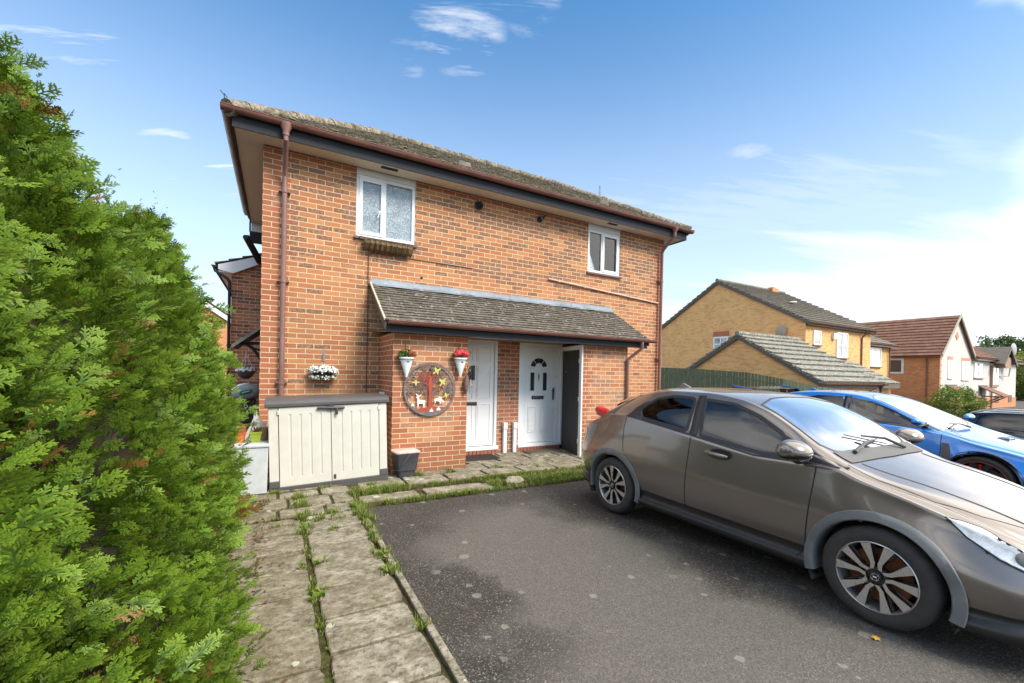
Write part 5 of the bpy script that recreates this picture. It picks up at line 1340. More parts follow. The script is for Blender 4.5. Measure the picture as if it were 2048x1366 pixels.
def car(name, label, nose_y, xc, T, paint, zoff=0., wheels=None, interior=True):
    """T: tables along s = distance behind the nose. Car points towards -Y."""
    t = thing(name, label, 'car', (xc, nose_y, zoff))
    fn = {k: interp(v) for k, v in T['tab'].items()}; L = T['L']
    def section(s):
        hw, zb, zs = fn['hw'](s), fn['zb'](s), fn['belt'](s); wb, wr_, zr, zt = fn['wbelt'](s), fn['wrail'](s), fn['rail'](s), fn['top'](s)
        lo = T.get('tuck', .035)
        P = [(hw - .10, zb - .015), (hw - .028, zb), (hw - .012, zb + .05), (hw - lo, zb + .11), (hw - .01, zb + .26*(zs-zb)+.06), (hw, zb + .60*(zs-zb)), (wb + .012, zs - .06), (wb, zs), (wb - .012 - (wb-wr_)*.10, zs + (zr-zs)*.12)]
        mid = .55
        P += [(wb + (wr_-wb)*mid, zs + (zr-zs)*(mid + .05)), (wr_ + .012, zr - .012), (wr_ - .03, zr + .010)]
        P += [(wr_*.72, zr + (zt-zr)*.62), (wr_*.36, zr + (zt-zr)*.93), (0, zt)]
        return catmull(P, 6)
    ds = .02; ns = int(L/ds) + 1
    S = [min(L, k*L/ns) for k in range(ns+1)]
    rows = []
    for s in S:
        h = section(s); full = [(-x, z) for x, z in h] + [(x, z) for x, z in reversed(h[:-1])]
        rows.append([(xc + x, nose_y + s, zoff + z) for x, z in full])
    nC = len(rows[0]); V = [p for r_ in rows for p in r_]
    faces = [(a*nC+b, a*nC+b+1, (a+1)*nC+b+1, (a+1)*nC+b) for a in range(len(rows)-1) for b in range(nC-1)]
    bvh = BVHTree.FromPolygons([Vector(v) for v in V], faces)
    # classify faces
    def cls(f):
        cx = sum(V[i][0] for i in f)/4 - xc; s = sum(V[i][1] for i in f)/4 - nose_y; z = sum(V[i][2] for i in f)/4 - zoff
        nrm = (Vector(V[f[2]])-Vector(V[f[0]])).cross(Vector(V[f[3]])-Vector(V[f[1]])).normalized()
        side = abs(cx) > T['hwmin'] and abs(nrm.z) < .86
        if abs(cx) > .35*T['L']/3.88:
            for (ws, wz) in T['axles']:
                if (s-ws)**2 + (z-wz)**2 < T['arch_r']**2 and z < T['belt_min']: return 'hole'
        if side and z > T['belt_min'] - .05:
            for k, poly in enumerate(T['side_glass']):
                if inside((s, z), poly): return 'glass%d_%d' % (k, 0 if cx < 0 else 1)
        if inside((abs(cx), s), T['windscreen']) and nrm.z**2 > .1: return 'windscreen'
        if T.get('rear_glass') and inside((abs(cx), s), T['rear_glass']): return 'rear_window'
        if T.get('lower') and min(f[0] % nC, nC - 2 - f[0] % nC) < T['low_idx']: return 'lower'
        return 'body'
    groups = {}
    for f in faces: groups.setdefault(cls(f), []).append(f)
    def emit(nm, fs, matr, smooth=35):
        used = {}; mb = MB()
        for f in fs:
            mb.f.append(tuple(used.setdefault(i, len(used)) for i in f)); mb.m.append(0)
        inv = [None]*len(used)
        for i, j in used.items(): inv[j] = V[i]
        mb.v = inv; return mb.build(nm, matr, t, smooth=smooth)
    for g, fs in groups.items():
        if g == 'body': emit('body', fs, paint, 48)
        elif g == 'lower':
            for q in (0, 1): emit('lower_trim', [f for f in fs if (f[0] % nC < nC//2) == (q == 0)], T['lower'])
        elif g == 'windscreen': emit('windscreen', fs, T['ws_mat'])
        elif g == 'rear_window': emit('rear_window', fs, T['tint'])
        elif g.startswith('glass'): emit('side_window', fs, T['glass_mats'][int(g[5])])
    # nose and tail caps
    for rr_i, nm in ((0, 'nose'), (-1, 'tail')):
        mb = MB(); row = rows[rr_i]; n2 = nC//2; mb.grid([row[:n2+1], [row[nC-1-k] for k in range(n2+1)]]); mb.build(nm + '_panel', paint, t, fixn=False)
    # ribbon on the skin
    def hit_side(s, z, sgn):
        h = bvh.ray_cast(Vector((xc + sgn*3, nose_y + s, zoff + z)), Vector((-sgn, 0, 0)))
        return (h[0], h[1]) if h[0] is not None else None
    def hit_top(x, s):
        h = bvh.ray_cast(Vector((xc + x, nose_y + s, zoff + 3)), Vector((0, 0, -1)))
        return (h[0], h[1]) if h[0] is not None else None
    def ribbon(mb, hits, w, off=.0015, closed=False, ref=None):
        hits = [h for h in hits if h is not None]
        if len(hits) < 2: return
        n = len(hits); rws = []
        for k, (p, nr) in enumerate(hits):
            a = hits[k-1][0] if (k or closed) else p; b = hits[(k+1) % n][0] if (k < n-1 or closed) else p
            tg = (b-a).normalized()
            if ref is not None and nr.dot((p - Vector(ref)).normalized()) < 0: nr = -nr
            sd = nr.cross(tg).normalized()
            rws.append([p - sd*w*.5 + nr*off*.2, p - sd*w*.4 + nr*off, p + sd*w*.4 + nr*off, p + sd*w*.5 + nr*off*.2])
        if closed: rws.append(rws[0])
        mb.grid(rws)
    ref = (xc, nose_y + L*.5, zoff + .5)
    def dense(pts, closed=False, step=.02):
        out = []; n = len(pts)
        for k in range(n if closed else n-1):
            a, b = Vector(pts[k]), Vector(pts[(k+1) % n]); m = max(1, int((b-a).length/step))
            for j in range(m): out.append(tuple(a + (b-a)*j/m))
        if not closed: out.append(tuple(pts[-1]))
        return out
    for sg in (-1, 1):
        mb = MB()
        for poly in T['side_glass']: ribbon(mb, [hit_side(s, z, sg) for s, z in dense(poly, True, .015)], T.get('trim_w', .034), .004, True, ref)
        for path, w_ in T['side_trim']: ribbon(mb, [hit_side(s, z, sg) for s, z in dense(path)], w_, .0045, False, ref)
        for poly in T.get('side_fill', []):
            ss = dense(poly, True, .03); hs = [hit_side(s, z, sg) for s, z in ss]; hs = [h for h in hs if h]
            c = hit_side(sum(s for s, z in ss)/len(ss), sum(z for s, z in ss)/len(ss), sg)
            if c and hs:
                for k in range(len(hs)): mb.face([c[0] + Vector((sg*.004, 0, 0)), hs[k][0] + Vector((sg*.004, 0, 0)), hs[(k+1) % len(hs)][0] + Vector((sg*.004, 0, 0))])
        mb.build('window_trim', T['trim'], t, fixn=False, smooth=30)
        mb = MB()
        for path in T['seams']: ribbon(mb, [hit_side(s, z, sg) for s, z in dense(path)], .008, .0014, False, ref)
        mb.build('door_seams', m_dark, t, fixn=False)
        if T.get('flare'):
            for (ws, wz) in T['axles']:
                mb = MB(); R0, R1 = T['flare']; rws = []
                a_lo = T.get('flare_a', -14)
                for k in range(49):
                    a = R(a_lo + (180 - 2*a_lo)*k/48); row = []
                    base = None
                    for q, o_ in ((R1, .000), (R1 - .004, .010), ((R0+R1)/2, .013), (R0 + .006, .014), (R0, .008), (R0 - .004, -.03), (R0 - .004, -.12)):
                        qq = max(q, R0 + .002)
                        h = hit_side(ws + qq*math.cos(a), max(wz + qq*math.sin(a), .41), sg)
                        if h is None: xx = base if base is not None else xc + sg*fn['hw'](ws)
                        else: xx = h[0].x; base = xx
                        row.append((xx + sg*o_, nose_y + ws + q*math.cos(a), zoff + wz + q*math.sin(a)))
                    rws.append(row)
                mb.grid(rws); mb.build('wheel_arch', T['flare_mat'], t, fixn=False, smooth=50)
        for (ws, wz) in T['axles']:
            mb = MB(); rws = [[(xc + sg*(fn['hw'](ws) - d_), nose_y + ws + (T['arch_r'] + .03)*math.cos(R(-25 + 230*k/30)), zoff + wz + (T['arch_r'] + .03)*math.sin(R(-25 + 230*k/30))) for k in range(31)] for d_ in (.02, .34)]
            mb.grid(rws); mb.box(xc + sg*(fn['hw'](ws) - .36), xc + sg*(fn['hw'](ws) - .34), nose_y + ws - .4, nose_y + ws + .4, zoff + .12, zoff + .62) if False else None
            mb.face([(xc + sg*(fn['hw'](ws) - .33), nose_y + ws + a, zoff + b) for a, b in ((-.4, .12), (.4, .12), (.4, .68), (-.4, .68))])
            mb.build('wheel_liner', m_liner, t, fixn=False)
    # floor pan
    mb = MB(); mb.box(xc - T['hwmin']*.98, xc + T['hwmin']*.98, nose_y + .25, nose_y + L - .2, zoff + .17, zoff + .24); mb.build('floor_pan', m_dark, t)
    # top trims
    mb = MB()
    for poly in (T['windscreen'],):
        path = [(x, s) for x, s in poly if x > 0.001]
        pth = [(-x, s) for x, s in reversed(path)] + path
        # poly runs from the centre at the cowl, out, up the pillar, and back to the centre
        ribbon(mb, [hit_top(x, s) for x, s in dense([(x, s) for x, s in poly])], .022, .003, False, ref)
        ribbon(mb, [hit_top(-x, s) for x, s in dense([(x, s) for x, s in poly])], .022, .003, False, ref)
    mb.build('screen_trim', T['trim'], t, fixn=False)
    mb = MB()
    for path in T.get('top_seams', []):
        for sgn in (-1, 1): ribbon(mb, [hit_top(sgn*x, s) for x, s in dense(path)], .006, .0012, False, ref)
    if mb.f: mb.build('bonnet_seams', m_dark, t, fixn=False)
    for i, ((ws, wz), st) in enumerate(zip(T['axles'] * 1, (0, 1))):
        for sg in (-1, 1): wheel(t, (xc + sg*(fn['hw'](ws) - .025), nose_y + ws, zoff + T['Rw']), sg, T['Rw'], T['rim'], T['style'], rz=.35 + i*.9)
    if interior:
        mi = T.get('seat_mat', m_seat)
        bs, bz = T['seat_s'], T['seat_z']
        for sg in (-1, 1):
            st = MB(); M0 = Matrix.Translation((xc + sg*.34, nose_y + bs, zoff + bz))
            def rounded(w_, d_, h_, M, mbx):
                rws = []
                for f_, k_ in ((0, .8), (.06, 1), (.94, .93), (1, .7)):
                    rws.append([M @ Vector((w_*k_*math.copysign(abs(math.cos(a))**.5, math.cos(a)), d_*k_*math.copysign(abs(math.sin(a))**.5, math.sin(a)), h_*f_)) for a in [2*math.pi*j/20 for j in range(20)]])
                i = mbx.grid(rws, True); mbx.idx([i + j for j in range(20)]); mbx.idx([i + 60 + j for j in range(20)])
            rounded(.23, .24, .14, M0, st); rounded(.22, .07, .50, M0 @ Matrix.Translation((0, .22, .08)) @ Matrix.Rotation(R(-17), 4, 'X'), st); rounded(.11, .045, .15, M0 @ Matrix.Translation((0, .40, .60)) @ Matrix.Rotation(R(-8), 4, 'X'), st)
            st.build('front_seat', mi, t, smooth=50)
        mb = MB(); M0 = Matrix.Translation((xc, nose_y + bs + .78, zoff + bz)); mb.box(-.55, .55, -.2, .2, 0, .12, M0); mb.box(-.55, .55, 0, .12, .1, .50, M0 @ Matrix.Rotation(R(-18), 4, 'X'))
        for x in (-.33, .33): mb.box(x - .1, x + .1, .12, .18, .5, .6, M0 @ Matrix.Rotation(R(-12), 4, 'X'))
        mb.build('rear_seat', mi, t, bevel=.03)
        mb = MB(); ds_ = T['dash_s']; mb.prism([(ds_ - .3, .72), (ds_ - .25, T['dash_z'] - .02), (ds_ + .05, T['dash_z']), (ds_ + .22, T['dash_z'] - .06), (ds_ + .2, .5), (ds_, .4)], xc - T['hwmin'] + .02, xc + T['hwmin'] - .02, 'yz', Matrix.Translation((0, nose_y, zoff))); mb.build('dashboard', m_dash, t, bevel=.02)
        mb = MB(); cc = Vector((xc - .34, nose_y + ds_ + .36, zoff + T['dash_z'] - .06)); u_ = Vector((1, 0, 0)); v_ = Vector((0, -.45, .9)).normalized()
        mb.tube([cc + .17*(u_*math.cos(2*math.pi*j/24) + v_*math.sin(2*math.pi*j/24)) for j in range(25)], .014, 8, False); mb.tube([cc - u_*.16, cc + u_*.16], .016, 6); mb.tube([cc, cc - v_*.16], .016, 6); mb.build('steering_wheel', m_dash, t, smooth=50)
    return t, hit_side, hit_top, ribbon, ref, fn

m_liner = mat('wheel_liner', (.075, .068, .052), .95, 0, .6, 22, 1, 60)
m_seat = mat('seat_cloth', (.09, .09, .095), .85, 0, .2, 20)
m_dash = mat('dash', (.03, .03, .03), .7)
def paint(name, col, met=.55, rough=.32, flake=.06):
    s = NT(name); v = s.obj(); a = s.noise(v, 900, 1, .5)
    c = s.mix(s.rng(a, .3, .7), tuple(c*(1-flake*2) for c in col), tuple(c*(1+flake*2) for c in col))
    d = s.noise(s.pos(), 7, 6, .7)   # road dust, more on the flanks
    c = s.mix(s.rng(d, .45, .85, 0, .03), c, (.30, .27, .23))
    s.pbr(c, s.rng(d, .3, .7, rough, rough + .03), met, None, 1.0, .5, Coat_Roughness=.05); return s.m
m_brown = paint('paint_brown', (.205, .172, .147), .55, .23)
m_blue = paint('paint_blue', (.02, .20, .62), .25, .3, .02)
m_blk = paint('paint_black', (.012, .012, .014), .2, .25)
m_glossb = mat('gloss_black', (.015, .015, .016), .12, 0, .2, 5, .0, coat=.6)
m_trimb = mat('trim_brown', (.022, .020, .020), .42, .1, .15, 6, .03)
m_flare = mat('arch_plastic', (.15, .155, .152), .6, 0, .22, 11, .2, 40)
m_lowtrim = mat('sill_black', (.022, .02, .019), .4, .2, .2, 9, .05)
m_cg = glass('car_glass', (.70, .80, .78), 1.6); m_tint = glass('privacy_glass', (.16, .17, .17), 1.5); m_wsg = glass('windscreen_glass', (.55, .60, .58), 3.4, .03)
m_alloy = mat('machined_alloy', (.60, .57, .53), .3, .7, .1, 12, .02)
m_rust = mat('rusty_disc', (.20, .065, .03), .7, .4, .5, 30, .5)
m_redtail = mat('tail_lamp_red', (.55, .01, .02), .12, 0, .15, 10, 0, coat=1)
m_lamp = mat('lamp_chrome', (.72, .73, .74), .3, .15, .3, 22, .5, 60, coat=1)
ST1 = dict(twin=True, lip=m_alloy, face=m_alloy, pocket=m_glossb, disc=m_rust, emblem=True)
RM = .9
T1 = dict(L=3.90, hwmin=.50, axles=[(.81, .295), (3.14, .305)], Rw=.30, rim=.208, arch_r=.352, belt_min=.80, low_idx=20, lower=m_lowtrim, tuck=.042,
  flare=(.342, .402), flare_mat=m_flare, style=ST1, trim=m_trimb, trim_w=.034, tint=m_tint, ws_mat=m_wsg, glass_mats=[m_cg, m_tint, m_tint],
  seat_s=1.98, seat_z=.36, dash_s=1.15, dash_z=.80,
  tab=dict(
    top=[(0,.56),(.06,.63),(.2,.71),(.4,.79),(.65,.86),(.9,.92),(1.06,.962),(1.3,1.105),(1.6,1.275),(1.74,1.335),(1.9,1.368),(2.1,1.382),(2.4,1.395),(2.75,1.385),(3.05,1.34),(3.35,1.255),(3.5,1.17),(3.7,1.04),(3.82,.9),(3.9,.74)],
    rail=[(0,.53),(.06,.585),(.2,.655),(.4,.74),(.65,.825),(.9,.88),(1.06,.945),(1.21,1.03),(1.38,1.14),(1.60,1.25),(1.81,1.312),(2.15,1.35),(2.48,1.352),(2.75,1.33),(3.0,1.27),(3.3,1.17),(3.55,1.05),(3.75,.93),(3.9,.70)],
    belt=[(0,.44),(.1,.55),(.25,.64),(.45,.72),(.65,.79),(.9,.86),(1.06,.91),(1.5,.905),(2.1,.965),(2.7,1.045),(2.95,1.075),(3.15,1.065),(3.4,1.01),(3.65,.93),(3.8,.84),(3.9,.66)],
    wrail=[(0,.36),(.1,.46),(.25,.54),(.6,.62),(1.0,.68),(1.2,.675),(1.6,.62),(2,.585),(2.5,.575),(3,.56),(3.4,.53),(3.75,.47),(3.9,.40)],
    wbelt=[(0,.44),(.1,.56),(.2,.63),(.4,.70),(.65,.745),(1,.76),(2,.76),(3,.755),(3.3,.73),(3.6,.68),(3.8,.62),(3.9,.50)],
    hw=[(0,.46),(.06,.56),(.15,.66),(.3,.755),(.5,.80),(.8,.81),(1.2,.797),(2,.795),(2.8,.80),(3.14,.81),(3.4,.805),(3.6,.77),(3.75,.71),(3.85,.62),(3.9,.52)],
    zb=[(0,.19),(.4,.17),(1.2,.19),(3.0,.20),(3.5,.22),(3.9,.27)]),
  side_glass=[round_poly([(1.32,.935),(1.55,.925),(2.09,.99),(2.13,1.30),(1.84,1.275),(1.62,1.20),(1.42,1.09)], 4, .03),
              round_poly([(2.235,1.005),(2.79,1.075),(2.84,1.15),(2.68,1.27),(2.47,1.31),(2.23,1.30)], 4, .04)],
  side_trim=[([(2.16,.985),(2.175,1.33)], .075), ([(2.13,.985),(2.14,1.33)], .03), ([(1.0,.918),(1.3,.915),(1.6,.905),(2.2,.985),(2.80,1.06),(2.97,1.078)], .016), ([(2.80,1.07),(2.84,1.14),(2.76,1.235)], .034)],
  side_fill=[[(1.03,.925),(1.31,.93),(1.40,1.085),(1.24,1.01)], [(2.83,1.075),(2.965,1.085),(2.90,1.17),(2.80,1.24),(2.84,1.15)]],
  seams=[[(1.155,.925),(1.165,.80),(1.19,.56),(1.215,.34),(1.27,.235)], [(2.165,.97),(2.175,.78),(2.20,.5),(2.215,.3)], [(2.965,1.06),(2.985,.95),(2.975,.80),(2.96,.70)], [(.36,.60),(.43,.70),(.52,.735)]],
  windscreen=[(0,1.10),(.40,1.115),(.56,1.14),(.625,1.20),(.615,1.38),(.585,1.53),(.56,1.66),(.30,1.735),(0,1.75)],
  rear_glass=[(0,3.42),(.44,3.40),(.46,3.62),(.40,3.74),(0,3.78)],
  top_seams=[[(.655,1.02),(.66,.85),(.63,.6),(.56,.42),(.40,.22),(.0,.10)]])
car1, hs, ht, rib, ref1, fn1 = car('hatchback_car', 'brown-grey hatchback parked closest to the camera, with grey wheel arches and red tail lamp', -6.67, 4.215, T1, m_brown)
NY, XC = -6.67, 4.215
def mirror_pair(t, y, z, xedge, matr, sc=1., xc=XC):
    for sg in (-1, 1):
        mb = MB(); c = Vector((xc + sg*(xedge + .09), y, z)); rows = []
        for u, k_ in ((-1, .0), (-.92, .45), (-.6, .82), (-.1, 1.0), (.45, .95), (.8, .78), (1, .66)):
            rows.append([c + Vector((.095*sc*u*sg*.9, .0, 0)) + Vector((0, .062*sc*k_*math.cos(a) , .072*sc*k_*math.sin(a)*(1 if math.sin(a) > 0 else .72))) for a in [2*math.pi*j/20 for j in range(20)]])
        # axis runs across the car: swap so the shell is wide in X and smooth ahead
        i = mb.grid(rows, True); mb.idx([i + 6*20 + j for j in range(20)]); m = mb.build('door_mirror', matr, t, smooth=60)
        mb = MB(); mb.tube([c + Vector((sg*.05*sc, .01, -.045*sc)), c + Vector((-sg*.04, 0, -.062*sc)), c + Vector((-sg*.13, -.03, -.05)), c + Vector((-sg*.16, -.05, -.02))], [.022*sc, .03*sc, .026, .035], 10)
        mb.build('mirror_stalk', m_glossb, m, smooth=50) if False else mb.build('mirror_stalk', m_glossb, t, smooth=50)
# nearer to the real shell: long across, flat glass behind
def mirror(t, c, sg, matr, w=.10, d=.062, h=.058):
    c = Vector(c); mb = MB(); rows = []; n = 24
    for k in range(13):
        ph = -math.pi/2 + math.pi*k/12; u = math.sin(ph); r_ = math.cos(ph)**.62 if abs(math.cos(ph)) > 1e-6 else 0
        rows.append([c + Vector((w*u*sg, d*r_*(math.cos(a) if math.cos(a) < 0 else .55*math.cos(a)), h*r_*math.sin(a)*(1.05 if math.sin(a) > 0 else .8) + .006*u)) for a in [2*math.pi*j/n for j in range(n)]])
    mb.grid(rows, True)
    for q, f in enumerate(mb.f):
        if sum(mb.v[i][2] for i in f)/4 < c.z - h*.15: mb.m[q] = 1
    o = mb.build('door_mirror', [matr, m_glossb], t, smooth=60)
    mb = MB() if True else mb.grid([[c + Vector((w*.99*u*sg, -d*.98*(1-u*u)**.4*math.cos(a)*1.0, h*(-.62 - .28*math.sin(a)))) for a in (0, .5, 1.0, 1.5)] for u in [-.98 + 1.96*k/10 for k in range(11)]])
    mb.tube([c + Vector((-sg*.03, .005, -h*.75)), c + Vector((-sg*.09, .0, -h*.95)), c + Vector((-sg*.17, -.015, -h*.9)), c + Vector((-sg*.22, -.03, -h*.7))], [.018, .024, .024, .03], 10)
    mb.build('mirror_arm', m_glossb, t, smooth=50, fixn=False)
for sg in (-1, 1): mirror(car1, (XC + sg*.915, NY + 1.245, 1.005), sg, m_brown, .115, .125, .078)
# door handle with recess
for sg in (-1, 1):
    h = hs(1.90, .862, sg)[0]; M_ = Matrix.Translation(h) @ Matrix.Rotation(R(-3), 4, 'X')
    mb = MB(); rows = [[M_ @ Vector((sg*(.002 + .0035*(1 if k_ > .8 else 0)), .105*k_*math.cos(a) - .03, .044*k_*math.sin(a))) for a in [2*math.pi*j/28 for j in range(28)]] for k_ in (1.0, .97, .9, .5, .05)]
    mb.grid(rows, True); mb.build('handle_recess', m_trimb, car1, fixn=False)
    mb = MB(); mb.tube([M_ @ Vector(p) for p in ((sg*.0, .10, .006), (sg*.028, .08, .008), (sg*.032, 0, -.002), (sg*.028, -.07, -.012), (sg*.008, -.10, -.016))], [.015, .018, .017, .017, .012], 10); mb.build('door_handle', m_brown, car1, smooth=60)
# tail lamps standing proud of the corner
for sg in (-1, 1):
    h = hs(3.58, 1.03, sg)[0]; c = Vector((h.x + sg*.030, NY + 3.56, 1.05)); mb = MB(); rows = []
    for k in range(15):
        ph = -math.pi/2 + math.pi*k/14; u = math.sin(ph); q = max(0., math.cos(ph))**.55; tp = .72 + .28*u if u > -.2 else .664*(1 + (u + .2)*.5)
        rows.append([c + Vector((sg*(.080*q*math.cos(a)*tp - .03*u), .18*u, .078*q*tp*math.copysign(abs(math.sin(a))**.8, math.sin(a)) + .012*u)) for a in [2*math.pi*j/24 for j in range(24)]])
    mb.grid(rows, True); mb.build('tail_lamp', m_redtail, car1, smooth=60)
# head lamps let into the wing
for sg in (-1, 1):
    mb = MB()
    out = [(.52,.748),(.40,.715),(.28,.655),(.17,.59),(.10,.545),(.10,.475),(.2,.53),(.32,.585),(.44,.665)]
    dd = []
    n = len(out)
    for k in range(n):
        a, b = out[k], out[(k+1) % n]
        for j in range(5): dd.append((a[0] + (b[0]-a[0])*j/5, a[1] + (b[1]-a[1])*j/5))
    H_ = [hs(s_, z_, sg) for s_, z_ in dd]; H_ = [h[0] for h in H_ if h]
    # rows across the lamp
    top = out[:5]; bot = [out[0]] + out[:4:-1]
    rows = []
    for k in range(13):
        f = k/12
        def at(P, f):
            q = f*(len(P)-1); i = min(int(q), len(P)-2); g = q - i; return (P[i][0]*(1-g) + P[i+1][0]*g, P[i][1]*(1-g) + P[i+1][1]*g)
        a, b = at(top, f), at(bot, f); row = []
        for j in range(7):
            u = j/6; s_, z_ = a[0]*(1-u) + b[0]*u, a[1]*(1-u) + b[1]*u; h = hs(s_, z_, sg)
            row.append((h[0] if h else Vector((XC + sg*.6, NY + s_, z_))) + Vector((sg*.005, -.003, .003)))
        rows.append(row)
    mb.grid(rows); hl = mb.build('head_lamp', m_lamp, car1, fixn=False, smooth=60)
    mb = MB(); rib(mb, [(p, Vector((sg, -.3, .3)).normalized()) for p in H_], .012, .006, True, ref1); mb.build('lamp_edge', m_dark, car1, fixn=False)
    mb = MB(); c = hs(.24, .60, sg)
    if c:
        nr = c[1] if c[1].dot(c[0] - Vector(ref1)) > 0 else -c[1]; Mq = Matrix.Translation(c[0] + nr*.007) @ nr.to_track_quat('Z', 'Y').to_matrix().to_4x4(); mb.lathe([(0, .010), (.028, .008), (.040, .003), (.043, -.004)], (0, 0, 0), 20, 'z', Mq); mb.build('lamp_lens', mat('lens_grey', (.22, .21, .20), .3, .3, .1), car1, smooth=50)
# front fog grille corner and lower lip, roof fin, wipers, cowl, rear spoiler
mb = MB()
for k in range(5): mb.box(XC - .64, XC + .64, NY + .05, NY + .075, .25 + k*.028, .262 + k*.028)
mb.build('lower_grille', m_glossb, car1)
mb = MB(); mb.prism([(-.09, -.01), (.10, -.01), (.085, .02), (.05, .045), (.02, .04)], -.012, .012, 'yz', Matrix.Translation((XC - .02, NY + 2.82, 1.385))); mb.build('roof_fin', m_brown, car1, bevel=.006)
mb = MB(); rows = []
for j in range(31):
    x = -.60 + 1.2*j/30
    rows.append([(ht(x, s_)[0] if ht(x, s_) else Vector((XC + x, NY + s_, .95))) + Vector((0, 0, .006)) for s_ in (1.0 + .03*abs(x), 1.04, 1.08, 1.12 + .02*abs(x))])
mb.grid(rows); mb.build('cowl', mat('cowl_grey', (.12, .115, .11), .7, 0, .15, 12), car1, fixn=False, smooth=50)
for k, (xa, xb, sa, sb) in enumerate(((-.40, .02, 1.09, 1.155), (.36, -.05, 1.07, 1.20))):
    p, q = ht(xa, sa)[0], ht(xb, sb)[0]; up = Vector((0, -.01, .028))
    mb = MB(); mb.tube([p + up*.7, (p+q)/2 + up*1.9, q + up*1.2], [.014, .011, .007], 8); mb.tube([p + (q-p)*.35 + up*.6 + Vector((0, .02, 0)), q + (q-p)*.35 + up*.5], .005, 6); mb.build('wiper', m_lat, car1, smooth=50)
mb = MB(); rows = []
for j in range(21):
    x = -.50 + 1.0*j/20; row = []
    for s_, dz in ((3.28, .003), (3.36, .012), (3.43, .016), (3.44, .0)):
        h = ht(x, s_ - .05*abs(x/.5)**3); row.append(h[0] + Vector((0, 0, dz)))
    rows.append(row)
mb.grid(rows); mb.build('rear_spoiler', m_brown, car1, fixn=False, smooth=40)
# bonnet creases
for sgn in (-1, 1):
    mb = MB(); rib(mb, [ht(sgn*x, s_) for x, s_ in [(.50 - .13*k/20, 1.0 - .85*k/20) for k in range(21)]], .03, .005, False, ref1)
    mb.build('bonnet_crease', m_brown, car1, fixn=False, smooth=50)

# blue hot hatch ---------------------------------------------------
ST2 = dict(twin=True, lip=mat('red_lip', (.30, .05, .03), .4), face=m_glossb, pocket=m_glossb, disc=m_metal_d, caliper=mat('caliper_red', (.6, .02, .02), .3), cal_a=60, emblem=False)
BY, BX = -6.16, 8.46
T2 = dict(L=4.2, hwmin=.52, axles=[(.85, .30), (3.34, .30)], Rw=.305, rim=.245, arch_r=.345, belt_min=.78, low_idx=16, lower=m_lowtrim, tuck=.03,
  flare=(.335, .355), flare_mat=m_glossb, style=ST2, trim=m_glossb, trim_w=.026, tint=m_tint, ws_mat=m_wsg, glass_mats=[m_cg, m_tint, m_tint],
  seat_s=2.1, seat_z=.34, dash_s=1.3, dash_z=.80,
  tab=dict(
    top=[(0,.50),(.1,.58),(.3,.66),(.6,.74),(.9,.80),(1.2,.85),(1.5,.99),(1.8,1.14),(2.05,1.255),(2.3,1.315),(2.6,1.335),(3.0,1.32),(3.4,1.25),(3.7,1.14),(3.95,1.02),(4.1,.90),(4.2,.72)],
    rail=[(0,.47),(.1,.54),(.3,.62),(.6,.70),(.9,.77),(1.2,.86),(1.45,.98),(1.7,1.10),(1.95,1.21),(2.2,1.275),(2.6,1.30),(3.0,1.28),(3.4,1.19),(3.7,1.08),(4.0,.96),(4.2,.68)],
    belt=[(0,.40),(.1,.50),(.3,.59),(.6,.68),(.9,.75),(1.2,.83),(1.6,.865),(2.1,.895),(2.8,.94),(3.3,.98),(3.7,.95),(4.0,.88),(4.2,.62)],
    wrail=[(0,.4),(.15,.55),(.4,.62),(.8,.68),(1.2,.72),(1.5,.68),(2,.61),(2.6,.60),(3.2,.58),(3.8,.54),(4.2,.44)],
    wbelt=[(0,.46),(.15,.64),(.4,.74),(.8,.79),(1.2,.80),(2,.79),(3,.79),(3.6,.76),(4.0,.68),(4.2,.54)],
    hw=[(0,.5),(.1,.66),(.3,.80),(.6,.855),(.85,.87),(1.3,.84),(2,.835),(2.9,.85),(3.34,.87),(3.8,.84),(4.05,.74),(4.2,.58)],
    zb=[(0,.16),(.4,.14),(3.6,.17),(4.2,.25)]),
  side_glass=[round_poly([(1.38,.89),(2.22,.925),(2.24,1.235),(1.98,1.185),(1.72,1.08)], 4, .03), round_poly([(2.34,.93),(3.05,.975),(3.16,1.04),(3.02,1.17),(2.7,1.245),(2.35,1.245)], 4, .04)],
  side_trim=[([(2.28,.915),(2.29,1.26)], .09)], side_fill=[[(1.22,.875),(1.37,.885),(1.69,1.07),(1.45,.965)], [(3.08,.98),(3.42,1.0),(3.22,1.08),(3.05,1.16),(3.16,1.04)]],
  seams=[[(1.20,.85),(1.20,.6),(1.24,.3)], [(2.28,.9),(2.30,.6),(2.27,.3)]],
  windscreen=[(0,1.24),(.4,1.26),(.62,1.32),(.665,1.42),(.62,1.7),(.57,2.0),(.3,2.11),(0,2.13)],
  rear_glass=[(0,3.55),(.5,3.5),(.5,3.8),(.42,3.95),(0,3.98)],
  top_seams=[[(.70,1.2),(.71,.95),(.69,.6),(.6,.35),(.4,.2)]])
car2, hs2, ht2, rib2, ref2, fn2 = car('hatchback_car', 'bright blue hatchback with tall rear wing and black wheels, parked beside the brown one', BY, BX, T2, m_blue)
for sg in (-1, 1): mirror(car2, (BX + sg*.95, BY + 1.40, .975), sg, m_blue, .11, .07, .055)
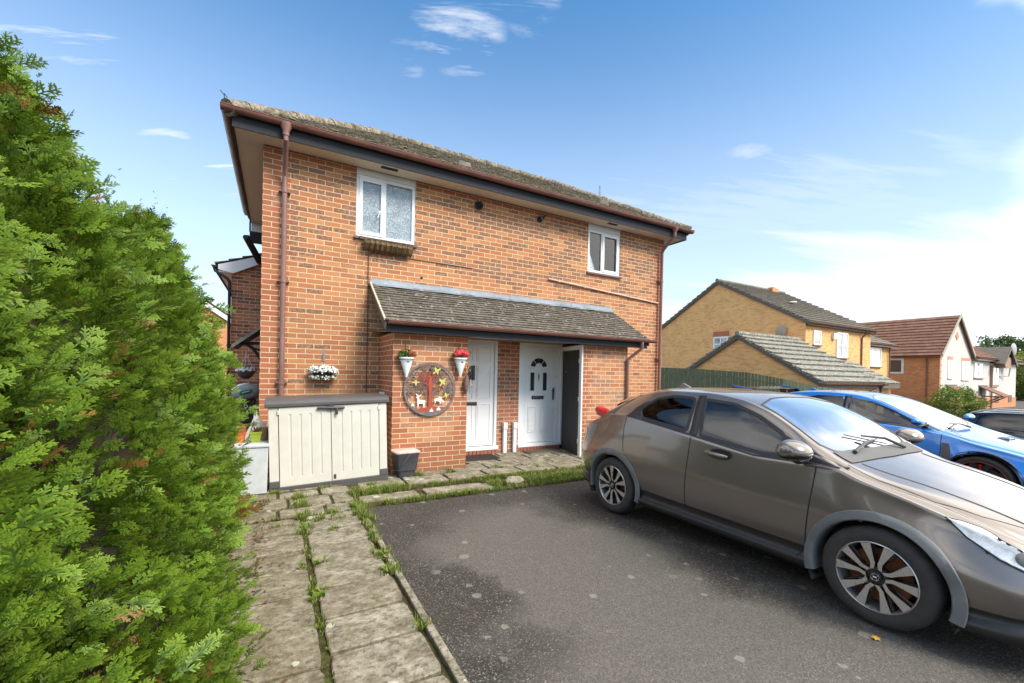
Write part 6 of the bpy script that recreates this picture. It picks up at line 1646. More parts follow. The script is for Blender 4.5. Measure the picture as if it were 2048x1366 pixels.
for sg in (-1, 1):
    mb = MB(); rows = []
    for k in range(9):
        f = k/8; z_ = .73 - .40*f; w_ = .085*math.sin(math.pi*min(1, .25 + .75*f))**.8 if f < 1 else .01
        rows.append([(hs2(s_, z_, sg)[0] if hs2(s_, z_, sg) else Vector((BX + sg*.86, BY + s_, z_))) + Vector((sg*.005, 0, 0)) for s_ in (1.19, 1.19 - w_*.5, 1.19 - w_)])
    mb.grid(rows); mb.build('side_vent', mat('vent_grey', (.09, .085, .08), .5), car2, fixn=False)
mb = MB(); mb.prism([(0, 0), (.30, .03), (.32, .0), (.05, -.02)], -.78, .78, 'yz', Matrix.Translation((BX, BY + 3.72, 1.315)))
for x in (-.78, .76): mb.prism([(-.06, -.02), (.36, .04), (.36, -.05), (.1, -.1)], x, x + .02, 'yz', Matrix.Translation((BX, BY + 3.72, 1.31)))
for x in (-.5, .48): mb.prism([(.08, .02), (.2, .02), (.12, -.36), (-.05, -.34)], x, x + .02, 'yz', Matrix.Translation((BX, BY + 3.72, 1.30)))
mb.build('rear_wing', m_glossb, car2, bevel=.004)
mb = MB(); mb.prism([(0, -.005), (.31, .028), (.34, .075), (.30, .07), (-.02, .012)], -.795, -.78, 'yz', Matrix.Translation((BX, BY + 3.72, 1.30))); mb.prism([(0, -.005), (.31, .028), (.34, .075), (.30, .07), (-.02, .012)], .78, .795, 'yz', Matrix.Translation((BX, BY + 3.72, 1.30))); mb.build('wing_tips', m_blue, car2)
mb = MB(); mb.prism([(-.09, -.01), (.10, -.01), (.085, .02), (.05, .05), (.02, .045)], -.012, .012, 'yz', Matrix.Translation((BX, BY + 3.05, 1.31))); mb.build('roof_fin', m_blue, car2, bevel=.006)
mb = MB(); p = ht2(0, .78)[0]; mb.prism([(-.14, -.01), (.14, -.01), (.11, .022), (-.11, .022)], p.y - .02, p.y + .10, 'xz', Matrix.Translation((BX, 0, p.z))); mb.build('bonnet_scoop', m_glossb, car2, bevel=.006)
for k, (xa, xb, sa, sb) in enumerate(((-.42, .05, 1.24, 1.30), (.3, -.1, 1.22, 1.33))):
    p, q = ht2(xa, sa)[0], ht2(xb, sb)[0]; up = Vector((0, -.01, .028)); mb = MB(); mb.tube([p + up*.7, (p+q)/2 + up*1.6, q + up], [.014, .011, .007], 8); mb.build('wiper', m_lat, car2, smooth=50)
for sg in (-1, 1):
    mb = MB(); rows = []
    for k in range(9):
        f = k/8; s_ = .50 - .38*f; z0_ = .655 - .17*f; rows.append([(hs2(s_, z0_ - .07*math.sin(math.pi*(.15 + .8*f))*u, sg)[0] if hs2(s_, z0_ - .07*u, sg) else Vector((BX + sg*.7, BY + s_, z0_))) + Vector((sg*.006, -.004, .003)) for u in (0, .5, 1)])
    mb.grid(rows); mb.build('head_lamp', m_lamp, car2, fixn=False, smooth=60)
# black car on the lower ground further right ------------------------
T3 = dict(T2); T3['tab'] = dict(T2['tab']); T3['trim_w'] = .02
T3['tab'].update(top=[(0,.6),(.1,.72),(.4,.84),(.8,.92),(1.1,.98),(1.4,1.14),(1.8,1.32),(2.1,1.40),(2.6,1.43),(3.4,1.42),(3.95,1.36),(4.08,1.15),(4.2,.8)],
  rail=[(0,.55),(.1,.66),(.4,.79),(.8,.88),(1.1,.97),(1.4,1.12),(1.8,1.28),(2.1,1.36),(2.6,1.39),(3.4,1.38),(3.95,1.32),(4.08,1.1),(4.2,.76)],
  belt=[(0,.5),(.1,.6),(.4,.74),(.8,.84),(1.1,.92),(1.6,.95),(2.4,.98),(3.4,1.0),(3.95,1.0),(4.08,.95),(4.2,.7)])
T3['side_glass'] = [round_poly([(1.4,.98),(2.25,1.01),(2.25,1.33),(1.9,1.29)], 4, .03), round_poly([(2.36,1.01),(3.85,1.04),(3.78,1.32),(2.37,1.335)], 4, .05)]
T3['side_trim'] = [([(2.3,1.0),(2.3,1.35)], .09)]; T3['side_fill'] = []; T3['glass_mats'] = [m_tint, m_tint]; T3['ws_mat'] = m_tint
T3['windscreen'] = [(0,1.16),(.5,1.2),(.62,1.3),(.60,1.6),(.57,1.95),(.3,2.02),(0,2.03)]; T3['rear_glass'] = [(0,3.98),(.5,3.97),(.5,4.08),(0,4.10)]
T3['style'] = dict(ST2, lip=m_alloy, face=m_alloy, caliper=None)
KX, KY = 15.1, -7.45
car3, hs3, ht3, rib3, ref3, fn3 = car('estate_car', 'black estate car with silver roof rail, partly seen beyond the bonnet of the blue hatchback', KY, KX, T3, m_blk, zoff=-.55)
for sg in (-1, 1):
    mb = MB(); mb.tube([(KX + sg*.58, KY + 2.0, .86), (KX + sg*.585, KY + 2.2, .885), (KX + sg*.575, KY + 3.7, .87), (KX + sg*.57, KY + 3.9, .80)], .02, 8); mb.build('roof_rail', m_alloy, car3, smooth=50)
# ================================================================== RIGHT HAND HOUSES
def hipless_house(): pass
def slope_slab(P0, Ud, Lu, Vd, Lv, rows, th, name, matr, parent, step=.05):
    """roof slope of wide interlocking tiles: one stepped course after another"""
    mb = MB(); P0 = Vector(P0); Ud = Vector(Ud).normalized(); Vd = Vector(Vd).normalized(); N_ = Ud.cross(Vd).normalized(); N_ = N_ if N_.z > 0 else -N_
    r = random.Random(int(Lu*100)); g = Lv/rows; w_ = .33; n = int(Lu/w_) + 1
    for j in range(rows):
        for i in range(n):
            a = i*w_ + (j % 2)*w_*.5 - w_*.5; b = a + w_ - .006; a = max(0, a); b = min(Lu, b)
            if b - a < .03: continue
            d = r.uniform(-.006, .006)
            A = P0 + Ud*a + Vd*(j*g) + N_*(th + step + d); B_ = P0 + Ud*b + Vd*(j*g) + N_*(th + step + d*.5)
            C_ = P0 + Ud*b + Vd*((j+1)*g + .02) + N_*th; D_ = P0 + Ud*a + Vd*((j+1)*g + .02) + N_*th
            k = len(mb.v); mb.v += [tuple(p) for p in (A, B_, C_, D_, A - N_*step*.98, B_ - N_*step*.98)]
            mb.idx((k, k+1, k+2, k+3)); mb.idx((k+4, k+5, k+1, k)); mb.idx((k+4, k, k+3)); mb.idx((k+5, k+2, k+1))
    mb.face([P0, P0 + Ud*Lu, P0 + Ud*Lu + Vd*Lv, P0 + Vd*Lv]); return mb.build(name, matr, parent, fixn=False)

def gable_x(name, label, x0, x1, yA, yR, yB, ze, zr, zb, wmat, rmat, rows, ov=.3, step=.05):
    """house with ridge along X; gable end at x0 looking towards -X; yA near eave, yB far eave"""
    t = thing(name, label, 'house', (x0, yA, zb))
    mb = MB(); mb.face([(x0, yA, zb), (x0, yB, zb), (x0, yB, ze), (x0, yR, zr), (x0, yA, ze)]); mb.face([(x0, yA, zb), (x1, yA, zb), (x1, yA, ze), (x0, yA, ze)])
    mb.face([(x1, yA, zb), (x1, yB, zb), (x1, yB, ze), (x1, yR, zr), (x1, yA, ze)]); mb.face([(x0, yB, zb), (x1, yB, zb), (x1, yB, ze), (x0, yB, ze)])
    mb.build('wall', wmat, t, fixn=False)
    k = (zr - ze)/(yR - yA); ln = math.hypot(yR - yA + ov, (yR - yA + ov)*k); vd = Vector((0, 1, k)).normalized()
    rf = slope_slab((x0 - .12, yA - ov, ze - ov*k), (1, 0, 0), x1 - x0 + .24, vd, ln, rows, .05, 'roof', rmat, t, step)
    k2 = (zr - ze)/(yB - yR); ln2 = math.hypot(yB - yR + ov, (yB - yR + ov)*k2)
    slope_slab((x0 - .12, yB + ov, ze - ov*k2), (1, 0, 0), x1 - x0 + .24, Vector((0, -1, k2)).normalized(), ln2, rows, .05, 'roof', rmat, t, step)
    mb = MB()
    for (y_, kk, sgn) in ((yA - ov, k, 1), (yB + ov, k2, -1)):
        P_ = [(y_, ze - ov*kk - .16), (y_, ze - ov*kk + .03), (yR, zr + .03), (yR, zr - .16)]
        mb.prism(P_, x0 - .14, x0 - .09, 'yz')
    mb.build('barge_board', m_bargeb, t)
    mb = MB(); n = 24
    for i in range(n):   # verge mortar and tile ends
        f = i/n; y_ = yA - ov + (yR - yA + ov)*f; mb.box(x0 - .17, x0 - .02, y_, y_ + (yR-yA+ov)/n*.85, ze - ov*k + (yR-yA+ov)*f*k + .03, ze - ov*k + (yR-yA+ov)*f*k + .10)
        y_ = yB + ov - (yB - yR + ov)*f; mb.box(x0 - .17, x0 - .02, y_ - (yB-yR+ov)/n*.85, y_, ze - ov*k2 + (yB-yR+ov)*f*k2 + .03, ze - ov*k2 + (yB-yR+ov)*f*k2 + .10)
    mb.build('verge', rmat, rf)
    mb = MB(); x = x0 - .15
    while x < x1: mb.tube([(x, yR, zr + .08), (min(x + .44, x1 + .1), yR, zr + .085)], .12, 8); x += .45
    mb.build('ridge', rmat, rf)
    mb = MB(); gutter(mb, (x0 - .2, yA - ov - .07, ze - ov*k + .02), (x1 + .25, yA - ov - .07, ze - ov*k + .02), .075); mb.build('gutter', m_gutter, t, smooth=50, fixn=False)
    mb = MB(); mb.box(x0 - .08, x1 + .1, yA - ov, yA - ov + .03, ze - ov*k - .16, ze - ov*k + .02); mb.face([(x0 - .08, yA - ov, ze - ov*k - .15), (x1, yA - ov, ze - ov*k - .15), (x1, yA, ze - ov*k - .15), (x0 - .08, yA, ze - ov*k - .15)]); mb.build('fascia', m_bargeb, t)
    return t
m_bargeb = mat('barge_brown', (.12, .10, .08), .7, 0, .3, 3, .2)
def win_far(t, x0, x1, z0, z1, y, bars=(), pane=None, lintel=None, frame=.09, hbar=None):
    mb = MB(); f = frame; mb.box(x0, x1, y - .04, y + .04, z0, z0 + f); mb.box(x0, x1, y - .04, y + .04, z1 - f, z1); mb.box(x0, x0 + f, y - .04, y + .04, z0 + f, z1 - f); mb.box(x1 - f, x1, y - .04, y + .04, z0 + f, z1 - f)
    for b in bars: mb.box(b - f*.4, b + f*.4, y - .04, y + .04, z0 + f, z1 - f)
    if hbar: mb.box(x0 + f, x1 - f, y - .045, y + .035, hbar - f*.5, hbar + f*.5)
    w = mb.build('window', m_pvc, t); mb = MB(); mb.box(x0 + f, x1 - f, y - .02, y - .01, z0 + f, z1 - f); mb.build('pane', pane or m_farpane, w)
    mb = MB(); mb.box(x0 - .05, x1 + .05, y - .09, y + .02, z0 - .07, z0 - .005); mb.build('sill', m_sill if not lintel else m_render, w)
    if lintel: mb = MB(); mb.box(x0 - .08, x1 + .08, y - .02, y + .02, z1 + .005, z1 + .28); mb.build('lintel', lintel, w)
    return w
def pane_mat():
    s = NT('far_pane'); v = s.pos(); a = s.noise(v, 1.3, 4); c = s.ramp(a, [(.35, (.16, .19, .19)), (.5, (.40, .44, .43)), (.65, (.55, .58, .56))]); s.pbr(c, .12, 0, None, .5); return s.m
m_farpane = pane_mat(); m_fardark = mat('far_dark_pane', (.09, .07, .06), .2)

# yellow brick house
yh = gable_x('yellow_brick_house', 'yellow brick gabled house with grey tiled roof and satellite dish, right of the main house', 26.33, 34.2, 5.956, 11.5, 17.0, 4.86, 8.0, -.9, m_yellow, m_yroof, 15, .25, .085)
t = yh
mb = MB(); c = Vector((26.2, 7.25, 4.3)); rows = []
for r_, h in ((0, .06), (.2, .04), (.36, -.02)): rows.append([c + Vector((-h, r_*math.cos(2*math.pi*j/20)*.9 + h*.5, r_*math.sin(2*math.pi*j/20))) for j in range(20)])
mb.grid(rows, True); mb.tube([c + Vector((0, 0, -.1)), c + Vector((.13, 0, -.2))], .03, 6); mb.tube([c + Vector((-.02, 0, -.3)), c + Vector((-.4, -.25, -.1))], .018, 5); mb.build('satellite_dish', mat('dish_tan', (.34, .29, .24), .6), t, fixn=False)
mb = MB(); mb.box(26.27, 26.33, 10.65, 11.72, 3.2, 4.25); w_ = mb.build('window', m_pvc, t)
mb = MB()
for a, b in ((10.75, 11.14), (11.22, 11.62)):
    for c_, d_ in ((3.3, 3.72), (3.78, 4.15)): mb.box(26.262, 26.27, a, b, c_, d_)
mb.build('panes', m_farpane, w_)
mb = MB(); mb.box(26.30, 26.325, 10.6, 11.77, 4.26, 4.6); mb.build('lintel', m_brick_l if False else mat('soldier_red', (.42, .15, .08), .85, 0, .3, 20), w_)
win_far(t, 27.1, 27.9, 3.5, 4.33, 5.93); win_far(t, 29.75, 31.1, 2.86, 4.40, 5.93, (30.42,), hbar=3.6)
mb = MB(); mb.box(29.2, 29.5, 5.8, 5.95, 3.95, 4.3); mb.build('alarm_box', m_pvc, t)
mb = MB(); mb.box(32.2, 33.0, 11.2, 11.8, 7.8, 8.22); mb.box(32.4, 32.8, 11.3, 11.7, 8.22, 8.32); mb.build('chimney', m_orange, t)
mb = MB(); mb.lathe([(0, .09), (.2, .07), (.25, 0)], (30.0, 8.6, 6.55), 8); mb.build('roof_vent', m_white, t)
mb = MB(); mb.tube([(32.9, 5.62, 4.6), (32.9, 5.9, 4.2), (32.9, 5.88, -.9)], .05, 8); mb.build('downpipe', m_gutter, t)
# its set back wing
mb = MB(); mb.box(34.25, 41.4, 7.5, 12, -.9, 4.15); mb.build('wing_wall', m_yellow, t)
rf = slope_slab((34.25, 7.15, 4.2), (1, 0, 0), 7.5, (0, 1, .5), 3.2, 6, .05, 'wing_roof', m_yroof, t, .05)
mb = MB(); gutter(mb, (34.2, 7.08, 4.2), (41.9, 7.08, 4.2), .075); mb.box(34.2, 41.8, 7.15, 7.18, 4.02, 4.2); mb.build('wing_gutter', m_gutter, t, fixn=False)
win_far(t, 37.8, 39.9, 2.55, 3.95, 7.47)
mb = MB(); mb.tube([(41.2, 7.4, 4.1), (41.2, 7.4, -.9)], .06, 8); mb.build('downpipe', m_gutter, t)
# garage in front
gr = gable_x('garage', 'low yellow brick garage with lichen-spotted grey tiles and brown barge boards behind the green fence', 19.38, 24.6, 1.95, 5.41, 8.9, 1.45, 3.52, -.9, m_yellow, m_groof, 9, .18, .085); gr['category'] = 'garage'
mb = MB(); mb.box(24.65, 27.2, 2.4, 7, -.9, 1.25); mb.build('porch_wall', m_yellow, gr)
slope_slab((24.6, 2.1, 1.33), (1, 0, 0), 2.75, (0, 1, .55), 2.4, 6, .05, 'porch_roof', m_groof, gr, .05)
mb = MB(); mb.box(24.6, 27.3, 2.06, 2.1, 1.15, 1.36); mb.tube([(24.3, 1.6, 1.38), (24.3, 1.8, 1.1), (23.6, 1.85, 1.0)], .05, 8); mb.tube([(24.3, 1.65, 1.4), (24.3, 1.9, .2)], .05, 8); mb.build('porch_fascia', m_bargeb, gr)
mb = MB(); mb.box(19.9, 24.4, 1.90, 1.945, -.9, 1.05); mb.build('garage_door', mat('garage_door', (.22, .12, .08), .6, 0, .2, 6), gr)
# green fence stepping down the slope
fe = thing('green_fence', 'green painted close board fence beside the main house, its top running downhill', 'fence', (16, 6.5, 0))
mb = MB(); P_ = [(16.0, 9.6, 1.98), (16.0, 6.94, 1.912), (16.0, 4.925, 1.845), (16.2, 2.95, 1.72), (16.7, 1.9, 1.50), (17.6, 1.2, 1.25), (19.0, .6, 1.12)]
pv = []
for a, b in zip(P_[:-1], P_[1:]):
    a, b = Vector(a), Vector(b); n = max(1, int((b-a).length/.115))
    for k in range(n): pv.append((a + (b-a)*k/n, a + (b-a)*(k+1)/n))
for k, (a, b) in enumerate(pv):
    d = (b - a); d.z = 0; d.normalize(); nrm = Vector((-abs(d.y), d.x*(1 if d.y < 0 else -1)*-1, 0)); nrm = Vector((d.y, -d.x, 0)); 
    if nrm.x > 0: nrm = -nrm
    o = nrm*(.012 if k % 2 else 0.); e = (b - a)*.06
    A, B_ = a + e + o, b - e + o; zt_ = a.z + rng.uniform(-.006, .006)
    mb.face([(A.x, A.y, -.9), (B_.x, B_.y, -.9), (B_.x, B_.y, b.z), (A.x, A.y, zt_)]); Cx, Dx = A - nrm*.02, B_ - nrm*.02
    mb.face([(A.x, A.y, zt_), (B_.x, B_.y, b.z), (Dx.x, Dx.y, b.z), (Cx.x, Cx.y, zt_)]); mb.face([(A.x, A.y, -.9), (A.x, A.y, zt_), (Cx.x, Cx.y, zt_), (Cx.x, Cx.y, -.9)]); mb.face([(B_.x, B_.y, -.9), (B_.x, B_.y, b.z), (Dx.x, Dx.y, b.z), (Dx.x, Dx.y, -.9)])
mb.build('boards', mat('fence_green', (.11, .14, .08), .8, 0, .35, 5, .4, 30), fe, fixn=False)
mb = MB()
for a, b in zip(P_[:-1], P_[1:]):
    for dz in (-.25, -1.0): mb.tube([(a[0] + .05, a[1], a[2] + dz), (b[0] + .05, b[1], b[2] + dz)], .03, 4)
mb.build('rails', m_bark, fe)

# orange and white gabled house
wt = thing('white_gabled_house', 'house with white rendered gable, orange brick side wall and steep brown tiled roof', 'house', (46.6, 6.1, -.9))
x0, xr, x1, yF, yBk, ze, zr = 46.64, 50.2, 53.8, 6.127, 13.0, 3.83, 7.1
mb = MB(); mb.face([(x0, yF, -.9), (x0, yBk, -.9), (x0, yBk, ze), (x0, yF, ze)]); mb.build('side_wall', m_orange, wt, fixn=False)
mb = MB(); mb.face([(x0, yF, -.3), (x1, yF, -.3), (x1, yF, ze), (xr, yF, zr), (x0, yF, ze)]); mb.build('gable_wall', m_render, wt, fixn=False)
mb = MB(); mb.box(x0 + .02, 67, yF - .06, yF + .1, -1.0, .12); 
for k in range(14): mb.box(x0 - .03, x0 + (.22 if k % 2 else .36), yF - .025, yF + .01, .12 + k*.265, .12 + k*.265 + .22)
mb.build('brick_plinth', mat('plinth_brick', (.55, .24, .11), .85, 0, .25, 8, .4), wt)
kk = (zr - ze)/(xr - x0); lv = math.hypot(xr - x0 + .25, (xr - x0 + .25)*kk)
rf = slope_slab((x0 - .25, yF - .2, ze - .25*kk), (0, 1, 0), yBk - yF + .3, Vector((1, 0, kk)), lv, 13, .05, 'roof', m_broof, wt, .06)
slope_slab((x1 + .25, yF - .2, ze - .25*kk), (0, 1, 0), yBk - yF + .3, Vector((-1, 0, kk)), lv, 13, .05, 'roof', m_broof, wt, .06)
mb = MB(); mb.prism([(x0 - .3, ze - .25*kk - .1), (x0 - .3, ze - .25*kk + .12), (xr, zr + .14), (xr, zr - .12)], yF - .27, yF - .2, 'xz'); mb.prism([(x1 + .3, ze - .25*kk - .1), (x1 + .3, ze - .25*kk + .12), (xr, zr + .14), (xr, zr - .12)], yF - .27, yF - .2, 'xz'); mb.build('barge_board', mat('barge_tan', (.42, .36, .27), .7), wt)
mb = MB(); gutter(mb, (x0 - .33, yF - .2, ze - .3), (x0 - .33, yBk + .1, ze - .3), .075); mb.tube([(x0 - .33, yF + .7, ze - .35), (x0 - .08, yF + .75, ze - .7), (x0 - .08, yF + .75, -.9)], .055, 8); mb.build('gutter', m_gutter, wt, fixn=False)
m_lin = mat('lintel_brick', (.55, .25, .14), .85)
win_far(wt, 48.35, 49.3, 1.85, 3.35, yF, pane=m_farpane, lintel=m_lin); win_far(wt, 51.5, 53.3, 1.75, 3.35, yF, (52.4,), lintel=m_lin)
mb = MB(); mb.prism([(xr, 5.05), (xr + .35, 5.4), (xr, 5.75), (xr - .35, 5.4)], yF - .04, yF - .005, 'xz'); mb.build('gable_diamond', m_lin, wt)
mb = MB(); mb.box(x0 - .05, x0 + .0, 8.35, 9.65, 2.15, 3.45); mb.box(x0 - .06, x0 - .05, 8.5, 9.5, 2.3, 3.3); o_ = mb.build('window', m_pvc, wt); mb = MB(); mb.box(x0 - .075, x0 - .061, 8.5, 9.5, 2.3, 3.3); mb.build('pane', m_fardark, o_)
def porch(x, z, w_=2.2):
    mb = MB(); mb.prism([(yF, z + .95), (yF, z + .85), (yF - 1.5, z), (yF - 1.5, z + .1)], x, x + w_, 'yz'); p_ = mb.build('door_canopy', m_broof, wt)
    mb = MB(); mb.tube([(x + .2, yF - 1.3, z + .05), (x + .2, yF, z - .8)], .06, 5); mb.tube([(x + w_ - .2, yF - 1.3, z + .05), (x + w_ - .2, yF, z - .8)], .06, 5); mb.tube([(x + .2, yF - 1.4, z + .02), (x + .2, yF, z + .02)], .06, 5); mb.build('bracket', m_gutter, p_)
    mb = MB(); mb.box(x - .1, x + w_ + .1, yF - .06, yF, z + .95, z + 1.03); mb.build('flashing', m_lead, p_)
porch(48.2, .30); porch(56.0, .28)
mb = MB(); mb.box(56.6, 57.6, yF - .03, yF + .02, -.9, 1.1); mb.build('door', mat('far_door', (.07, .07, .075), .5), wt)
# the terrace running on to the right
tr_ = thing('white_terrace', 'lower white rendered terrace with brown roof joined to the right of the white gable', 'house', (54, 6.1, -.9))
mb = MB(); mb.face([(53.8, yF + .02, .1), (67.2, yF + .02, .1), (67.2, yF + .02, 3.9), (53.8, yF + .02, 3.9)]); mb.face([(67.2, yF + .02, -.9), (67.2, 13, -.9), (67.2, 13, 3.9), (67.2, yF + .02, 3.9)]); mb.build('wall', m_render, tr_, fixn=False)
slope_slab((53.9, yF - .35, 3.75), (1, 0, 0), 13.9, Vector((0, 1, .62)), 2.7, 8, .05, 'roof', m_broof, tr_, .05)
mb = MB(); gutter(mb, (53.9, yF - .45, 3.72), (67.9, yF - .45, 3.72), .08); mb.box(53.9, 67.8, yF - .36, yF - .33, 3.5, 3.72); mb.build('gutter', m_gutter, tr_, fixn=False)
mb = MB(); mb.prism([(58.9, 3.3), (61.0, 4.95), (63.2, 3.3), (63.0, 3.1), (61.0, 4.7), (59.1, 3.1)], yF - .9, yF - .8, 'xz'); mb.face([(58.9, yF - .85, 3.35), (61, yF - .85, 5.0), (61, yF + 2.2, 5.0), (58.9, yF + 1, 3.35)]); mb.face([(63.2, yF - .85, 3.35), (61, yF - .85, 5.0), (61, yF + 2.2, 5.0), (63.2, yF + 1, 3.35)]); mb.build('dormer_gable', m_bargeb, tr_, fixn=False)
mb = MB(); mb.box(60.2, 61.9, yF - .7, yF, 3.0, 4.0); mb.box(59.0, 61.2, yF - .1, yF, 1.15, 3.1); mb.tube([(59.1, yF - .1, -.9), (59.1, yF - .1, 3.2)], .08, 6); mb.build('timber_bay', mat('timber_tan', (.36, .22, .14), .7, 0, .2), tr_)
mb = MB(); mb.box(59.35, 60.05, yF - .13, yF - .105, 1.35, 2.95); mb.box(60.25, 60.95, yF - .13, yF - .105, 1.35, 2.95); mb.build('bay_panes', m_farpane, tr_)
win_far(tr_, 54.6, 57.0, 1.95, 3.35, yF, (55.8,))
mb = MB(); c = Vector((63.2, yF - .6, 4.85)); rows = [[c + Vector((r_*math.cos(2*math.pi*j/18), -h, r_*.62*math.sin(2*math.pi*j/18))) for j in range(18)] for r_, h in ((0, .1), (.5, .06), (1.0, -.02))]; mb.grid(rows, True); mb.tube([c, (63.2, yF - .3, 2.2), (61.5, yF, 2.2)], .04, 6); mb.build('satellite_dish', mat('dish_grey', (.34, .34, .36), .6), tr_, fixn=False)
for x in (60.3, 64.4):
    mb = MB(); mb.box(x, x + 1.1, yF - .09, yF - .065, -.35, .35) ; mb.build('window', m_sill, tr_)

# far vegetation
m_oak = foliage_mat('oak_leaf', (.035, .07, .018), (.07, .12, .03), (.10, .16, .04), .25); m_yel = foliage_mat('lime_leaf', (.13, .17, .03), (.24, .29, .06), (.30, .34, .08), .3); m_bush = foliage_mat('bush_leaf', (.07, .13, .02), (.14, .22, .035), (.22, .29, .05), .3)
def crown(t, blobs, n, size, matr, seed, name='crown'):
    rs = np.random.RandomState(seed); Vs = []; Fs = []; Ts = []; off = 0; tot = sum(b[3]*b[4]*b[5] for b in blobs)
    for (x, y, z, rx, ry, rz_) in blobs:
        m = max(60, int(n*rx*ry*rz_/tot)); sh = rs.uniform(-.25, .25)
        v = rs.normal(size=(m, 3)); v /= np.linalg.norm(v, axis=1, keepdims=True)
        k = 1 + .16*np.sin(v[:, :1]*7 + seed) + .14*np.sin(v[:, 1:2]*9 - seed) + .12*np.sin(v[:, 2:]*11)
        rad = rs.uniform(.35, 1.0, (m, 1))**.35
        P = np.array([x, y, z]) + v*np.array([rx, ry, rz_])*rad*k
        a = rs.normal(size=(m, 3)) + v*.5; a /= np.linalg.norm(a, axis=1, keepdims=True); b = np.cross(a, rs.normal(size=(m, 3))); b /= np.linalg.norm(b, axis=1, keepdims=True); c = np.cross(a, b)
        s = (size*rs.uniform(.5, 1.4, m))[:, None]
        V = np.stack([P - b*s, P - c*s*.55, P + b*s, P + c*s*.55], 1).reshape(-1, 3); Vs.append(V); Fs.append(np.arange(m*4).reshape(m, 4) + off); off += m*4
        g = np.clip(rs.uniform(0, 1, m)*.7 + .2 + sh, 0, 1); Ts.append(np.stack([np.repeat(rs.uniform(0, 1, m)*(v[:, 2] > 0), 4), np.repeat(g, 4), np.zeros(m*4)], 1))
    return np_mesh(name, np.concatenate(Vs), np.concatenate(Fs), matr, t, np.concatenate(Ts))
def tree(name, label, x, y, h, blobs, n, size, matr, seed, zb=-.9, cat='tree', tr_r=.25):
    t = thing(name, label, cat, (x, y, zb)); mb = MB(); mb.tube([(x, y, zb), (x + .1, y, zb + h*.35), (x, y + .1, zb + h*.7)], [tr_r, tr_r*.7, tr_r*.35], 10)
    for b in blobs: mb.tube([(x, y, zb + h*.35), ((x+b[0])/2, (y+b[1])/2, (zb + h*.35 + b[2])/2 + .2), (b[0], b[1], b[2])], [tr_r*.45, tr_r*.3, tr_r*.12], 6)
    mb.build('trunk', m_bark, t, smooth=50); crown(t, blobs, n, size, matr, seed); return t
tree('oak_tree', 'wide dark green oak crown rising behind the white terrace roof', 113, 17, 10, [(108.5, 18.5, 6.0, 3.2, 3, 2.2), (112.5, 17, 7.2, 3.6, 3.2, 2.7), (116.5, 15, 6.9, 3.8, 3.2, 2.8), (121, 13, 6.4, 4, 3, 2.8), (113, 17, 4.2, 7, 4, 3)], 26000, .2, m_oak, 3, tr_r=.4)
tree('lime_tree', 'yellow green bushy tree at the right edge beyond the white terrace', 93, 11.5, 5, [(90.2, 13, 1.4, 2.6, 2.5, 2.4), (93.5, 11.2, 2.4, 3.0, 2.6, 3.4), (97.5, 9.2, 3.0, 3.4, 2.6, 3.8), (94, 9.5, .6, 3.5, 2.2, 1.9)], 22000, .15, m_yel, 5)
bsx = thing('round_bush', 'round clipped light green bush in front of the white gabled house', 'bush', (33.8, 1.8, -.83))
mb = MB(); mb.tube([(33.8, 1.8, -.9), (33.8, 1.8, .2)], .06, 8); mb.build('stem', m_bark, bsx); crown(bsx, [(33.8, 1.8, .22, 1.05, 1.05, 1.05)], 7000, .055, m_bush, 8)
# ================================================================== CAMERA / LIGHT / SKY
cam = bpy.data.cameras.new('camera'); co = bpy.data.objects.new('camera', cam); COL.objects.link(co)
f_, yaw, pitch, roll, cyp = 849.187, R(28.9964), R(-.4103), R(1.2064), 752.342
fw = Vector((math.sin(yaw)*math.cos(pitch), math.cos(yaw)*math.cos(pitch), math.sin(pitch)))
r0 = Vector((math.cos(yaw), -math.sin(yaw), 0)); u0 = r0.cross(fw)
rr = r0*math.cos(roll) + u0*math.sin(roll); uu = -r0*math.sin(roll) + u0*math.cos(roll)
co.matrix_world = Matrix(((rr.x, uu.x, -fw.x, .2123), (rr.y, uu.y, -fw.y, -7.0352), (rr.z, uu.z, -fw.z, 1.5), (0, 0, 0, 1)))
cam.sensor_width = 36; cam.lens = f_ / 2048 * 36; cam.shift_y = (cyp - 683) / 2048; cam.clip_end = 2000; cam.clip_start = .05
SC.camera = co
SUN_EL, SUN_AZ = R(45), R(158)   # azimuth measured clockwise from +Y
sd_ = Vector((math.sin(SUN_AZ)*math.cos(SUN_EL), math.cos(SUN_AZ)*math.cos(SUN_EL), math.sin(SUN_EL)))
sun = bpy.data.lights.new('sun', 'SUN'); sun.energy = 2.2; sun.angle = R(20); sun.color = (1, .95, .87)
so_ = bpy.data.objects.new('sun', sun); COL.objects.link(so_); so_.rotation_euler = sd_.to_track_quat('Z', 'Y').to_euler()
w = bpy.data.worlds.new('World'); SC.world = w; w.use_nodes = True
nt = w.node_tree; nt.nodes.clear()
def N(t, **k):
    x = nt.nodes.new(t)
    for a, b in k.items(): setattr(x, a, b)
    return x
def wm(op, a, b=None, clamp=False):
    x = N('ShaderNodeMath', operation=op, use_clamp=clamp)
    for i, v in enumerate((a, b)):
        if v is None: continue
        if isinstance(v, (int, float)): x.inputs[i].default_value = v
        else: nt.links.new(v, x.inputs[i])
    return x.outputs[0]
def wr(v, a, b, c=0, d=1):
    x = N('ShaderNodeMapRange'); x.interpolation_type = 'SMOOTHSTEP'; nt.links.new(v, x.inputs[0])
    for k, q in enumerate((a, b, c, d)): x.inputs[k+1].default_value = q
    return x.outputs[0]
tc = N('ShaderNodeTexCoord'); sp = N('ShaderNodeSeparateXYZ'); nt.links.new(tc.outputs['Generated'], sp.inputs[0])
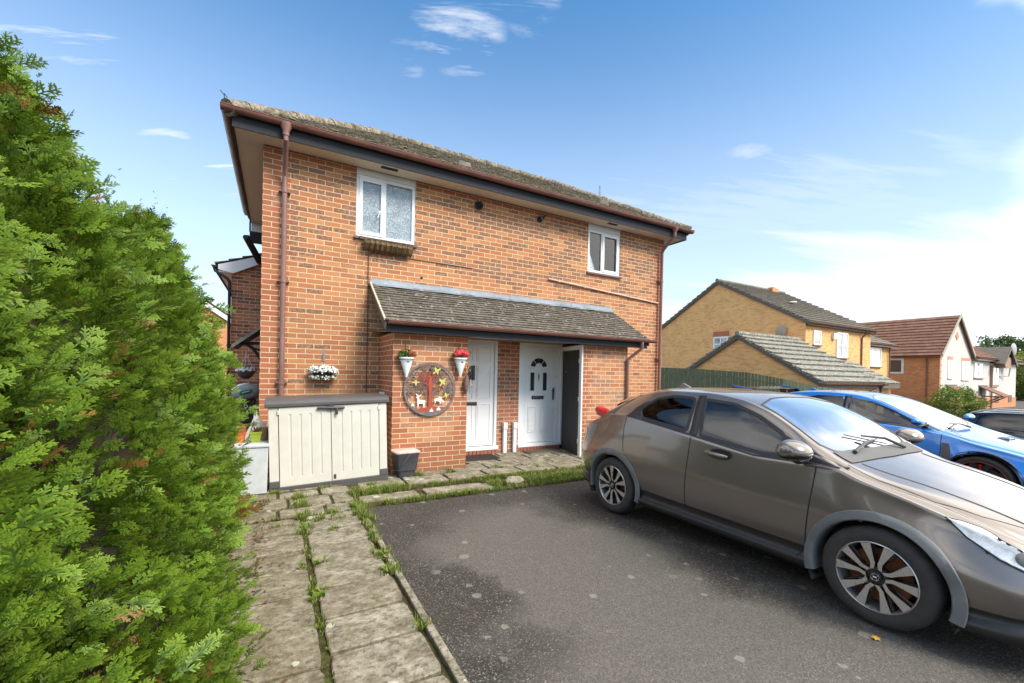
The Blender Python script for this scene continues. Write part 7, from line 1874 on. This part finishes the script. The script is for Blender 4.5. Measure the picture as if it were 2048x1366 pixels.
sky = N('ShaderNodeTexSky', sky_type='NISHITA'); sky.sun_disc = False; sky.sun_elevation = SUN_EL; sky.sun_rotation = SUN_AZ
sky.altitude = 100; sky.air_density = 1.0; sky.dust_density = .6; sky.ozone_density = 1.6
X, Y, Z = sp.outputs
# wispy cloud: project the direction on a flat layer so streaks lie with perspective
zc = wm('MAXIMUM', wm('ADD', Z, .12), .05)
cv = N('ShaderNodeCombineXYZ'); nt.links.new(wm('DIVIDE', X, zc), cv.inputs[0]); nt.links.new(wm('DIVIDE', Y, zc), cv.inputs[1])
cr = N('ShaderNodeMapping'); cr.inputs['Rotation'].default_value = (0, 0, R(24)); nt.links.new(cv.outputs[0], cr.inputs[0])
mp = N('ShaderNodeMapping'); mp.inputs['Scale'].default_value = (.30, 1.3, 1); nt.links.new(cr.outputs[0], mp.inputs[0])
no = N('ShaderNodeTexNoise'); no.inputs['Scale'].default_value = 1.1; no.inputs['Detail'].default_value = 7; no.inputs['Roughness'].default_value = .58; no.inputs['Distortion'].default_value = .5
nt.links.new(mp.outputs[0], no.inputs['Vector'])
no2 = N('ShaderNodeTexNoise'); no2.inputs['Scale'].default_value = 1.6; no2.inputs['Detail'].default_value = 5; nt.links.new(cv.outputs[0], no2.inputs['Vector'])
# share of cloud: rises towards the horizon, more so to the right (+X)
low = wr(Z, .42, .02)
right = wr(X, .45, .95)
cover = wm('ADD', wm('MULTIPLY', low, .34), wm('MULTIPLY', wm('MULTIPLY', right, wr(Z, .52, .12)), .20))
dens = wm('ADD', no.outputs['Fac'], cover)
m1 = wr(dens, .62, .96)
puff = wm('MULTIPLY', wr(no2.outputs['Fac'], .6, .74), .55)
mask = wm('MAXIMUM', wm('MULTIPLY', m1, .92), puff)
haze = wr(Z, .20, .0)
mask = wm('MAXIMUM', mask, wm('MULTIPLY', haze, .9), True)
def added_bank(dx, dy, dz, a, b):
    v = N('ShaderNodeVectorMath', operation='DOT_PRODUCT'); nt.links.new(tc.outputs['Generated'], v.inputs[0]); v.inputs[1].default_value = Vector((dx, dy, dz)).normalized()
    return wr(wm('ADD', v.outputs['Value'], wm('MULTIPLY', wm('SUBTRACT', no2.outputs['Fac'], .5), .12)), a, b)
veil = wm('MULTIPLY', wr(Z, .72, .05), .60)
# a few separate wisps, each at its own place in the sky
n3 = N('ShaderNodeTexNoise'); n3.inputs['Scale'].default_value = 3.2; n3.inputs['Detail'].default_value = 8; n3.inputs['Roughness'].default_value = .62; n3.inputs['Distortion'].default_value = .35
m3 = N('ShaderNodeMapping'); m3.inputs['Scale'].default_value = (.6, 3.2, 1); nt.links.new(cr.outputs[0], m3.inputs[0]); nt.links.new(m3.outputs[0], n3.inputs['Vector'])
for (qx, qy, q0, amt) in ((920, 40, .9950, .6), (1060, 0, .9980, .5), (70, 10, .993, .5), (340, 320, .9975, .6), (450, 345, .9982, .8), (800, 110, .9982, .3)):
    dv = (fw + rr*((qx - 1024)/f_) - uu*((qy - cyp)/f_)).normalized()
    v = N('ShaderNodeVectorMath', operation='DOT_PRODUCT'); nt.links.new(tc.outputs['Generated'], v.inputs[0]); v.inputs[1].default_value = dv
    mask = wm('MAXIMUM', mask, wm('MULTIPLY', wm('MULTIPLY', wr(v.outputs['Value'], q0, 1 - (1 - q0)*.25), wr(n3.outputs['Fac'], .46, .66)), amt))
mask = wm('MAXIMUM', mask, veil)
# broad soft cloud low on the right: everything under a slanting line across the sky
def pdir(qx, qy): return (fw + rr*((qx - 1024)/f_) - uu*((qy - cyp)/f_)).normalized()
def under(a, b, lo, hi, n_, amt):
    nn = pdir(*b).cross(pdir(*a)).normalized()
    if nn.z > 0: nn = -nn
    v = N('ShaderNodeVectorMath', operation='DOT_PRODUCT'); nt.links.new(tc.outputs['Generated'], v.inputs[0]); v.inputs[1].default_value = nn
    return wm('MULTIPLY', wr(wm('ADD', v.outputs['Value'], wm('MULTIPLY', wm('SUBTRACT', n_, .5), .34)), lo, hi), amt)
onr = wr(X, .30, .62)
mask = wm('MAXIMUM', mask, wm('MULTIPLY', onr, under((1330, 520), (2048, 300), -.04, .12, no.outputs['Fac'], .85)))
mask = wm('MAXIMUM', mask, wm('MULTIPLY', onr, under((1100, 330), (2048, 150), -.05, .16, n3.outputs['Fac'], .45)))
bk = wm('MAXIMUM', added_bank(.93, -.42, .10, .79, .90), added_bank(.72, -.12, .68, .918, .955))       # unseen bright cloud added on the right to whiten the windscreen reflection
bk = wm('MAXIMUM', bk, wm('MULTIPLY', added_bank(-.88, .1, .45, .80, .97), wr(no2.outputs['Fac'], .42, .62)))      # another added over the hedge to brighten the side windows
bk = wm('MAXIMUM', bk, added_bank(.35, -.3, .89, .68, .86))      # and one added overhead for the windscreen and whiter light
skc = N('ShaderNodeMix', data_type='RGBA', blend_type='MULTIPLY'); skc.inputs[0].default_value = 1; nt.links.new(sky.outputs[0], skc.inputs[6]); skc.inputs[7].default_value = (.52, 1.0, 1.20, 1)
mx = N('ShaderNodeMix', data_type='RGBA'); nt.links.new(mask, mx.inputs[0]); nt.links.new(skc.outputs[2], mx.inputs[6]); mx.inputs[7].default_value = (5.6, 5.65, 5.8, 1)
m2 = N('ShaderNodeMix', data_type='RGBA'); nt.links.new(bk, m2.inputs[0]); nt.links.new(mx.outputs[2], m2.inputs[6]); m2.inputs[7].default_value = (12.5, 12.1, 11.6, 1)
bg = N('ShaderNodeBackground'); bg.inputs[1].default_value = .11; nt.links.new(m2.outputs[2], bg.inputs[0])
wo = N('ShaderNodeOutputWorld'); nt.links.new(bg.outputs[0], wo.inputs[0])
SC.view_settings.view_transform = 'Standard'; SC.view_settings.look = 'None'; SC.view_settings.gamma = 1
SC.view_settings.exposure = 1.0
SC.render.engine = 'CYCLES'; SC.cycles.max_bounces = 8; SC.cycles.transparent_max_bounces = 16; SC.cycles.caustics_reflective = False; SC.cycles.caustics_refractive = False
SC.render.resolution_x = 1024; SC.render.resolution_y = 683
